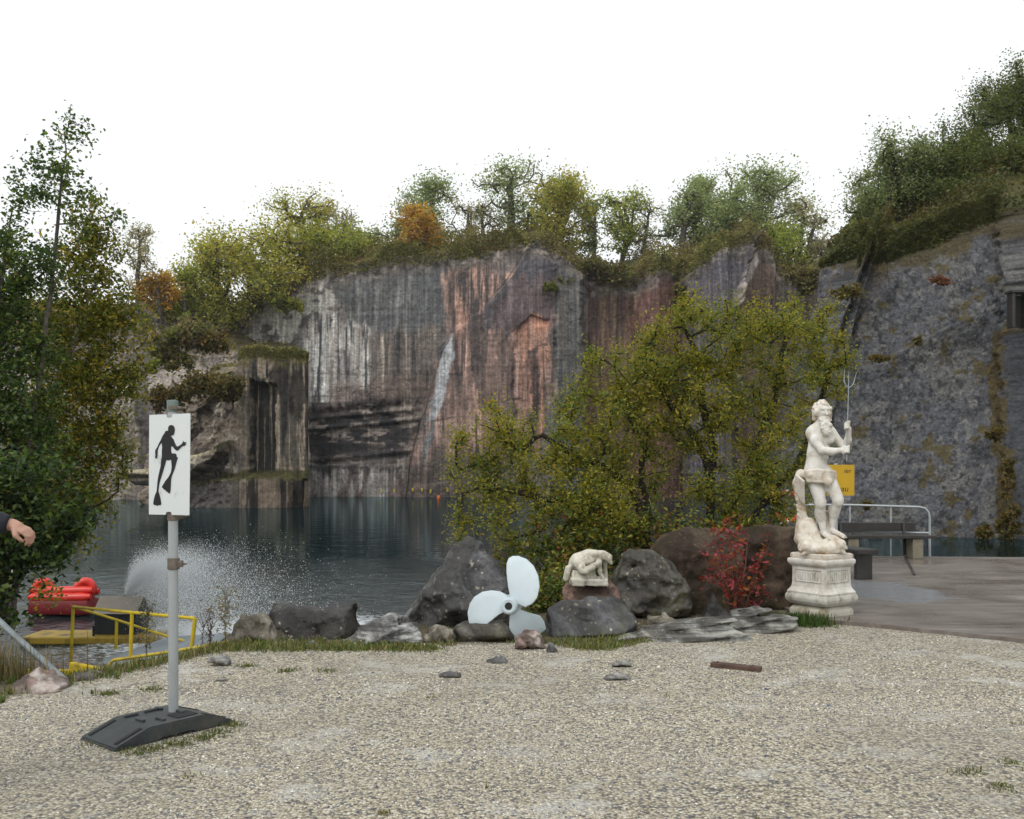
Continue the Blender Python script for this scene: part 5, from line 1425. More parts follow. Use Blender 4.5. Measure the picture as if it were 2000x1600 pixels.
def rock(label, outline, d, thick, mat, seed, name="boulder", h=0.018, rough=0.05, cuts=(), tilt=0.0, group="boulders along the edge of the yard", strata=0.0, sdir=(0, 0, 1), wf=4.2, box=0.45):
    """a block from its outline in the photograph: real distance, real thickness, chipped faces"""
    P0 = np.array([W(px, py, d) for px, py in outline])
    poly = P0[:, [0, 2]]
    cx_, zb = poly[:, 0].mean(), poly[:, 1].min()
    poly = poly - (cx_, zb)
    lo_, hi_ = poly.min(0), poly.max(0)
    size = max(hi_[0] - lo_[0], hi_[1])
    T = thick / 2
    rng = np.random.default_rng(seed)
    planes = []
    for nrm, off in cuts:
        nrm = np.asarray(nrm, np.float32); planes.append((nrm / np.linalg.norm(nrm), off))
    for k in range(13):
        a = rng.random() * 6.283; nrm = np.array((math.cos(a) * .8, -abs(math.sin(a)) - .25 if k % 3 else abs(math.sin(a)) + .2, rng.uniform(-.2, .7)))
        nrm /= np.linalg.norm(nrm)
        planes.append((nrm.astype(np.float32), (abs(nrm[0]) * size * .42 + abs(nrm[1]) * T * .92 + abs(nrm[2]) * hi_[1] * .34) * rng.uniform(.74, 1.0)))
    zc = hi_[1] * .42
    sd_ = np.asarray(sdir, float); sd_ = sd_ / np.linalg.norm(sd_)
    def f(P):
        x, y, z = P[:, 0], P[:, 1] + tilt * (P[:, 2] - zc), P[:, 2]
        d2 = sd_poly(x, z, poly)
        ed = np.maximum(np.abs(y) / T - box, 0) / (1 - box)
        a = d2 + (0.6 * ed + .4 * ed * ed) * size * 0.19
        b_ = np.abs(y) - T + 0.5 * T * sstep(-0.3 * size, 0.03 * size, d2) * (1 - box)
        v = np.maximum(a, b_)
        for nrm, off in planes:
            v = np.maximum(v, (P[:, 0] * nrm[0] + P[:, 1] * nrm[1] + (P[:, 2] - zc) * nrm[2]) - off)
        s = seed * 3.1
        n_ = rough * fbm(P[:, 0] * 3.2 + s, P[:, 1] * 3.2, P[:, 2] * 3.2, seed, 5, .62)
        q = fbm(P[:, 0] * 3.4 + s, P[:, 1] * 3.4, P[:, 2] * 3.4, seed + 9, 3)
        n_ = n_ + rough * 1.7 * (np.abs(q) - .2)
        q2 = vnoise(P[:, 0] * 7 + s, P[:, 1] * 7, P[:, 2] * 7, seed + 19); n_ = n_ + rough * .45 * np.round(q2 * 2.2) / 2.2
        if strata:
            t = P[:, 0] * sd_[0] + P[:, 1] * sd_[1] + P[:, 2] * sd_[2] + .02 * fbm(P[:, 0] * 2, P[:, 1] * 2, P[:, 2] * 2, seed, 3)
            n_ = n_ + strata * vnoise(t * 26, P[:, 0] * 1.6, P[:, 1] * 1.6, seed + 3)
        out = v + n_
        m_ = np.abs(out) < .09
        if m_.any():
            fr_ = wf / max(size, .25)
            out[m_] -= rough * 1.5 * (worley(P[m_, 0] * fr_ + s, P[m_, 1] * fr_, P[m_, 2] * fr_ * 1.15, seed + 31) - .5)
        return out.astype(np.float32)
    V, Q = surface(f, (lo_[0] - .05, -T * 1.25 - abs(tilt) * hi_[1] * .6, -.02), (hi_[0] + .05, T * 1.25 + abs(tilt) * hi_[1] * .6, hi_[1] + .05), h)
    base = np.array((cx_, d + T * .15, zb))
    o = np_mesh(name, V + base, Q, M[mat], smooth=True, origin=base)
    try: o.data.set_sharp_from_angle(angle=math.radians(50))
    except Exception: pass
    return tag(o, label, name.replace('_', ' ') if name != "boulder" else "boulder", group)

rock("tan pyramid-shaped boulder beside the weeds at the left end of the row", [(438, 1262), (452, 1238), (478, 1206), (508, 1199), (528, 1206), (552, 1236), (566, 1266)], 8.75, .5, 'rock_tan', 1, cuts=[((.2, -1, .35), .22)])
rock("blackish square-edged boulder right of the tan one", [(515, 1262), (520, 1206), (535, 1186), (566, 1181), (620, 1190), (640, 1184), (690, 1181), (693, 1205), (695, 1240), (660, 1268), (560, 1270)], 8.95, .6, 'rock_dark', 2, cuts=[((.12, -1, .1), .27)], rough=.04)
rock("pale grey streaked low boulder right of the blackish one", [(655, 1276), (672, 1252), (712, 1225), (735, 1212), (765, 1207), (800, 1222), (822, 1245), (818, 1266), (760, 1272)], 8.7, .55, 'rock_layered', 3, h=.013, strata=.045, sdir=(-.45, .2, .9), rough=.05)
rock("tall triangular boulder spotted with lichen behind the propeller", [(772, 1232), (800, 1200), (838, 1142), (862, 1112), (893, 1062), (915, 1047), (935, 1062), (960, 1094), (988, 1130), (1004, 1190), (1000, 1236)], 9.75, .85, 'rock_mottled', 4, h=.02, cuts=[((.1, -1, .45), .30), ((-.5, -.8, -.1), .42)], tilt=.15, rough=.045)
rock("low dark slab lying under the left propeller blade", [(888, 1256), (890, 1232), (905, 1218), (960, 1214), (1000, 1214), (1010, 1256)], 8.8, .4, 'rock_olive', 5, rough=.04)
rock("small knobbly pinkish stone in front of the lower propeller blade", [(1006, 1266), (1008, 1242), (1024, 1233), (1044, 1234), (1058, 1248), (1070, 1268)], 8.35, .22, 'rock_pink', 6, name="stone", h=.01, rough=.03)
rock("long grey slab with white lichen spots right of the propeller", [(1042, 1250), (1050, 1205), (1070, 1190), (1120, 1178), (1150, 1166), (1195, 1166), (1222, 1178), (1240, 1210), (1236, 1252), (1130, 1258)], 9.15, .75, 'rock_mottled', 7, h=.018, cuts=[((-.1, -.75, .65), .16)], tilt=.3, rough=.035)
rock("reddish flat-topped stone block carrying the crouching figure", [(1095, 1200), (1102, 1150), (1106, 1141), (1196, 1140), (1206, 1160), (1226, 1190), (1245, 1232), (1150, 1240)], 9.75, .5, 'rock_red', 8, h=.015, rough=.03)
rock("jagged grey lichen-covered boulder left of the big dark slab", [(1200, 1205), (1200, 1160), (1210, 1110), (1218, 1088), (1232, 1076), (1262, 1074), (1280, 1082), (1310, 1100), (1345, 1150), (1345, 1208)], 10.3, .9, 'rock_olive', 9, h=.018, cuts=[((-.35, -.9, .25), .30)], rough=.042)
rock("big rounded dark brown boulder behind the red bush", [(1240, 1215), (1250, 1150), (1262, 1098), (1290, 1060), (1320, 1040), (1345, 1032), (1380, 1032), (1420, 1040), (1448, 1070), (1450, 1215)], 10.7, 1.0, 'rock_brown', 10, h=.020, cuts=[((.1, -1, .15), .36), ((-.6, -.7, .35), .52), ((.2, -.6, .8), .50)], rough=.034)
rock("dark brown upright slab between the red bush and the pedestal", [(1390, 1215), (1392, 1060), (1402, 1036), (1450, 1032), (1562, 1030), (1566, 1100), (1560, 1205)], 10.95, .6, 'rock_brown', 11, h=.022, cuts=[((.05, -1, .05), .26)], rough=.04)
rock("flat layered grey slab lying on the gravel edge", [(1212, 1268), (1215, 1256), (1260, 1240), (1330, 1228), (1380, 1218), (1440, 1214), (1470, 1225), (1462, 1246), (1420, 1262), (1370, 1278), (1330, 1274), (1270, 1268)], 8.75, .6, 'rock_slab', 12, h=.010, strata=.075, sdir=(-.12, .1, 1), tilt=-.9, rough=.035, box=.3)
rock("second layered slab behind the flat one near the pedestal", [(1400, 1236), (1410, 1216), (1450, 1206), (1510, 1200), (1555, 1212), (1562, 1224), (1540, 1238), (1460, 1244)], 9.25, .5, 'rock_slab', 13, h=.010, strata=.07, sdir=(-.2, .1, 1), tilt=-.9, rough=.035, box=.3)
rock("small dark slate pyramid at the foot of the big boulder", [(1362, 1216), (1380, 1180), (1392, 1152), (1410, 1180), (1436, 1216)], 9.85, .24, 'rock_dark', 14, name="stone", h=.013, rough=.02)
rock("pale tan stone half hidden in grass left of the flat layered slab", [(1240, 1252), (1252, 1228), (1270, 1208), (1300, 1206), (1330, 1222), (1340, 1246)], 9.45, .35, 'rock_tan', 15, name="stone", h=.015)
rock("low tan stone between the pale streaked boulder and the propeller", [(815, 1262), (828, 1238), (845, 1228), (885, 1230), (900, 1262)], 8.75, .3, 'rock_tan', 16, name="stone", h=.015)
rock("small rounded grey stone in the grass before the blackish boulder", [(590, 1272), (596, 1260), (608, 1253), (620, 1260), (628, 1272)], 8.45, .16, 'rock_grey', 17, name="stone", h=.009, rough=.02)
rock("small dark jagged stone alone on the gravel", [(938, 1303), (948, 1290), (972, 1281), (985, 1286), (1002, 1302)], 7.75, .2, 'rock_grey', 18, name="stone", h=.008, rough=.03)
rock("tiny upright grey stone at the grass edge right of the pinkish one", [(1068, 1278), (1072, 1256), (1080, 1258), (1090, 1278)], 8.2, .10, 'rock_grey', 19, name="stone", h=.007, rough=.015)
rock("pink and white angular rock on the grass at far left", [(10, 1376), (22, 1356), (38, 1322), (60, 1314), (88, 1322), (122, 1342), (112, 1352), (60, 1362), (24, 1378)], 6.75, .42, 'rock_pink', 20, h=.011, cuts=[((-.2, -.8, .6), .10)], rough=.035)
rock("rounded grey boulder beside the end of the grey pipe", [(130, 1346), (138, 1322), (160, 1312), (185, 1316), (206, 1332), (205, 1346)], 7.15, .35, 'rock_grey', 21, h=.013, rough=.035)
rock("small white flat stone on gravel near the sign post", [(415, 1332), (424, 1326), (438, 1325), (446, 1332)], 7.0, .09, 'rock_layered', 22, name="stone", h=.006, rough=.008)
for i, (px, py, wd, hh, lab) in enumerate([(1215, 1296, 22, 6, "flat bluish stone flush in the gravel right of the jagged one"), (1205, 1322, 24, 5, "pale flat stone flush in the gravel left of the rusty bar"), (880, 1318, 22, 4, "bluish flat stone below the jagged one on the gravel"), (425, 1288, 24, 10, "pale block-like stone at the grass edge near the dock stalk")]):
    dd = EYE * F / (py + hh - HY)
    rock(lab, [(px - wd, py + hh), (px - wd * .8, py - hh * .4), (px, py - hh), (px + wd * .8, py - hh * .3), (px + wd, py + hh)], dd, .16, 'rock_layered' if i != 2 else 'rock_grey', 30 + i, name="stone", h=.009, rough=.012)

# ------------------------------------------------------------------ ship's propeller
M['prop'] = mat_plain("propeller_paint", (0.50, 0.575, 0.61), 0.42, var=0.07, scale=3, bmp=0.06, dirt=(0.46, 0.52, 0.54))
M['black'] = mat_plain("black_hollow", (0.012, 0.012, 0.013), 0.7, var=0.2, bmp=0.1)
pd = 8.75
pbase = W(996, 1250, pd)
prop = thing("ship_propeller", "pale blue-grey three-bladed ship propeller leaning among the boulders", "propeller", pbase)
hub = W(996, 1183, pd) - pbase
ax_ = Vector((-.12, -1, .10)).normalized()
mb = MB(); mb.lathe([(.036, .115), (.062, .118), (.078, .105), (.082, .06), (.096, -.02), (.108, -.10), (.10, -.13), (.02, -.135)], hub, 40, axis=ax_)
o_h = mb.build("hub", M['prop'], prop, True)
mb = MB(); mb.lathe([(.033, .1155), (.036, .1192), (.0362, .1165)], hub, 28, axis=ax_); mb.build("shaft_hole", M['black'], prop, True)
zx = lambda x, y: W(780 + x / 4, 1020 + y / 4, pd) - pbase
def blade(outline, twist, axis_pt, y0, seed):
    pts = np.array([zx(*p) for p in outline]); poly = pts[:, [0, 2]]
    h_ = np.array((hub[0], hub[2])); a = zx(*axis_pt)[[0, 2]] - h_; La = np.linalg.norm(a); a = a / La; nrm = np.array((-a[1], a[0]))
    def f(P):
        q = P[:, [0, 2]] - h_
        al, pe = q @ a, q @ nrm
        ys = y0 + twist * pe * (1 - .25 * np.clip(al / La, 0, 1)) + .10 * np.clip(al / La, 0, 1.2) ** 2
        d2 = sd_poly(P[:, 0], P[:, 2], poly)
        th = .006 + .016 * np.clip(1 - al / (La * 1.1), 0, 1) + .006 * sstep(0, -.06, d2)
        return np.maximum(d2 + .004, np.abs(P[:, 1] - ys) / math.sqrt(1 + twist * twist) - th).astype(np.float32)
    lo_, hi_ = poly.min(0), poly.max(0)
    V, Q = surface(f, (lo_[0], -.35, lo_[1]), (hi_[0], .40, hi_[1]), .0075)
    return np_mesh("blade", V + pbase, Q, M['prop'], prop, smooth=True)
blade([(868, 610), (845, 500), (833, 400), (834, 330), (850, 288), (885, 268), (935, 268), (1000, 292), (1055, 345), (1090, 420), (1099, 500), (1080, 580), (1045, 628), (985, 662), (930, 640), (880, 660)], .30, (960, 290), -.01, 1)
blade([(850, 690), (862, 600), (840, 566), (790, 542), (720, 534), (645, 548), (580, 590), (542, 650), (526, 715), (532, 770), (542, 804), (620, 800), (690, 795), (780, 720), (840, 690)], -.34, (540, 700), -.02, 2)
blade([(860, 650), (858, 740), (854, 830), (866, 895), (910, 950), (1000, 965), (1090, 905), (1155, 858), (1138, 790), (1105, 742), (1010, 710), (925, 675)], .42, (1020, 940), 0.0, 3)

# ------------------------------------------------------------------ crouching figure
def mat_statue(name, c1, c2, c3, scale=6):
    m, nt, b = new_mat(name)
    v = coords(nt)
    n1 = noise(nt, v, scale, 7, 0.68, 0.4); n2 = noise(nt, coords(nt, scale=(9, 9, 2.2)), 1.0, 6, .65)
    c = ramp(nt, n1, [(0.34, c3), (0.5, c1), (0.66, c2)])
    c = mixc(nt, ramp(nt, n2, [(0.54, (0, 0, 0)), (0.72, (0.55,) * 3)]), c, c3)
    nt.links.new(c, b.inputs["Base Color"]); b.inputs["Roughness"].default_value = .7; b.inputs["Specular IOR Level"].default_value = .3
    p = bump(nt, b, n1, .25, .006); bump(nt, b, noise(nt, v, 90, 4), .25, .002, p)
    return m
M['marble'] = mat_statue("white_stone", (0.62, 0.60, 0.55), (0.70, 0.685, 0.64), (0.46, 0.40, 0.32))
M['marble_warm'] = mat_statue("stained_stone", (0.58, 0.53, 0.45), (0.66, 0.62, 0.55), (0.40, 0.29, 0.19), 9)
M['marble_base'] = mat_statue("weathered_stone", (0.54, 0.52, 0.46), (0.62, 0.60, 0.54), (0.24, 0.22, 0.16), 7)
M['marble_old'] = mat_statue("mossy_stone", (0.46, 0.43, 0.35), (0.54, 0.51, 0.43), (0.22, 0.19, 0.11), 6)
M['stone_cream'] = mat_statue("cream_stone", (0.50, 0.47, 0.39), (0.60, 0.575, 0.49), (0.20, 0.18, 0.125), 10)

cd = 9.62
cb = W(1148, 1140, cd)
def Cq(px, py, y=0.0): return np.array(((px - 1148) / F * cd, y, (1140 - py) / F * cd), np.float32)
fig = thing("crouching_statue", "small cream stone statue of a crouching figure on the reddish block", "statue", cb)
def f_fig(P):
    d_ = rc(P, Cq(1128, 1094, .02), Cq(1150, 1086, 0), .075, .070)                       # hips to waist
    d_ = smin(d_, rc(P, Cq(1150, 1086, 0), Cq(1172, 1086, -.01), .066, .062), .03)          # chest
    d_ = smin(d_, el(P, Cq(1160, 1080, -.05), (.06, .04, .035)), .03)
    d_ = smin(d_, el(P, Cq(1148, 1096, -.03), (.080, .075, .05)), .03)
    hd = smin(rc(P, Cq(1178, 1084, -.03), Cq(1187, 1088, -.05), .050, .044), rc(P, Cq(1187, 1090, -.06), Cq(1192, 1099, -.07), .034, .020), .015)
    d_ = smin(d_, hd, .02)
    d_ = smin(d_, rc(P, Cq(1190, 1090, -.05), Cq(1194, 1101, -.05), .016, .008), .012)      # forelock
    th = rc(P, Cq(1128, 1098, -.06), Cq(1138, 1113, -.16), .058, .040)                    # thigh forward
    sh = rc(P, Cq(1138, 1113, -.16), Cq(1168, 1098, -.13), .038, .030)                    # forearm laid across
    d_ = smin(smin(d_, th, .025), sh, .02)
    d_ = smin(d_, rc(P, Cq(1120, 1100, .02), Cq(1114, 1112, .03), .05, .036), .03)
    d_ = smin(d_, rc(P, Cq(1110, 1110, -.02), Cq(1105, 1130, -.02), .036, .034), .014)      # foot and calf behind
    d_ = smin(d_, rc(P, Cq(1168, 1094, -.10), Cq(1170, 1112, -.12), .032, .024), .02)        # arms down to the ground
    d_ = smin(d_, rc(P, Cq(1168, 1112, -.12), Cq(1182, 1138, -.10), .022, .018), .012)
    d_ = smin(d_, rc(P, Cq(1182, 1098, .02), Cq(1184, 1136, .02), .024, .022), .012)
    for k in range(5):
        d_ = smin(d_, rc(P, Cq(1134 + 5 * k, 1112 - 3 * k, -.165 + .008 * k), Cq(1146 + 5 * k, 1107 - 3 * k, -.17 + .008 * k), .012, .008), .006)
    return d_ + .004 * fbm(P[:, 0] * 18, P[:, 1] * 18, P[:, 2] * 18, 5, 2)
V, Q = surface(f_fig, (-.30, -.26, -.01), (.30, .16, .42), .0085)
np_mesh("body", V + cb, Q, M['stone_cream'], fig)
def f_fb(P):
    d_ = np.minimum(bx(P, Cq(1150, 1136, -.01), (.185, .12, .03)), bx(P, Cq(1140, 1126, .02), (.12, .09, .07))) - .01
    d_ = np.maximum(d_, -(el(P, Cq(1160, 1118, -.16), (.07, .06, .05))))
    return d_ + .02 * fbm(P[:, 0] * 12, P[:, 1] * 12, P[:, 2] * 12, 6, 3)
V, Q = surface(f_fb, (-.24, -.2, -.01), (.26, .18, .2), .009)
np_mesh("plinth_rock", V + cb, Q, M['stone_cream'], fig)

# ------------------------------------------------------------------ pedestal and bearded statue
sdp = 10.2
sb = W(1604, 1216, sdp); sb[2] = 0.0
PR = math.radians(33)
ped = thing("stone_pedestal", "white moulded stone pedestal set cornerwise at the terrace's corner", "pedestal", sb, 0)
ppx = lambda py: (HY - py) / F * sdp + EYE - sb[2]
def ped_part(name, prof, mat):
    mb = MB(); mb.lathe(prof, (0, 0, 0), square=True, rz=PR)
    bmesh.ops.bevel(mb.bm, geom=mb.bm.edges[:], offset=.004, segments=2, affect='EDGES')
    return mb.build(name, M[mat], ped, False)
z_ = ppx
ped_part("footing", [(.235, -.05), (.235, z_(1208)), (.228, z_(1206))], 'marble_old')
ped_part("plinth", [(.246, z_(1206) + .002), (.246, z_(1190)), (.238, z_(1187)), (.225, z_(1184)), (.205, z_(1180.5))], 'marble_old')
ped_part("bulge_moulding", [(.212, z_(1180.5) + .002), (.248, z_(1178)), (.276, z_(1172)), (.284, z_(1166)), (.278, z_(1160.5)), (.266, z_(1157.5)), (.264, z_(1156))], 'marble_base')
die = ped_part("die", [(.268, z_(1156) + .002), (.262, z_(1153)), (.248, z_(1150)), (.232, z_(1145)), (.226, z_(1138)), (.224, z_(1108)), (.228, z_(1105))], 'marble')
ped_part("cap", [(.234, z_(1105) + .002), (.246, z_(1102.5)), (.258, z_(1100)), (.264, z_(1097)), (.264, z_(1092.5)), (.256, z_(1090))], 'marble')
Rm = Matrix.Rotation(PR, 4, 'Z')
for k in range(4):                                                    # sunken panels with a small carved relief on the faces, beads on the moulding
    R_ = Matrix.Rotation(PR + k * math.pi / 2, 4, 'Z')
    mb = MB()
    zc_, hh = (z_(1108) + z_(1137)) / 2, (z_(1108) - z_(1137)) / 2
    for (x0, x1, z0, z1) in ((-.18, .18, zc_ + hh - .022, zc_ + hh - .012), (-.18, .18, zc_ - hh + .012, zc_ - hh + .022), (-.18, -.17, zc_ - hh + .022, zc_ + hh - .022), (.17, .18, zc_ - hh + .022, zc_ + hh - .022)):
        mb.box(((x0 + x1) / 2, -.2265, (z0 + z1) / 2), (x1 - x0, .012, z1 - z0), bevel=.002)
    rr_ = random.Random(k)
    for q in range(9):
        xx = -.13 + q * .0325
        mb.tube([(xx, -.224, zc_ - .045), (xx + rr_.uniform(-.01, .01), -.227, zc_ + rr_.uniform(-.02, .03)), (xx + rr_.uniform(-.012, .012), -.224, zc_ + .045)], .007, 6)
    mb.bm.transform(R_); p_ = mb.build("panel", M['marble_base'], die, False)
    mb = MB()
    for q in range(17):
        mb.lathe([(.004, -.008), (.011, -.003), (.011, .003), (.004, .008)], (-.24 + q * .03, -.264, z_(1157.2)), 6)
    mb.bm.transform(R_); mb.build("bead_row", M['marble_base'], ped, False)

s_ = sdp / F
sz = ppx(1090)
stb = sb + np.array((0, 0, sz))
def Sq(px, py, y=0.0): return np.array(((px - 1604) * s_, y, (1090 - py) * s_), np.float32)
stat = thing("bearded_statue", "white stone statue of a bearded bare-chested man in a loincloth on the pedestal", "statue", stb)
def hand_fist(d_, c, axis, palm, r=.012, side=-1):
    """palm block and four bent fingers plus thumb closed on a shaft running along axis"""
    c = np.asarray(c, float); axis = np.asarray(axis, float); axis /= np.linalg.norm(axis); palm = np.asarray(palm, float); palm -= axis * palm.dot(axis); palm /= np.linalg.norm(palm)
    sd = np.cross(axis, palm)
    return c, axis, palm, sd
def fist(P, d_, c, axis, palm, r=.0125, up=1):
    c, axis, palm, sd = hand_fist(None, c, axis, palm)
    back = c - palm * .030
    d_ = smin(d_, rc(P, back - axis * .028, back + axis * .030, .026, .025), .02)
    for k in range(4):
        a = axis * (-.030 + .020 * k) * up
        l = (.026, .030, .029, .024)[k]
        k1 = c + a - palm * .012 - sd * (.026); k2 = c + a + palm * (.022) - sd * .018; k3 = c + a + palm * .022 + sd * .012
        d_ = smin(d_, rc(P, back + a - sd * .012, k1, r * 1.1, r), .006)
        d_ = smin(d_, rc(P, k1, k2, r, r * .95), .004)
        d_ = smin(d_, rc(P, k2, k3, r * .95, r * .85), .004)
    t0 = back + axis * .03 * up + sd * .015
    t1 = c + axis * .045 * up + palm * .012 + sd * .018; t2 = c + axis * .040 * up + palm * .028 - sd * .006
    d_ = smin(d_, rc(P, t0, t1, r * 1.15, r), .006); d_ = smin(d_, rc(P, t1, t2, r, r * .85), .004)
    return d_
HR, HL = Sq(1639, 880, -.235), Sq(1644, 834, -.175)
TRI = HL - HR; TRI = TRI / np.linalg.norm(TRI)
def f_stat(P):
    d_ = rc(P, Sq(1602.5, 853, 0), Sq(1597, 884, .0), .133, .108, 1.30)
    d_ = smin(d_, rc(P, Sq(1597, 884, .0), Sq(1593.5, 914, .0), .107, .124, 1.22), .05)
    d_ = smin(d_, el(P, Sq(1592, 859, -.075), (.062, .036, .048)), .02)                      # chest muscles
    d_ = smin(d_, el(P, Sq(1616, 860, -.075), (.058, .036, .048)), .02)
    for k in range(3):
        d_ = smin(d_, el(P, Sq(1601 - k, 876 + 9 * k, -.082), (.030, .018, .024)), .012)
        d_ = smin(d_, el(P, Sq(1611 - k, 876 + 9 * k, -.080), (.030, .018, .024)), .012)
    d_ = smin(d_, rc(P, Sq(1601, 836, .01), Sq(1605, 815, -.01), .066, .055), .03)            # neck
    d_ = smin(d_, rc(P, Sq(1588, 838, .01), Sq(1620, 838, .01), .05, .05), .05)
    # head
    h_ = el(P, Sq(1605, 803, -.015), (.076, .094, .098))
    h_ = smin(h_, el(P, Sq(1606, 815, -.045), (.056, .058, .06)), .03)
    h_ = smin(h_, rc(P, Sq(1600, 800, -.098), Sq(1613, 800, -.098), .015, .015), .012)          # brow
    h_ = smin(h_, rc(P, Sq(1607, 803, -.104), Sq(1608, 811, -.124), .010, .016), .010)         # nose
    h_ = np.maximum(h_, -(el(P, Sq(1600.5, 804.5, -.106), (.020, .018, .012))))
    h_ = np.maximum(h_, -(el(P, Sq(1613.5, 804.5, -.106), (.020, .018, .012))))
    h_ = smin(h_, el(P, Sq(1600.5, 804.5, -.090), (.013, .013, .010)), .004); h_ = smin(h_, el(P, Sq(1613.5, 804.5, -.090), (.013, .013, .010)), .004)
    h_ = smin(h_, rc(P, Sq(1602, 809, -.084), Sq(1602, 811, -.08), .024, .02), .016); h_ = smin(h_, rc(P, Sq(1613, 809, -.084), Sq(1613, 811, -.08), .024, .02), .016)
    h_ = smin(h_, rc(P, Sq(1604, 818.5, -.10), Sq(1612, 818.5, -.10), .008, .008), .006)         # lips
    h_ = smin(h_, el(P, Sq(1591.5, 807, 0), (.012, .025, .036)), .006); h_ = smin(h_, el(P, Sq(1618.5, 807, 0), (.012, .025, .036)), .006)
    d_ = smin(d_, h_, .02)
    # his right arm: shoulder, elbow, forearm laid across to the right
    d_ = smin(d_, rc(P, Sq(1584, 846, -.01), Sq(1586, 852, -.02), .064, .058), .03)
    E1 = Sq(1597, 881, -.15)
    d_ = smin(d_, rc(P, Sq(1584, 850, -.02), E1, .056, .044), .02)
    d_ = smin(d_, el(P, Sq(1588, 862, -.08), (.056, .05, .07)), .02)
    d_ = smin(d_, rc(P, E1, Sq(1612, 883, -.20), .046, .044), .012); d_ = smin(d_, rc(P, Sq(1612, 883, -.20), HR + np.array((-.045, .02, .0)), .043, .026), .014)
    d_ = fist(P, d_, HR, TRI, (.75, -.6, 0))
    # his left arm: out and back up to the raised hand
    d_ = smin(d_, rc(P, Sq(1624, 846, .0), Sq(1627, 852, -.01), .060, .054), .03)
    E2 = Sq(1647, 876, -.06)
    d_ = smin(d_, rc(P, Sq(1626, 850, -.01), E2, .052, .042), .02)
    d_ = smin(d_, rc(P, E2, Sq(1649, 860, -.11), .042, .040), .012); d_ = smin(d_, rc(P, Sq(1649, 860, -.11), HL + np.array((.022, .01, -.035)), .039, .026), .014)
    d_ = fist(P, d_, HL, TRI, (-.35, -.9, 0))
    # legs
    d_ = smin(d_, rc(P, Sq(1588, 924, 0), Sq(1597, 978, -.085), .098, .064), .035)
    d_ = smin(d_, el(P, Sq(1598, 984, -.105), (.052, .045, .056)), .02)
    d_ = smin(d_, rc(P, Sq(1597, 984, -.075), Sq(1602, 1010, -.03), .056, .054), .02); d_ = smin(d_, rc(P, Sq(1602, 1008, -.02), Sq(1608, 1040, -.02), .052, .032), .02)
    d_ = smin(d_, el(P, Sq(1600, 1002, .015), (.05, .045, .08)), .02)
    d_ = smin(d_, rc(P, Sq(1608, 1042, -.01), Sq(1613, 1049, -.13), .034, .026), .02)
    for k in range(5):
        d_ = smin(d_, rc(P, Sq(1609.5 + 2.0 * k, 1049.5, -.12 + .005 * k), Sq(1610 + 2.2 * k, 1051, -.165 + .009 * k), .012, .010 - .0006 * k), .004)
    d_ = smin(d_, rc(P, Sq(1611, 926, .0), Sq(1629, 974, -.12), .098, .064), .035)
    d_ = smin(d_, el(P, Sq(1630, 980, -.14), (.05, .045, .055)), .02)
    d_ = smin(d_, rc(P, Sq(1629, 980, -.11), Sq(1627, 1004, -.04), .056, .052), .02); d_ = smin(d_, rc(P, Sq(1627, 1002, -.03), Sq(1624, 1034, .0), .050, .032), .02)
    d_ = smin(d_, el(P, Sq(1626, 998, .0), (.05, .05, .075)), .02)
    d_ = smin(d_, rc(P, Sq(1625, 1037, -.01), Sq(1641, 1047, -.11), .034, .026), .02)
    for k in range(5):
        d_ = smin(d_, rc(P, Sq(1637 + 2.0 * k, 1047, -.10 + .010 * k), Sq(1639 + 2.2 * k, 1049, -.14 + .012 * k), .012, .010), .004)
    return d_ + .0025 * fbm(P[:, 0] * 16, P[:, 1] * 16, P[:, 2] * 16, 7, 2)
V, Q = surface(f_stat, (-.26, -.34, .20), (.34, .20, 1.83), .0085)
np_mesh("body", V + stb, Q, M['marble'], stat)
rng = np.random.default_rng(91)
hb = []
for k in range(70):
    a = rng.uniform(0, 6.283); e_ = rng.uniform(-.55, 1.45)
    v_ = np.array((math.cos(a) * math.cos(e_), math.sin(a) * math.cos(e_), math.sin(e_)))
    if v_[1] < -.45 and v_[2] < .62: continue
    if v_[2] < -.1 and abs(v_[0]) > .93 and v_[1] < -.1: continue
    hb.append((Sq(1605, 803, 0.0) + (v_ * (.086, .098, .104)).astype(np.float32), rng.uniform(.020, .032)))
def f_hair(P):
    d_ = np.maximum(el(P, Sq(1605, 801, .01), (.090, .096, .104)), P[:, 1] - 9)
    d_ = np.maximum(d_, -(bx(P, Sq(1606.5, 812, -.13), (.064, .105, .082)) - .012))
    for c, r in hb: d_ = smin(d_, np.sqrt(((P - c) ** 2).sum(1)) - r, .008)
    for sx, x in ((-1, 1591), (1, 1619)):
        d_ = smin(d_, rc(P, Sq(x, 806, -.01), Sq(x + sx * 0.5, 818, .0), .032, .026), .01)
    return d_ + .006 * fbm(P[:, 0] * 30, P[:, 1] * 30, P[:, 2] * 30, 8, 2)
V, Q = surface(f_hair, (-.13, -.15, 1.48), (.14, .16, 1.84), .007)
np_mesh("hair", V + stb, Q, M['marble_warm'], stat)
bbl = []
for k in range(80):
    f_ = rng.random(); wd = (.068 * (1 - f_) + .046 * f_) * (1 if f_ < .9 else .6)
    bbl.append((Sq(1606.5, 819 + 31 * f_, -.088 - .045 * math.sin(f_ * 2.2)) + np.array((rng.uniform(-wd, wd), rng.uniform(-.012, .012), 0), np.float32), rng.uniform(.012, .020)))
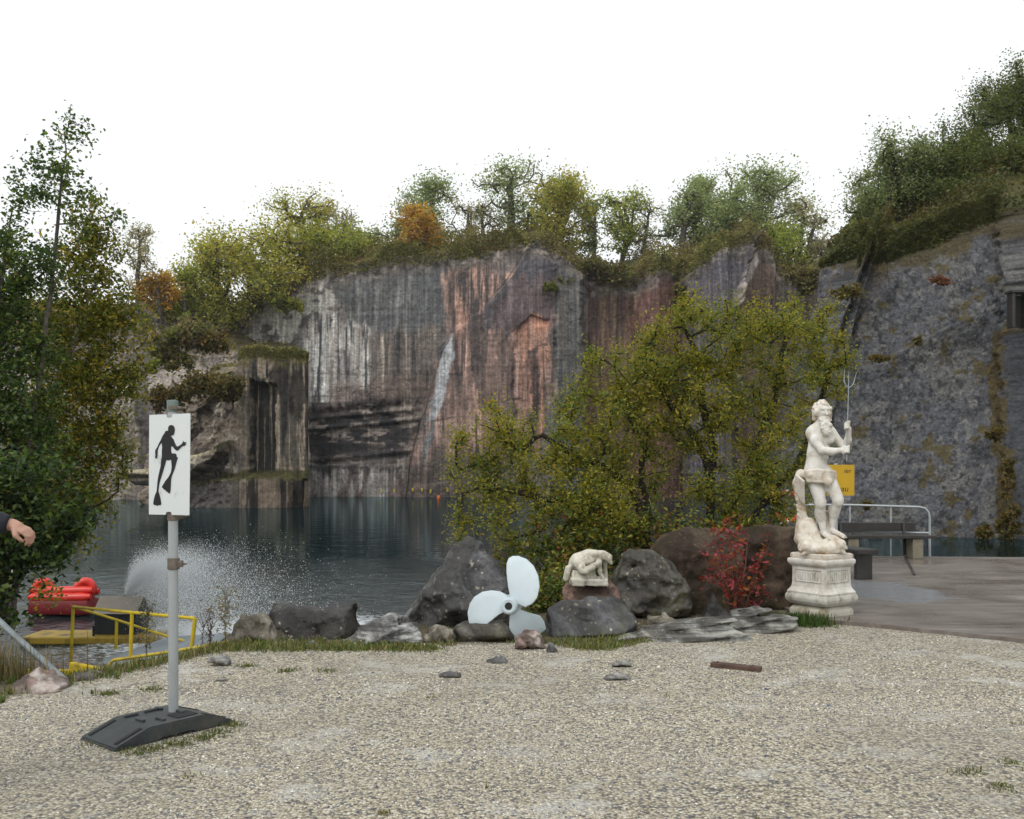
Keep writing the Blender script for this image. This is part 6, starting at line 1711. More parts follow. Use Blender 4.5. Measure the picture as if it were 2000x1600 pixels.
def f_beard(P):
    d_ = rc(P, Sq(1606.5, 822, -.058), Sq(1607, 846, -.105), .066, .048)
    for c, r in bbl: d_ = smin(d_, np.sqrt(((P - c) ** 2).sum(1)) - r, .008)
    d_ = smin(d_, rc(P, Sq(1607, 815.5, -.108), Sq(1600, 819, -.095), .011, .008), .004); d_ = smin(d_, rc(P, Sq(1608, 815.5, -.108), Sq(1615, 819, -.095), .011, .008), .004)
    d_ = np.maximum(d_, -(rc(P, Sq(1604.5, 819, -.125), Sq(1611, 819, -.125), .010, .010)))
    return d_ + .006 * fbm(P[:, 0] * 34, P[:, 1] * 34, P[:, 2] * 16, 9, 2)
V, Q = surface(f_beard, (-.12, -.22, 1.34), (.12, .02, 1.64), .0065)
np_mesh("beard", V + stb, Q, M['marble'], stat)
def f_drape(P):
    d_ = rc(P, Sq(1566, 927, .03), Sq(1578, 928, -.10), .040, .050)
    for k in range(5):                                              # rolled band of cloth round the hips, in folds
        y_ = 920 + 4.2 * k
        d_ = smin(d_, rc(P, Sq(1570 + k, y_ + 2, -.085), Sq(1588, y_ - 1 + k, -.150), .026, .024), .010)
        d_ = smin(d_, rc(P, Sq(1588, y_ - 1 + k, -.150), Sq(1608, y_ + 1 + k, -.165), .024, .022), .010)
        d_ = smin(d_, rc(P, Sq(1608, y_ + 1 + k, -.165), Sq(1626, y_ + 3, -.075), .022, .022), .010)
    d_ = smin(d_, el(P, Sq(1607, 941, -.170), (.046, .032, .050)), .014)
    for k in range(4):
        d_ = smin(d_, rc(P, Sq(1604 + 3.5 * k, 940, -.165 + .012 * k), Sq(1606 + 4.0 * k, 953 - k, -.150 + .02 * k), .020, .010), .008)
    d_ = smin(d_, rc(P, Sq(1566, 926, .04), Sq(1562, 944, .06), .056, .058), .03)
    d_ = smin(d_, rc(P, Sq(1562, 944, .06), Sq(1568, 976, .09), .058, .045), .03)
    for k in range(7):
        d_ = smin(d_, rc(P, Sq(1555 + 1.6 * k, 928 + 2 * k, .0 - .014 * k), Sq(1557 + 2.2 * k, 962 + 4 * k, .04 - .008 * k), .014, .010), .009)
    return d_ + .006 * fbm(P[:, 0] * 14, P[:, 1] * 14, P[:, 2] * 9, 10, 3)
V, Q = surface(f_drape, (-.32, -.24, .60), (.17, .20, 1.05), .008)
np_mesh("loincloth", V + stb, Q, M['marble_warm'], stat)
def f_dol(P):                                                       # scaly sea-creature column behind his leg, and the fish heads at his feet
    d_ = rc(P, Sq(1568, 962, .10), Sq(1572, 1010, .10), .042, .052)
    d_ = smin(d_, rc(P, Sq(1572, 1010, .10), Sq(1572, 1052, .06), .052, .10), .04)
    d_ = smin(d_, rc(P, Sq(1585, 1020, .04), Sq(1590, 1056, .0), .05, .09), .04)
    d_ = smin(d_, rc(P, Sq(1618, 1005, .08), Sq(1620, 1056, .04), .045, .08), .04)
    for k, (x, y) in enumerate(((1558, 958), (1556, 968), (1559, 978), (1558, 988), (1561, 998), (1562, 1008))):
        d_ = smin(d_, rc(P, Sq(x + 6, y + 4, .07), Sq(x - 1, y - 2, .05), .030, .012), .006)
    for x0, x1, y0, yy in ((1578, 1555, 1060, -.13), (1618, 1640, 1056, -.17)):
        s = 1 if x1 > x0 else -1
        d_ = smin(d_, rc(P, Sq(x0, y0, yy + .07), Sq((x0 + x1) / 2, y0 + 5, yy), .075, .064), .03)
        up_ = rc(P, Sq((x0 + x1) / 2, y0 + 5, yy), Sq(x1, y0 + 12, yy - .02), .052, .022); lw_ = rc(P, Sq((x0 + x1) / 2, y0 + 14, yy), Sq(x1 - 2 * s, y0 + 22, yy - .02), .036, .016)
        d_ = smin(smin(d_, up_, .012), lw_, .006)
        d_ = smin(d_, el(P, Sq((x0 + x1) / 2 + 4 * s, y0 + 2, yy - .05), (.018, .014, .018)), .004)
    d_ = smin(d_, el(P, Sq(1602, 1070, -.04), (.26, .20, .10)), .03)
    for k in range(9):
        d_ = smin(d_, rc(P, Sq(1580 + 5 * k, 1058 + 2 * (k % 3), -.12 - .02 * (k % 2)), Sq(1584 + 5 * k, 1074, -.20), .030, .020), .012)
    return d_ + .010 * fbm(P[:, 0] * 16, P[:, 1] * 16, P[:, 2] * 16, 12, 3)
V, Q = surface(f_dol, (-.34, -.30, .04), (.32, .26, .86), .0095)
np_mesh("sea_creature", V + stb, Q, M['marble_warm'], stat)
mb = MB(); mb.lathe([(.236, .001), (.240, .02), (.238, .052), (.225, .062)], (0, 0, 0), square=True, rz=PR); mb.build("base_plate", M['marble_warm'], stat)

M['steel'] = mat_plain("galvanised_steel", (0.42, 0.45, 0.46), 0.42, 0.55, var=.12, scale=5, bmp=.08)
M['trident'] = mat_plain("grey_iron", (0.24, 0.27, 0.28), 0.55, 0.2, var=.2, scale=9, bmp=.1)
A_ = HR - TRI * .13
t_top = HL + TRI * (78 * s_)
tri = thing("trident", "thin grey metal trident held upright in the bearded statue's hands", "trident", stb + A_)
off = -A_
mb = MB(); mb.tube([tuple(A_ + off), tuple(t_top + off)], .0055, 8); mb.build("shaft", M['trident'], tri, True)
lft = np.array((-.9, -.1, .12)); lft /= np.linalg.norm(lft); rgt = -lft
for v_, l1, sp in ((lft, .21, .055), (rgt, .19, .062), (None, .19, 0)):
    mb = MB()
    if v_ is None: pts = [t_top, t_top + TRI * l1]
    else: pts = [t_top, t_top + v_ * sp * .55 + TRI * .018, t_top + v_ * sp + TRI * .065, t_top + v_ * sp * (1.0 if v_ is lft else 1.45) + TRI * l1]
    mb.tube([tuple(p + off) for p in pts], [.006] * (len(pts) - 1) + [.002], 6); mb.build("prong", M['trident'], tri, True)
# ------------------------------------------------------------------ diver sign
M['pole'] = mat_plain("grey_pole", (0.36, 0.385, 0.39), 0.5, 0.2, var=.1, scale=4, bmp=.06)
M['clamp'] = mat_plain("rusty_clamp", (0.16, 0.135, 0.11), 0.6, 0.3, var=.4, scale=30, bmp=.2)
M['cap_green'] = mat_plain("green_cap", (0.13, 0.18, 0.16), 0.55, 0, var=.2, scale=12)
M['rubber'] = mat_plain("black_rubber", (0.030, 0.036, 0.038), 0.45, 0, var=.25, scale=9, bmp=.3, dirt=(0.07, 0.068, 0.06), spec=.5)
m, nt, b = new_mat("sign_white")
v = coords(nt)
sc1 = noise(nt, coords(nt, scale=(9, 9, 3)), 2.6, 7, .7)
c = mixc(nt, ramp(nt, sc1, [(0.60, (0, 0, 0)), (0.70, (0.55,) * 3)]), (0.66, 0.70, 0.70), (0.33, 0.34, 0.33))
nt.links.new(c, b.inputs["Base Color"]); b.inputs["Roughness"].default_value = .38
M['sign_white'] = m
M['ink'] = mat_plain("black_ink", (0.012, 0.012, 0.014), 0.5, var=.1, bmp=.03)
dp = 5.74
bb = W(338, 1395, dp); bb[2] = float(ground_z(bb[0], bb[1]))
sign = thing("diver_sign", "white sign with black diver silhouette on a grey pole in a rubber foot", "sign", bb)
def SL(px, py, y=0.0): return np.array(((px - 337) / F * dp, y, EYE - (py - HY) / F * dp - bb[2]))
mb = MB(); mb.tube([tuple(SL(338, 1396)), tuple(SL(337.3, 1100)), tuple(SL(336.4, 803))], .0305, 20); mb.build("pole", M['pole'], sign, True)
mb = MB(); c_ = SL(336, 806); mb.lathe([(.0315, 0), (.034, .012), (.036, .072), (.033, .078), (.020, .080)], tuple(c_), 20); mb.build("pole_cap", M['cap_green'], sign, True)
for (py, h_) in ((1101, .075), (1008, .06), (797, .03)):
    mb = MB(); c_ = SL(338, py)
    mb.lathe([(.031, -h_ / 2), (.038, -h_ / 2 + .004), (.038, h_ / 2 - .004), (.031, h_ / 2)], tuple(c_), 20)
    mb.box(tuple(c_ + (.045, -.005, 0)), (.032, .028, h_ * .55), bevel=.003); mb.tube([tuple(c_ + (.045, -.005, 0)), tuple(c_ + (.085, -.005, -.002))], .006, 8)
    mb.build("clamp", M['clamp'], sign, True)
# panel: notched top and bottom round the pole, traced at its own place in front of the pole
zp = lambda x, y: SL(250 + x / 6.155, 760 + y / 6.155)[[0, 2]]
PY = -.046
pan = [zp(*p) for p in ((288, 318), (490, 310), (494, 340), (510, 352), (545, 350), (560, 338), (563, 307), (775, 298), (772, 800), (762, 1514), (556, 1510), (548, 1478), (520, 1470), (490, 1476), (480, 1508), (283, 1503), (284, 900))]
mb = MB(); mb.prism([tuple(p) for p in pan], PY - .004, PY + .004); mb.bm.normal_update()
bmesh.ops.triangulate(mb.bm, faces=[f_ for f_ in mb.bm.faces if len(f_.verts) > 4])
panel = mb.build("panel", M['sign_white'], sign)
div = [(515, 465), (528, 445), (550, 437), (575, 445), (590, 470), (594, 500), (588, 530), (580, 555), (560, 562), (548, 570), (562, 590), (578, 610), (592, 645), (606, 680), (622, 695), (650, 682), (676, 664), (690, 640), (692, 622), (700, 640), (733, 645), (720, 660), (728, 672), (712, 678), (708, 692), (690, 684), (660, 712), (635, 738), (618, 746), (600, 735), (580, 710), (565, 690), (550, 696), (548, 740), (556, 775), (600, 778), (612, 790), (614, 815), (630, 828), (622, 850), (610, 890), (592, 960), (572, 1010), (556, 1050), (548, 1090), (546, 1150), (542, 1215), (533, 1256), (512, 1245), (508, 1235), (488, 1228), (480, 1212), (460, 1205), (455, 1192), (438, 1178), (452, 1150), (480, 1105), (510, 1068), (530, 1036), (548, 1000), (556, 940), (552, 880), (548, 850), (520, 858), (492, 856), (480, 900), (462, 960), (445, 1020), (425, 1080), (408, 1140), (400, 1200), (398, 1230), (412, 1270), (424, 1320), (432, 1375), (424, 1394), (400, 1392), (388, 1401), (368, 1392), (345, 1390), (336, 1370), (345, 1320), (358, 1270), (374, 1235), (380, 1200), (386, 1120), (396, 1050), (412, 980), (424, 930), (430, 860), (440, 800), (438, 760), (442, 700), (438, 650), (420, 665), (404, 695), (390, 735), (388, 765), (386, 800), (380, 836), (366, 836), (358, 822), (362, 795), (358, 765), (362, 735), (376, 715), (390, 690), (405, 655), (425, 620), (440, 585), (455, 555), (472, 535), (478, 515), (495, 505), (514, 508), (512, 490)]
mb = MB(); mb.prism([tuple(zp(*p)) for p in div], PY - .0068, PY - .0048); mb.bm.normal_update()
bmesh.ops.triangulate(mb.bm, faces=[f_ for f_ in mb.bm.faces if len(f_.verts) > 4])
mb.build("diver_silhouette", M['ink'], panel)
# rubber foot: ramped ends, raised pads, slots
foot_c = np.array((-2.22, 5.64)); fa = math.atan2(.79, .61)
L_, Wd_, Hh = .80, .41, .10
mb = MB()
prof = [(-L_ / 2, 0), (-L_ / 2, .022), (-L_ / 2 + .22, Hh), (L_ / 2 - .22, Hh), (L_ / 2, .022), (L_ / 2, 0), (.13, 0), (.10, .03), (-.10, .03), (-.13, 0)]
mb.prism(prof, -Wd_ / 2, Wd_ / 2)
bmesh.ops.bevel(mb.bm, geom=[e_ for e_ in mb.bm.edges if len(e_.link_faces) == 2], offset=.008, segments=2, affect='EDGES')
Rf = Matrix.Rotation(fa, 4, 'Z')
mv = Matrix.Translation((foot_c[0] - bb[0], foot_c[1] - bb[1], -.002)) @ Rf
mb.bm.transform(mv); foot = mb.build("rubber_foot", M['rubber'], sign)
for (x, y, sx, sy) in ((-.12, .12, .09, .022), (-.05, -.10, .022, .09), (.02, .13, .09, .022), (.12, -.03, .022, .09), (.08, .14, .022, .07), (-.14, -.02, .022, .09)):
    mb = MB(); mb.box((x, y, Hh + .006), (sx, sy, .018), bevel=.004); mb.bm.transform(mv); mb.build("pad", M['rubber'], foot)
for yy in (-.15, .15):
    for s in (-1, 1):
        mb = MB(); an = math.atan2(Hh - .022, .22) * s
        mb.box((s * (L_ / 2 - .11), yy, (Hh + .022) / 2 + .002), (.17, .028, .006), rot=Matrix.Rotation(an, 3, 'Y'))
        mb.bm.transform(mv); mb.build("slot", M['black'], foot)
mb = MB(); mb.box((.10, -.10, Hh + .002), (.14, .12, .008), bevel=.002); mb.bm.transform(mv); mb.build("socket", M['black'], foot)

# ------------------------------------------------------------------ terrace furniture
M['wood_dark'] = mat_plain("dark_wet_wood", (0.026, 0.023, 0.020), 0.42, 0, var=.4, scale=5, bmp=.25, spec=.5)
M['concrete'] = mat_plain("tan_concrete", (0.20, 0.18, 0.13), 0.8, 0, var=.25, scale=8, bmp=.3)
bd = 17.1
bb_ = W(1728, 1092, bd); bb_[2] = .035
bench = thing("park_bench", "dark wooden bench with backrest facing the lake at the terrace's edge", "bench", bb_, math.radians(-2))
k_ = bd / F
def BL(px, z, y=0.0): return np.array(((px - 1728) * k_, y, z))
zz = lambda py: EYE - (py - HY) * k_ - .035
for j in range(3):
    mb = MB(); mb.box(tuple(BL(1724, zz(1048), -.14 + .14 * j)), (190 * k_, .125, .055), bevel=.006); mb.build("seat_plank", M['wood_dark'], bench)
mb = MB(); mb.box(tuple(BL(1714, zz(1031), .26)), (168 * k_, .045, 18 * k_), bevel=.006); mb.build("backrest", M['wood_dark'], bench)
for px in (1650, 1773):
    mb = MB(); mb.tube([tuple(BL(px, .05, .16)), tuple(BL(px, .42, .19)), tuple(BL(px, zz(1024), .235))], .034, 4); mb.build("back_post", M['wood_dark'], bench)
    mb = MB(); mb.box(tuple(BL(px + 12, .19, 0)), (20 * k_, .36, .38), bevel=.012); mb.build("leg", M['concrete'], bench)
bd2 = 14.2
b2 = W(1634, 1130, bd2); b2[2] = .035
bench2 = thing("backless_bench", "dark backless bench partly hidden behind the white pedestal", "bench", b2, math.radians(12))
mb = MB(); mb.box((.0, 0, .425), (.36, 1.7, .06), bevel=.008); mb.box((.0, 0, .46), (.34, 1.68, .012), bevel=.003); mb.build("seat", M['wood_dark'], bench2)
for y in (-.62, .62):
    mb = MB(); mb.box((.06, y, .2), (.26, .09, .40), bevel=.01); mb.build("leg", M['wood_dark'], bench2)
rd = 17.45
r0 = W(1670, 1090, rd); r0[2] = .03
rail = thing("steel_railing", "galvanised tube railing with rounded corner behind the dark bench", "railing", r0)
R = lambda px, py, y=0.0: tuple(W(px, py, rd) - r0 + (0, y, 0))
mb = MB(); mb.tube([R(1526, 1092), R(1526, 1000), R(1529, 990), R(1536, 986), R(1660, 986.5), R(1795, 990.5), R(1806, 993), R(1813, 1000), R(1815.5, 1010), R(1816, 1095)], .023, 10); mb.build("top_rail", M['steel'], rail, True)
mb = MB(); mb.tube([R(1526, 1038), R(1816, 1041)], .019, 8); mb.build("mid_rail", M['steel'], rail, True)
for px in (1595, 1660, 1740):
    mb = MB(); mb.tube([R(px, 1094), R(px, 988)], .017, 8); mb.build("post", M['steel'], rail, True)
# life ring
M['red_plastic'] = mat_plain("red_plastic", (0.50, 0.030, 0.018), 0.4, 0, var=.15, scale=5, bmp=.08, spec=.5)
M['white_plastic'] = mat_plain("white_plastic", (0.68, 0.68, 0.66), 0.45, 0, var=.08, bmp=.05)
lr = W(1540, 990, 17.2)
ring = thing("life_ring", "red life ring with white bands hanging on the railing behind the willow", "life ring", lr)
mb = MB(); mb.torus((0, 0, 0), .27, .055, (0.1, 1, 0)); mb.build("ring", M['red_plastic'], ring, True)
for a in range(4):
    mb = MB(); mb.torus((0, 0, 0), .27, .057, (0.1, 1, 0), 6, 12, a * math.pi / 2 - .14, a * math.pi / 2 + .14); mb.build("band", M['white_plastic'], ring, True)
# yellow notice board on its pole
M['sign_yellow'] = mat_plain("yellow_sign", (0.52, 0.315, 0.012), 0.42, 0, var=.10, scale=3, bmp=.04, dirt=(0.42, 0.27, 0.03))
M['ink_brown'] = mat_plain("dark_lettering", (0.045, 0.035, 0.012), 0.5, var=.1, bmp=.02)
yd = 11.3
yb = W(1637, 1187, yd); yb[2] = .035
ys = thing("notice_board", "yellow notice board on a steel pole behind the bearded statue", "sign", yb)
Yl = lambda px, py, y=0.0: W(px, py, yd) - yb + (0, y, 0)
mb = MB(); mb.tube([tuple(Yl(1632, 1188)), tuple(Yl(1632, 905))], .026, 12); mb.build("pole", M['steel'], ys, True)
mb = MB(); mb.lathe([(.27, 0), (.27, .04), (.24, .062), (.07, .075), (.05, .12), (.03, .125)], tuple(Yl(1640, 1187)), 28); mb.build("foot", M['rubber'], ys, True)
mb = MB(); ca, cb_ = Yl(1612, 968, -.035), Yl(1666.5, 908, -.035)
mb.box(tuple((ca + cb_) / 2), (abs(cb_[0] - ca[0]), .006, abs(cb_[2] - ca[2])), bevel=.001); board = mb.build("board", M['sign_yellow'], ys)
def text(name, body, size, loc, mat, parent, ext=.0006, rx=90):
    cu = bpy.data.curves.new(name, 'FONT'); cu.body = body; cu.size = size; cu.extrude = ext; cu.align_x = 'CENTER'; cu.align_y = 'CENTER'; cu.shear = .15
    to = bpy.data.objects.new(name + "_tmp", cu); COL.objects.link(to)
    dg = bpy.context.evaluated_depsgraph_get()
    me = bpy.data.meshes.new_from_object(to.evaluated_get(dg))
    bpy.data.objects.remove(to)
    me.materials.clear(); me.materials.append(mat); me.transform(Matrix.Rotation(math.radians(rx), 4, 'X'))
    o = bpy.data.objects.new(name, me); link(o, parent); o.location = tuple(loc); return o
text("lettering", "l'eau", .105, Yl(1640, 955, -.0392), M['ink_brown'], board)
text("lettering", "ier", .085, Yl(1653, 920, -.0392), M['ink_brown'], board)

# thin bar on the terrace, rusty bar on the gravel, steel pipe on the left bank
M['pipe'] = mat_plain('dull_pipe', (0.19, 0.215, 0.22), .55, .2, var=.2, scale=6, bmp=.1)
M['rust'] = mat_plain("rusty_iron", (0.085, 0.052, 0.040), 0.75, 0.2, var=.4, scale=14, bmp=.4)
p0, p1 = W(1738, 1084, 18.0), W(1786, 1129, 14.1)
a_, b_ = np.array((p0[0], 17.3, .05)), np.array((p1[0], p1[1], .05))
mb = MB()
q_ = b_ - a_; L0 = np.linalg.norm(q_)
mb.box((0, 0, 0), (L0, .035, .028), bevel=.005); mb.box((L0 * .1, 0, .018), (L0 * .28, .02, .012), bevel=.003)
o = mb.build("drain_bar", M['wood_dark']); o.location = tuple((a_ + b_) / 2); o.rotation_euler = (0, 0, math.atan2(q_[1], q_[0]))
tag(o, "thin dark metal bar lying across the wet stone terrace", "bar")
a_, b_ = W(1390, 1306, 7.50), W(1486, 1315, 7.30)
a_[2] = b_[2] = .022; q_ = b_ - a_
mb = MB(); mb.box((0, 0, 0), (np.linalg.norm(q_), .085, .045), bevel=.004); mb.box((-.16, 0, .024), (.012, .07, .01)); mb.box((.13, 0, .024), (.012, .07, .01))
o = mb.build("rusty_bar", M['rust']); o.location = tuple((a_ + b_) / 2); o.rotation_euler = (0, 0, math.atan2(q_[1], q_[0])); tag(o, "short brown rusty bar lying on the gravel", "bar")
a_, b_ = W(-60, 1158, 8.3), W(128, 1330, 6.95)
mb = MB(); mb.tube([(0, 0, 0), tuple((b_ - a_) / 2 + (0, 0, -.01)), tuple(b_ - a_)], .026, 14)
o = mb.build("steel_pipe", M['pipe'], smooth=True, loc=a_); tag(o, "grey steel pipe sloping down to the ground on the left bank", "pipe")

# ------------------------------------------------------------------ yellow gangway
M['yellow'] = mat_plain("yellow_paint", (0.52, 0.385, 0.018), 0.5, 0.0, var=.18, scale=7, bmp=.12, dirt=(0.22, 0.15, 0.03))
M['yellow_old'] = mat_plain('old_yellow', (0.27, 0.185, 0.02), 0.6, 0, var=.3, scale=6, bmp=.2, dirt=(0.06, 0.045, 0.02))
M['deck'] = mat_plain("grey_deck", (0.16, 0.185, 0.205), 0.6, 0, var=.2, scale=5, bmp=.3)
gA, gB, gC = W(140, 1296, 10.6), W(257, 1292, 9.5), W(376, 1276, 8.95)
g0 = gB.copy()
gw = thing("gangway", "yellow-railed gangway with grey deck leading down to the floating pump", "gangway", g0)
G = lambda px, py, d_: W(px, py, d_) - g0
def rod(name, pts, r=.024, seg=8, mat='yellow'):
    mb = MB(); mb.tube([tuple(p) for p in pts], r, seg); return mb.build(name, M[mat], gw, True)
rod("top_rail", [G(143, 1185, 10.6), G(258, 1196.5, 9.5), G(381, 1208, 8.95)], .017)
rod("post", [G(138, 1300, 10.6), G(143, 1185, 10.6)], .020)
rod("post", [G(254, 1305, 9.5), G(258, 1197, 9.5)], .021)
rod("post", [G(372, 1284, 8.95), G(381, 1208, 8.95)], .021)
rod("far_rail", [G(146, 1186, 10.6), G(228, 1211, 10.9), G(330, 1244, 10.6), G(395, 1262, 10.2)], .016)
rod("far_post", [G(226, 1268, 10.9), G(228, 1211, 10.9)], .020)
rod("low_rail", [G(202, 1311, 8.6), G(218, 1293, 8.6), G(222, 1289.5, 8.6), G(330, 1274, 8.6), G(450, 1254, 8.6)], .017)
rod("low_rail_leg", [G(266, 1308, 8.6), G(264, 1283, 8.6), G(260, 1283, 8.6)], .014)
rod("low_rail_leg", [G(384, 1285, 8.6), G(386, 1270, 8.6), G(384, 1265, 8.6)], .014)
mb = MB()
v4 = [G(215, 1283, 11.0), G(330, 1244, 11.4), G(450, 1236, 9.2), G(395, 1282, 8.75), G(250, 1300, 8.9), G(190, 1296, 9.6)]
top = [mb.bm.verts.new(p) for p in v4]; bot = [mb.bm.verts.new(p + np.array((0, 0, -.07))) for p in v4]
mb.bm.faces.new(top); mb.bm.faces.new(bot[::-1])
for k in range(6): mb.bm.faces.new((top[k], bot[k], bot[(k + 1) % 6], top[(k + 1) % 6]))
mb.build("deck", M['deck'], gw)
mb = MB()
e0, e1, e2 = G(0, 1312, 9.6), G(140, 1300, 9.6), G(262, 1306, 9.0)
for p, q in ((e0, e1), (e1, e2)):
    dq = q - p; mb.box(tuple((p + q) / 2 + (0, 0, -.09)), (np.linalg.norm(dq[:2]), .06, .16), rot=math.atan2(dq[1], dq[0]), bevel=.006)
mb.build("edge_beam", M['yellow'], gw)

# ------------------------------------------------------------------ floating pump, its spray, red raft, buoys
M['box_dark'] = mat_plain("dark_sheet_metal", (0.020, 0.022, 0.025), 0.5, 0.2, var=.25, scale=6, bmp=.1)
M['roof_tan'] = mat_plain("weathered_roof", (0.24, 0.215, 0.18), 0.7, 0, var=.15, scale=6, bmp=.2)
kd = 13.0
kb = W(228, 1252, kd); kb[2] = WATER_Z - .05
pump = thing("floating_pump", "dark pump housing with tan gable roof on a yellow pontoon", "pump", kb)
K = lambda px, py, y=0.0: W(px, py, kd) - kb + (0, y, 0)
mb = MB(); mb.box((-.02, .20, K(0, 1224)[2]), (.60, .42, .44), bevel=.008); mb.build("housing", M['box_dark'], pump)
mb = MB(); x0, x1 = -.33, .31; zt, ze = K(0, 1171)[2], K(0, 1199)[2]
gp = [(-.03, ze), (.20, zt), (.43, ze), (.43, ze + .02), (.20, zt + .025), (-.06, ze + .005)]
mb.prism([(p[0], p[1]) for p in gp], x0, x1); mb.bm.transform(Matrix(((0, 1, 0, 0), (1, 0, 0, 0), (0, 0, 1, 0), (0, 0, 0, 1)))); mb.build("roof", M['roof_tan'], pump)
mb = MB(); mb.prism([(-.01, ze - .004), (.41, ze - .004), (.20, zt - .004)], .255, .285); mb.bm.transform(Matrix(((0, 1, 0, 0), (1, 0, 0, 0), (0, 0, 1, 0), (0, 0, 0, 1)))); mb.build("gable", M['box_dark'], pump)
mb = MB(); mb.box((-.34, .1, .095), (1.9, .62, .11), bevel=.02); mb.build("pontoon", M['yellow_old'], pump)
mb = MB(); mb.box((-.34, .1, .03), (1.86, .6, .06)); mb.build("hull", M['black'], pump)
mb = MB(); mb.tube([(-.28, -.12, -.2), (-.28, -.12, .3)], .018, 8); mb.build("mooring_post", M['box_dark'], pump, True)
mb = MB(); mb.tube([(-.12, .42, .1), (-.12, .45, .45), (-.09, .45, .62), (-.05, .45, .66)], [.05, .05, .04, .035], 10); mb.build("nozzle", M['box_dark'], pump, True)
noz = kb + np.array((-.06, .45, .66))
m, nt, b = new_mat("water_drop"); b.inputs["Base Color"].default_value = (0.93, 0.95, 0.96, 1); b.inputs["Roughness"].default_value = .25
t_ = nd(nt, "ShaderNodeBsdfTranslucent"); t_.inputs[0].default_value = (0.95, 0.96, 0.97, 1)
mx = nd(nt, "ShaderNodeMixShader", i_0=.4); nt.links.new(b.outputs[0], mx.inputs[1]); nt.links.new(t_.outputs[0], mx.inputs[2]); nt.links.new(mx.outputs[0], nt.nodes["Material Output"].inputs[0])
rng = np.random.default_rng(101)
n = 290000
az = rng.normal(.0, .30, n); ele = np.radians(np.clip(rng.normal(56, 11, n), 26, 80)); sp = np.sqrt(2 * 9.81 * np.clip(rng.normal(.46, .14, n), .10, .88)) / np.maximum(np.sin(ele), .6) * (1 + .12 * np.sin(az * 40) * np.sin(ele * 55))
vx = sp * np.cos(ele) * np.cos(az); vy = sp * np.cos(ele) * np.sin(az) * 1.1 - .15; vz = sp * np.sin(ele)
tf = (vz + np.sqrt(np.maximum(vz * vz + 2 * 9.81 * (noz[2] - WATER_Z), 0))) / 9.81
t = tf * rng.random(n) ** .85
drag = 1 - .10 * t
Pd = np.stack((noz[0] + vx * t * drag, noz[1] + vy * t * drag, noz[2] + vz * t - 4.905 * t * t), 1) + rng.standard_normal((n, 3)) * (.015 + .05 * t[:, None])
ns = 40000                                                             # splash where it lands
q = rng.integers(0, n, ns)
Ps = np.stack((noz[0] + vx[q] * tf[q] * .9, noz[1] + vy[q] * tf[q] * .9, WATER_Z + np.abs(rng.normal(0, .13, ns))), 1) + rng.standard_normal((ns, 3)) * (.15, .15, .0)
Pd = np.concatenate((Pd, Ps)); Pd = Pd[Pd[:, 2] > WATER_Z]
n = len(Pd)
r = .0013 + .0045 * rng.random(n) ** 13.0
tet = np.array([(1, 0, 0), (-1, 0, 0), (0, 1, 0), (0, -1, 0), (0, 0, 1.4), (0, 0, -1.4)], float)
V = (Pd[:, None] + tet[None] * r[:, None, None]).reshape(-1, 3)
ft = np.array([(0, 2, 4), (2, 1, 4), (1, 3, 4), (3, 0, 4), (2, 0, 5), (1, 2, 5), (3, 1, 5), (0, 3, 5)])
o = np_mesh("water_spray", V, (np.arange(n)[:, None, None] * 6 + ft[None]).reshape(-1, 3), m, smooth=False)
tag(o, "white fan of water spray thrown by the floating pump", "spray", kind="stuff")

fd_ = 15.6
fb = W(122, 1196, fd_); fb[2] = WATER_Z - .04
raft = thing("red_raft", "bright red inflatable raft with rounded ends floating behind the birch", "raft", fb)
K2 = lambda px, py, y=0.0: W(px, py, fd_) - fb + (0, y, 0)
M['red_inflatable'] = mat_plain("red_inflatable", (0.62, 0.030, 0.020), 0.35, 0, var=.12, scale=4, bmp=.05, spec=.5)
M['red_dark'] = mat_plain("dark_red_hull", (0.16, 0.012, 0.016), 0.5, 0, var=.2, scale=4, bmp=.05)
for px in (84, 166):
    mb = MB(); mb.torus(tuple(K2(px, 1150)), .125, .072, (.25, -1, .1), 28, 12); mb.build("end_ring", M['red_inflatable'], raft, True)
for py, y in ((1152, -.05), (1164, -.12), (1158, .18)):
    mb = MB(); mb.tube([tuple(K2(64, py, y)), tuple(K2(84, py + 1, y)), tuple(K2(125, py + 2, y)), tuple(K2(166, py + 1, y)), tuple(K2(184, py, y))], [.05, .085, .085, .085, .05], 14); mb.build("tube", M['red_inflatable'], raft, True)
mb = MB(); mb.box(tuple(K2(124, 1184, .03)), (1.08, .5, .28), bevel=.08); mb.build("hull", M['red_dark'], raft, True)

M['float_yellow'] = mat_plain("yellow_float", (0.60, 0.47, 0.05), 0.4, 0, var=.1, bmp=.03)
M['float_orange'] = mat_plain("orange_float", (0.62, 0.13, 0.02), 0.4, 0, var=.1, bmp=.03)
M['rope'] = mat_plain("rope", (0.30, 0.26, 0.16), 0.9, 0, var=.2)
qd = 101.0
kq = qd / F
mk = W(857, 972, qd); mk[2] = WATER_Z
bu = thing("rescue_station", "yellow and white life ring on a yellow stand at the foot of the quarry wall", "life ring", mk + np.array((0, 1.5, 0)))
mb = MB(); mb.torus((0, 0, 8 * kq), 5.2 * kq, 1.7 * kq, (0, 1, 0)); mb.build("ring", M['white_plastic'], bu, True)
mb = MB(); mb.torus((0, -.03, 8 * kq), 3.0 * kq, 1.2 * kq, (0, 1, 0)); mb.build("inner_ring", M['float_yellow'], bu, True)
mb = MB(); mb.box((.1, .12, 8 * kq), (2.6 * kq, .1, 30 * kq), bevel=.02); mb.build("stand", M['float_yellow'], bu)
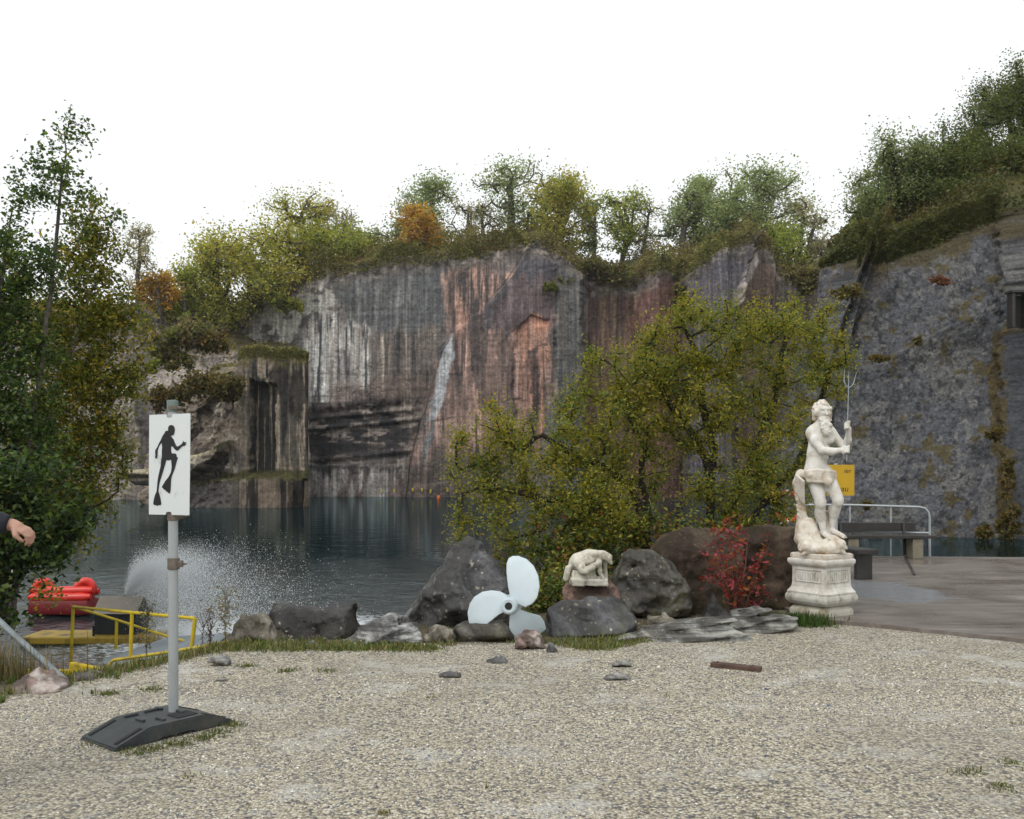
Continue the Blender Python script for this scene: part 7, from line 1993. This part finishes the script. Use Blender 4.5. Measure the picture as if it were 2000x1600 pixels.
mb = MB(); mb.lathe([(.0, -.12), (.15, -.08), (.19, .06), (.16, .28), (.08, .38), (.03, .42)], (0, 0, 0), 16)
o = mb.build("marker_buoy", M['float_orange'], smooth=True, loc=W(856.5, 978, 92)); o.location.z = WATER_Z + .02; tag(o, "orange buoy below the yellow and white life ring across the lake", "buoy")
first = None
for i, px in enumerate((806, 824, 841, 874, 891, 745, 770)):
    p_ = W(px, 965 if px > 800 else 968, 101.5); p_[2] = WATER_Z + .75 + .1 * math.sin(px)
    if first is None:
        mb = MB(); mb.lathe([(.02, -.22), (.10, -.16), (.10, .16), (.02, .22)], (0, 0, 0), 10); first = mb.build("line_float", M['float_yellow'], smooth=True, loc=p_); o = first
    else:
        o = first.copy(); COL.objects.link(o); o.location = tuple(p_)
    tag(o, "tiny yellow float strung along the foot of the streaked quarry wall", "float", "yellow floats along the far wall")
mb = MB(); mb.lathe([(.0, -.1), (.12, -.06), (.16, .06), (.12, .20), (.05, .26), (.02, .27)], (0, 0, 0), 16)
o = mb.build("marker_buoy", M['float_yellow'], smooth=True, loc=(W(1792, 1060, 31.5)[0], 31.5, WATER_Z + .02)); tag(o, "small yellow buoy on the water behind the bench", "buoy")

# wooden cross on the block, dark frame at the right edge of the near wall
cp = W(513, 688, 70.0)
cr = thing("wooden_cross", "dark wooden cross post standing on the grassy top of the jutting block", "cross", cp)
mb = MB(); mb.box((0, 0, .55), (.13, .13, 1.3), bevel=.01); mb.build("upright", M['wood_dark'], cr)
mb = MB(); mb.box((0, -.08, .98), (1.0, .07, .12), bevel=.01); mb.build("crossbar", M['wood_dark'], cr)
fp = W(1988, 640, 34.6)
fr_ = thing("timber_frame", "dark boxy timber frame fixed high on the right cliff at the picture edge", "frame", fp)
for x in (-.26, .26):
    mb = MB(); mb.box((x, 0, .66), (.11, .4, 1.34), bevel=.01); mb.build("post", M['wood_dark'], fr_)
mb = MB(); mb.box((0, -.02, 1.36), (.80, .5, .10), bevel=.01); mb.build("beam", M['wood_dark'], fr_)
mb = MB(); mb.box((0, .14, .64), (.40, .06, 1.24)); mb.build("back_panel", M['black'], fr_)

# ------------------------------------------------------------------ the passer-by at the left edge
M['skin'] = mat_plain("skin", (0.42, 0.235, 0.17), 0.5, 0, var=.12, scale=12, bmp=.08)
M['jacket'] = mat_plain("navy_jacket", (0.012, 0.014, 0.022), 0.8, 0, var=.3, scale=9, bmp=.3)
M['jeans'] = mat_plain("dark_jeans", (0.03, 0.036, 0.055), 0.85, 0, var=.2, scale=9, bmp=.3)
M['hair'] = mat_plain("brown_hair", (0.05, 0.032, 0.02), 0.7, 0, var=.3, scale=30, bmp=.5)
M['shoe'] = mat_plain("black_shoe", (0.015, 0.014, 0.014), 0.5, 0, var=.2)
pb_ = np.array((-3.01, 4.42, 0.0)); pb_[2] = float(ground_z(pb_[0], pb_[1]))
per = thing("person", "person in a dark navy jacket reaching one hand in from the left edge", "person", pb_)
A3 = lambda x, y, z: np.array((x, y, z), np.float32)
SH, EL, WR = A3(.05, -.17, 1.45), A3(.34, -.14, 1.43), A3(.595, -.085, 1.372)
HD = WR + A3(.055, -.005, -.02)
SH2, EL2, WR2 = A3(-.02, .18, 1.44), A3(-.08, .24, 1.14), A3(.06, .25, .90)
FW = A3(.90, -.05, -.38); FW /= np.linalg.norm(FW)
def f_person(P):
    d_ = rc(P, A3(0, 0, 1.30), A3(0, 0, 1.02), .145, .13, .85)
    d_ = smin(d_, rc(P, A3(0, 0, 1.0), A3(0, 0, .93), .14, .15, .85), .05)
    d_ = smin(d_, rc(P, A3(-.01, -.14, 1.43), A3(-.01, .14, 1.43), .06, .06), .06)
    d_ = smin(d_, rc(P, A3(0, 0, 1.46), A3(.03, 0, 1.58), .06, .055), .03)
    h_ = el(P, A3(.05, 0, 1.69), (.098, .076, .118)); h_ = smin(h_, el(P, A3(.085, 0, 1.63), (.058, .055, .06)), .03)
    h_ = smin(h_, rc(P, A3(.140, 0, 1.70), A3(.160, 0, 1.665), .010, .014), .01)
    h_ = smin(h_, rc(P, A3(.128, -.03, 1.715), A3(.128, .03, 1.715), .014, .014), .012)
    h_ = smin(h_, rc(P, A3(.138, -.018, 1.632), A3(.138, .018, 1.632), .008, .008), .006)
    for s in (-1, 1):
        h_ = np.maximum(h_, -el(P, A3(.140, s * .030, 1.695), (.012, .016, .011))); h_ = smin(h_, el(P, A3(.126, s * .030, 1.695), (.011, .012, .010)), .003)
        h_ = smin(h_, el(P, A3(.04, s * .078, 1.685), (.022, .012, .034)), .006)
    d_ = smin(d_, h_, .02)
    for a, e_, w_ in ((SH, EL, WR), (SH2, EL2, WR2)):
        d_ = smin(d_, rc(P, a, e_, .052, .042), .02); d_ = smin(d_, rc(P, e_, w_, .041, .028), .015)
    for w_, f_, pl in ((WR, FW, A3(-.25, .25, -.93)), (WR2, A3(.15, 0, -1), A3(.2, -1, 0))):
        f_ = f_ / np.linalg.norm(f_); pl = pl - f_ * float(pl @ f_); pl = pl / np.linalg.norm(pl); sd = np.cross(f_, pl)
        d_ = smin(d_, rc(P, w_, w_ + f_ * .026, .025, .027), .012)
        for k in range(4):
            o_ = sd * (-.026 + .0175 * k); l_ = (.032, .037, .035, .027)[k]
            m0 = w_ + f_ * .025 + o_ * .7; m1 = w_ + f_ * .070 + o_
            d_ = smin(d_, rc(P, m0, m1, .0125, .0105), .008)
            j1 = m1 + f_ * l_ * .9 + pl * l_ * .45; j2 = j1 + f_ * l_ * .30 + pl * l_ * .75; j3 = j2 - f_ * l_ * .2 + pl * l_ * .5
            d_ = smin(d_, rc(P, m1, j1, .0092, .0086), .002); d_ = smin(d_, rc(P, j1, j2, .0086, .008), .002); d_ = smin(d_, rc(P, j2, j3, .008, .007), .002)
        t0 = w_ + f_ * .022 - sd * .022; t1 = w_ + f_ * .055 - sd * .050 + pl * .018; t2 = t1 + f_ * .030 + pl * .016 + sd * .010
        d_ = smin(d_, rc(P, t0, t1, .015, .0125), .008); d_ = smin(d_, rc(P, t1, t2, .012, .010), .003)
    for s in (-1, 1):
        d_ = smin(d_, rc(P, A3(0, s * .09, .93), A3(.03 * s + .02, s * .10, .50), .085, .058), .03)
        d_ = smin(d_, rc(P, A3(.03 * s + .02, s * .10, .50), A3(.05 * s - .02, s * .10, .09), .056, .038), .02)
        d_ = smin(d_, rc(P, A3(.05 * s - .02, s * .10, .06), A3(.05 * s + .12, s * .11, .04), .04, .034), .02)
    return d_
V, Q = surface(f_person, (-.24, -.34, .0), (.80, .36, 1.82), .0085)
np_mesh("body", V + pb_, Q, M['skin'], per)
def f_jacket(P):
    d_ = rc(P, A3(0, 0, 1.34), A3(0, 0, 1.0), .175, .165, .85); d_ = smin(d_, rc(P, A3(0, 0, 1.0), A3(.0, 0, .86), .17, .175, .85), .05)
    d_ = smin(d_, rc(P, A3(-.01, -.15, 1.43), A3(-.01, .15, 1.43), .085, .085), .05)
    d_ = smin(d_, rc(P, A3(0, 0, 1.48), A3(.015, 0, 1.545), .085, .08), .02)
    for a, e_, w_ in ((SH, EL, WR), (SH2, EL2, WR2)):
        e2 = w_ - (w_ - e_) / np.linalg.norm(w_ - e_) * .015
        d_ = smin(d_, rc(P, a, e_, .085, .068), .03); d_ = smin(d_, rc(P, e_, e2, .066, .050), .02)
        cut = (P - e2) @ ((w_ - e_) / np.linalg.norm(w_ - e_))
        near = np.sqrt(((P - e2) ** 2).sum(1)) < .14
        d_ = np.where(near, np.maximum(d_, cut), d_)
    d_ = np.maximum(d_, .80 - P[:, 2]); d_ = np.maximum(d_, P[:, 2] - 1.56)
    return d_ + .010 * fbm(P[:, 0] * 8, P[:, 1] * 8, P[:, 2] * 5, 13, 3)
V, Q = surface(f_jacket, (-.26, -.36, .78), (.70, .38, 1.6), .011)
np_mesh("jacket", V + pb_, Q, M['jacket'], per)
def f_tr(P):
    d_ = rc(P, A3(0, 0, .97), A3(0, 0, .90), .150, .160, .85)
    for s in (-1, 1):
        d_ = smin(d_, rc(P, A3(0, s * .09, .90), A3(.03 * s + .02, s * .10, .50), .102, .078), .03); d_ = smin(d_, rc(P, A3(.03 * s + .02, s * .10, .50), A3(.05 * s - .02, s * .10, .06), .078, .068), .02)
    return np.maximum(d_, .055 - P[:, 2]) + .006 * fbm(P[:, 0] * 9, P[:, 1] * 9, P[:, 2] * 6, 14, 2)
V, Q = surface(f_tr, (-.2, -.24, .04), (.24, .24, 1.08), .012); np_mesh("trousers", V + pb_, Q, M['jeans'], per)
for s in (-1, 1):
    fs = lambda P: np.maximum(smin(rc(P, A3(.05 * s - .03, s * .10, .05), A3(.05 * s + .14, s * .115, .035), .052, .042), bx(P, A3(.05 * s + .05, s * .107, .012), (.14, .045, .012)), .01), -P[:, 2])
    V, Q = surface(fs, (-.18, s * .107 - .07, -.01), (.26, s * .107 + .07, .12), .010); np_mesh("shoe", V + pb_, Q, M['shoe'], per)
def f_hr(P):
    d_ = el(P, A3(.040, 0, 1.715), (.112, .090, .112)); d_ = np.maximum(d_, -(bx(P, A3(.18, 0, 1.63), (.10, .12, .105)) - .01)); d_ = np.maximum(d_, 1.60 - P[:, 2])
    return d_ + .012 * fbm(P[:, 0] * 22, P[:, 1] * 22, P[:, 2] * 12, 15, 3)
V, Q = surface(f_hr, (-.1, -.12, 1.58), (.18, .12, 1.86), .009); np_mesh("hair", V + pb_, Q, M['hair'], per)

# ------------------------------------------------------------------ autumn haze over the lake
hm = bpy.data.materials.new("haze"); hm.use_nodes = True
hm.node_tree.nodes.clear()
ho = hm.node_tree.nodes.new("ShaderNodeOutputMaterial")
hv = hm.node_tree.nodes.new("ShaderNodeVolumePrincipled")
hv.inputs["Color"].default_value = (0.93, 0.95, 0.97, 1)
hv.inputs["Density"].default_value = 0.00022
hv.inputs["Anisotropy"].default_value = 0.2
hm.node_tree.links.new(hv.outputs[0], ho.inputs["Volume"])
mb = MB(); mb.box((0, 52, 19), (420, 500, 48))
o = mb.build("haze", hm); tag(o, "thin damp autumn air", "haze", kind="stuff")
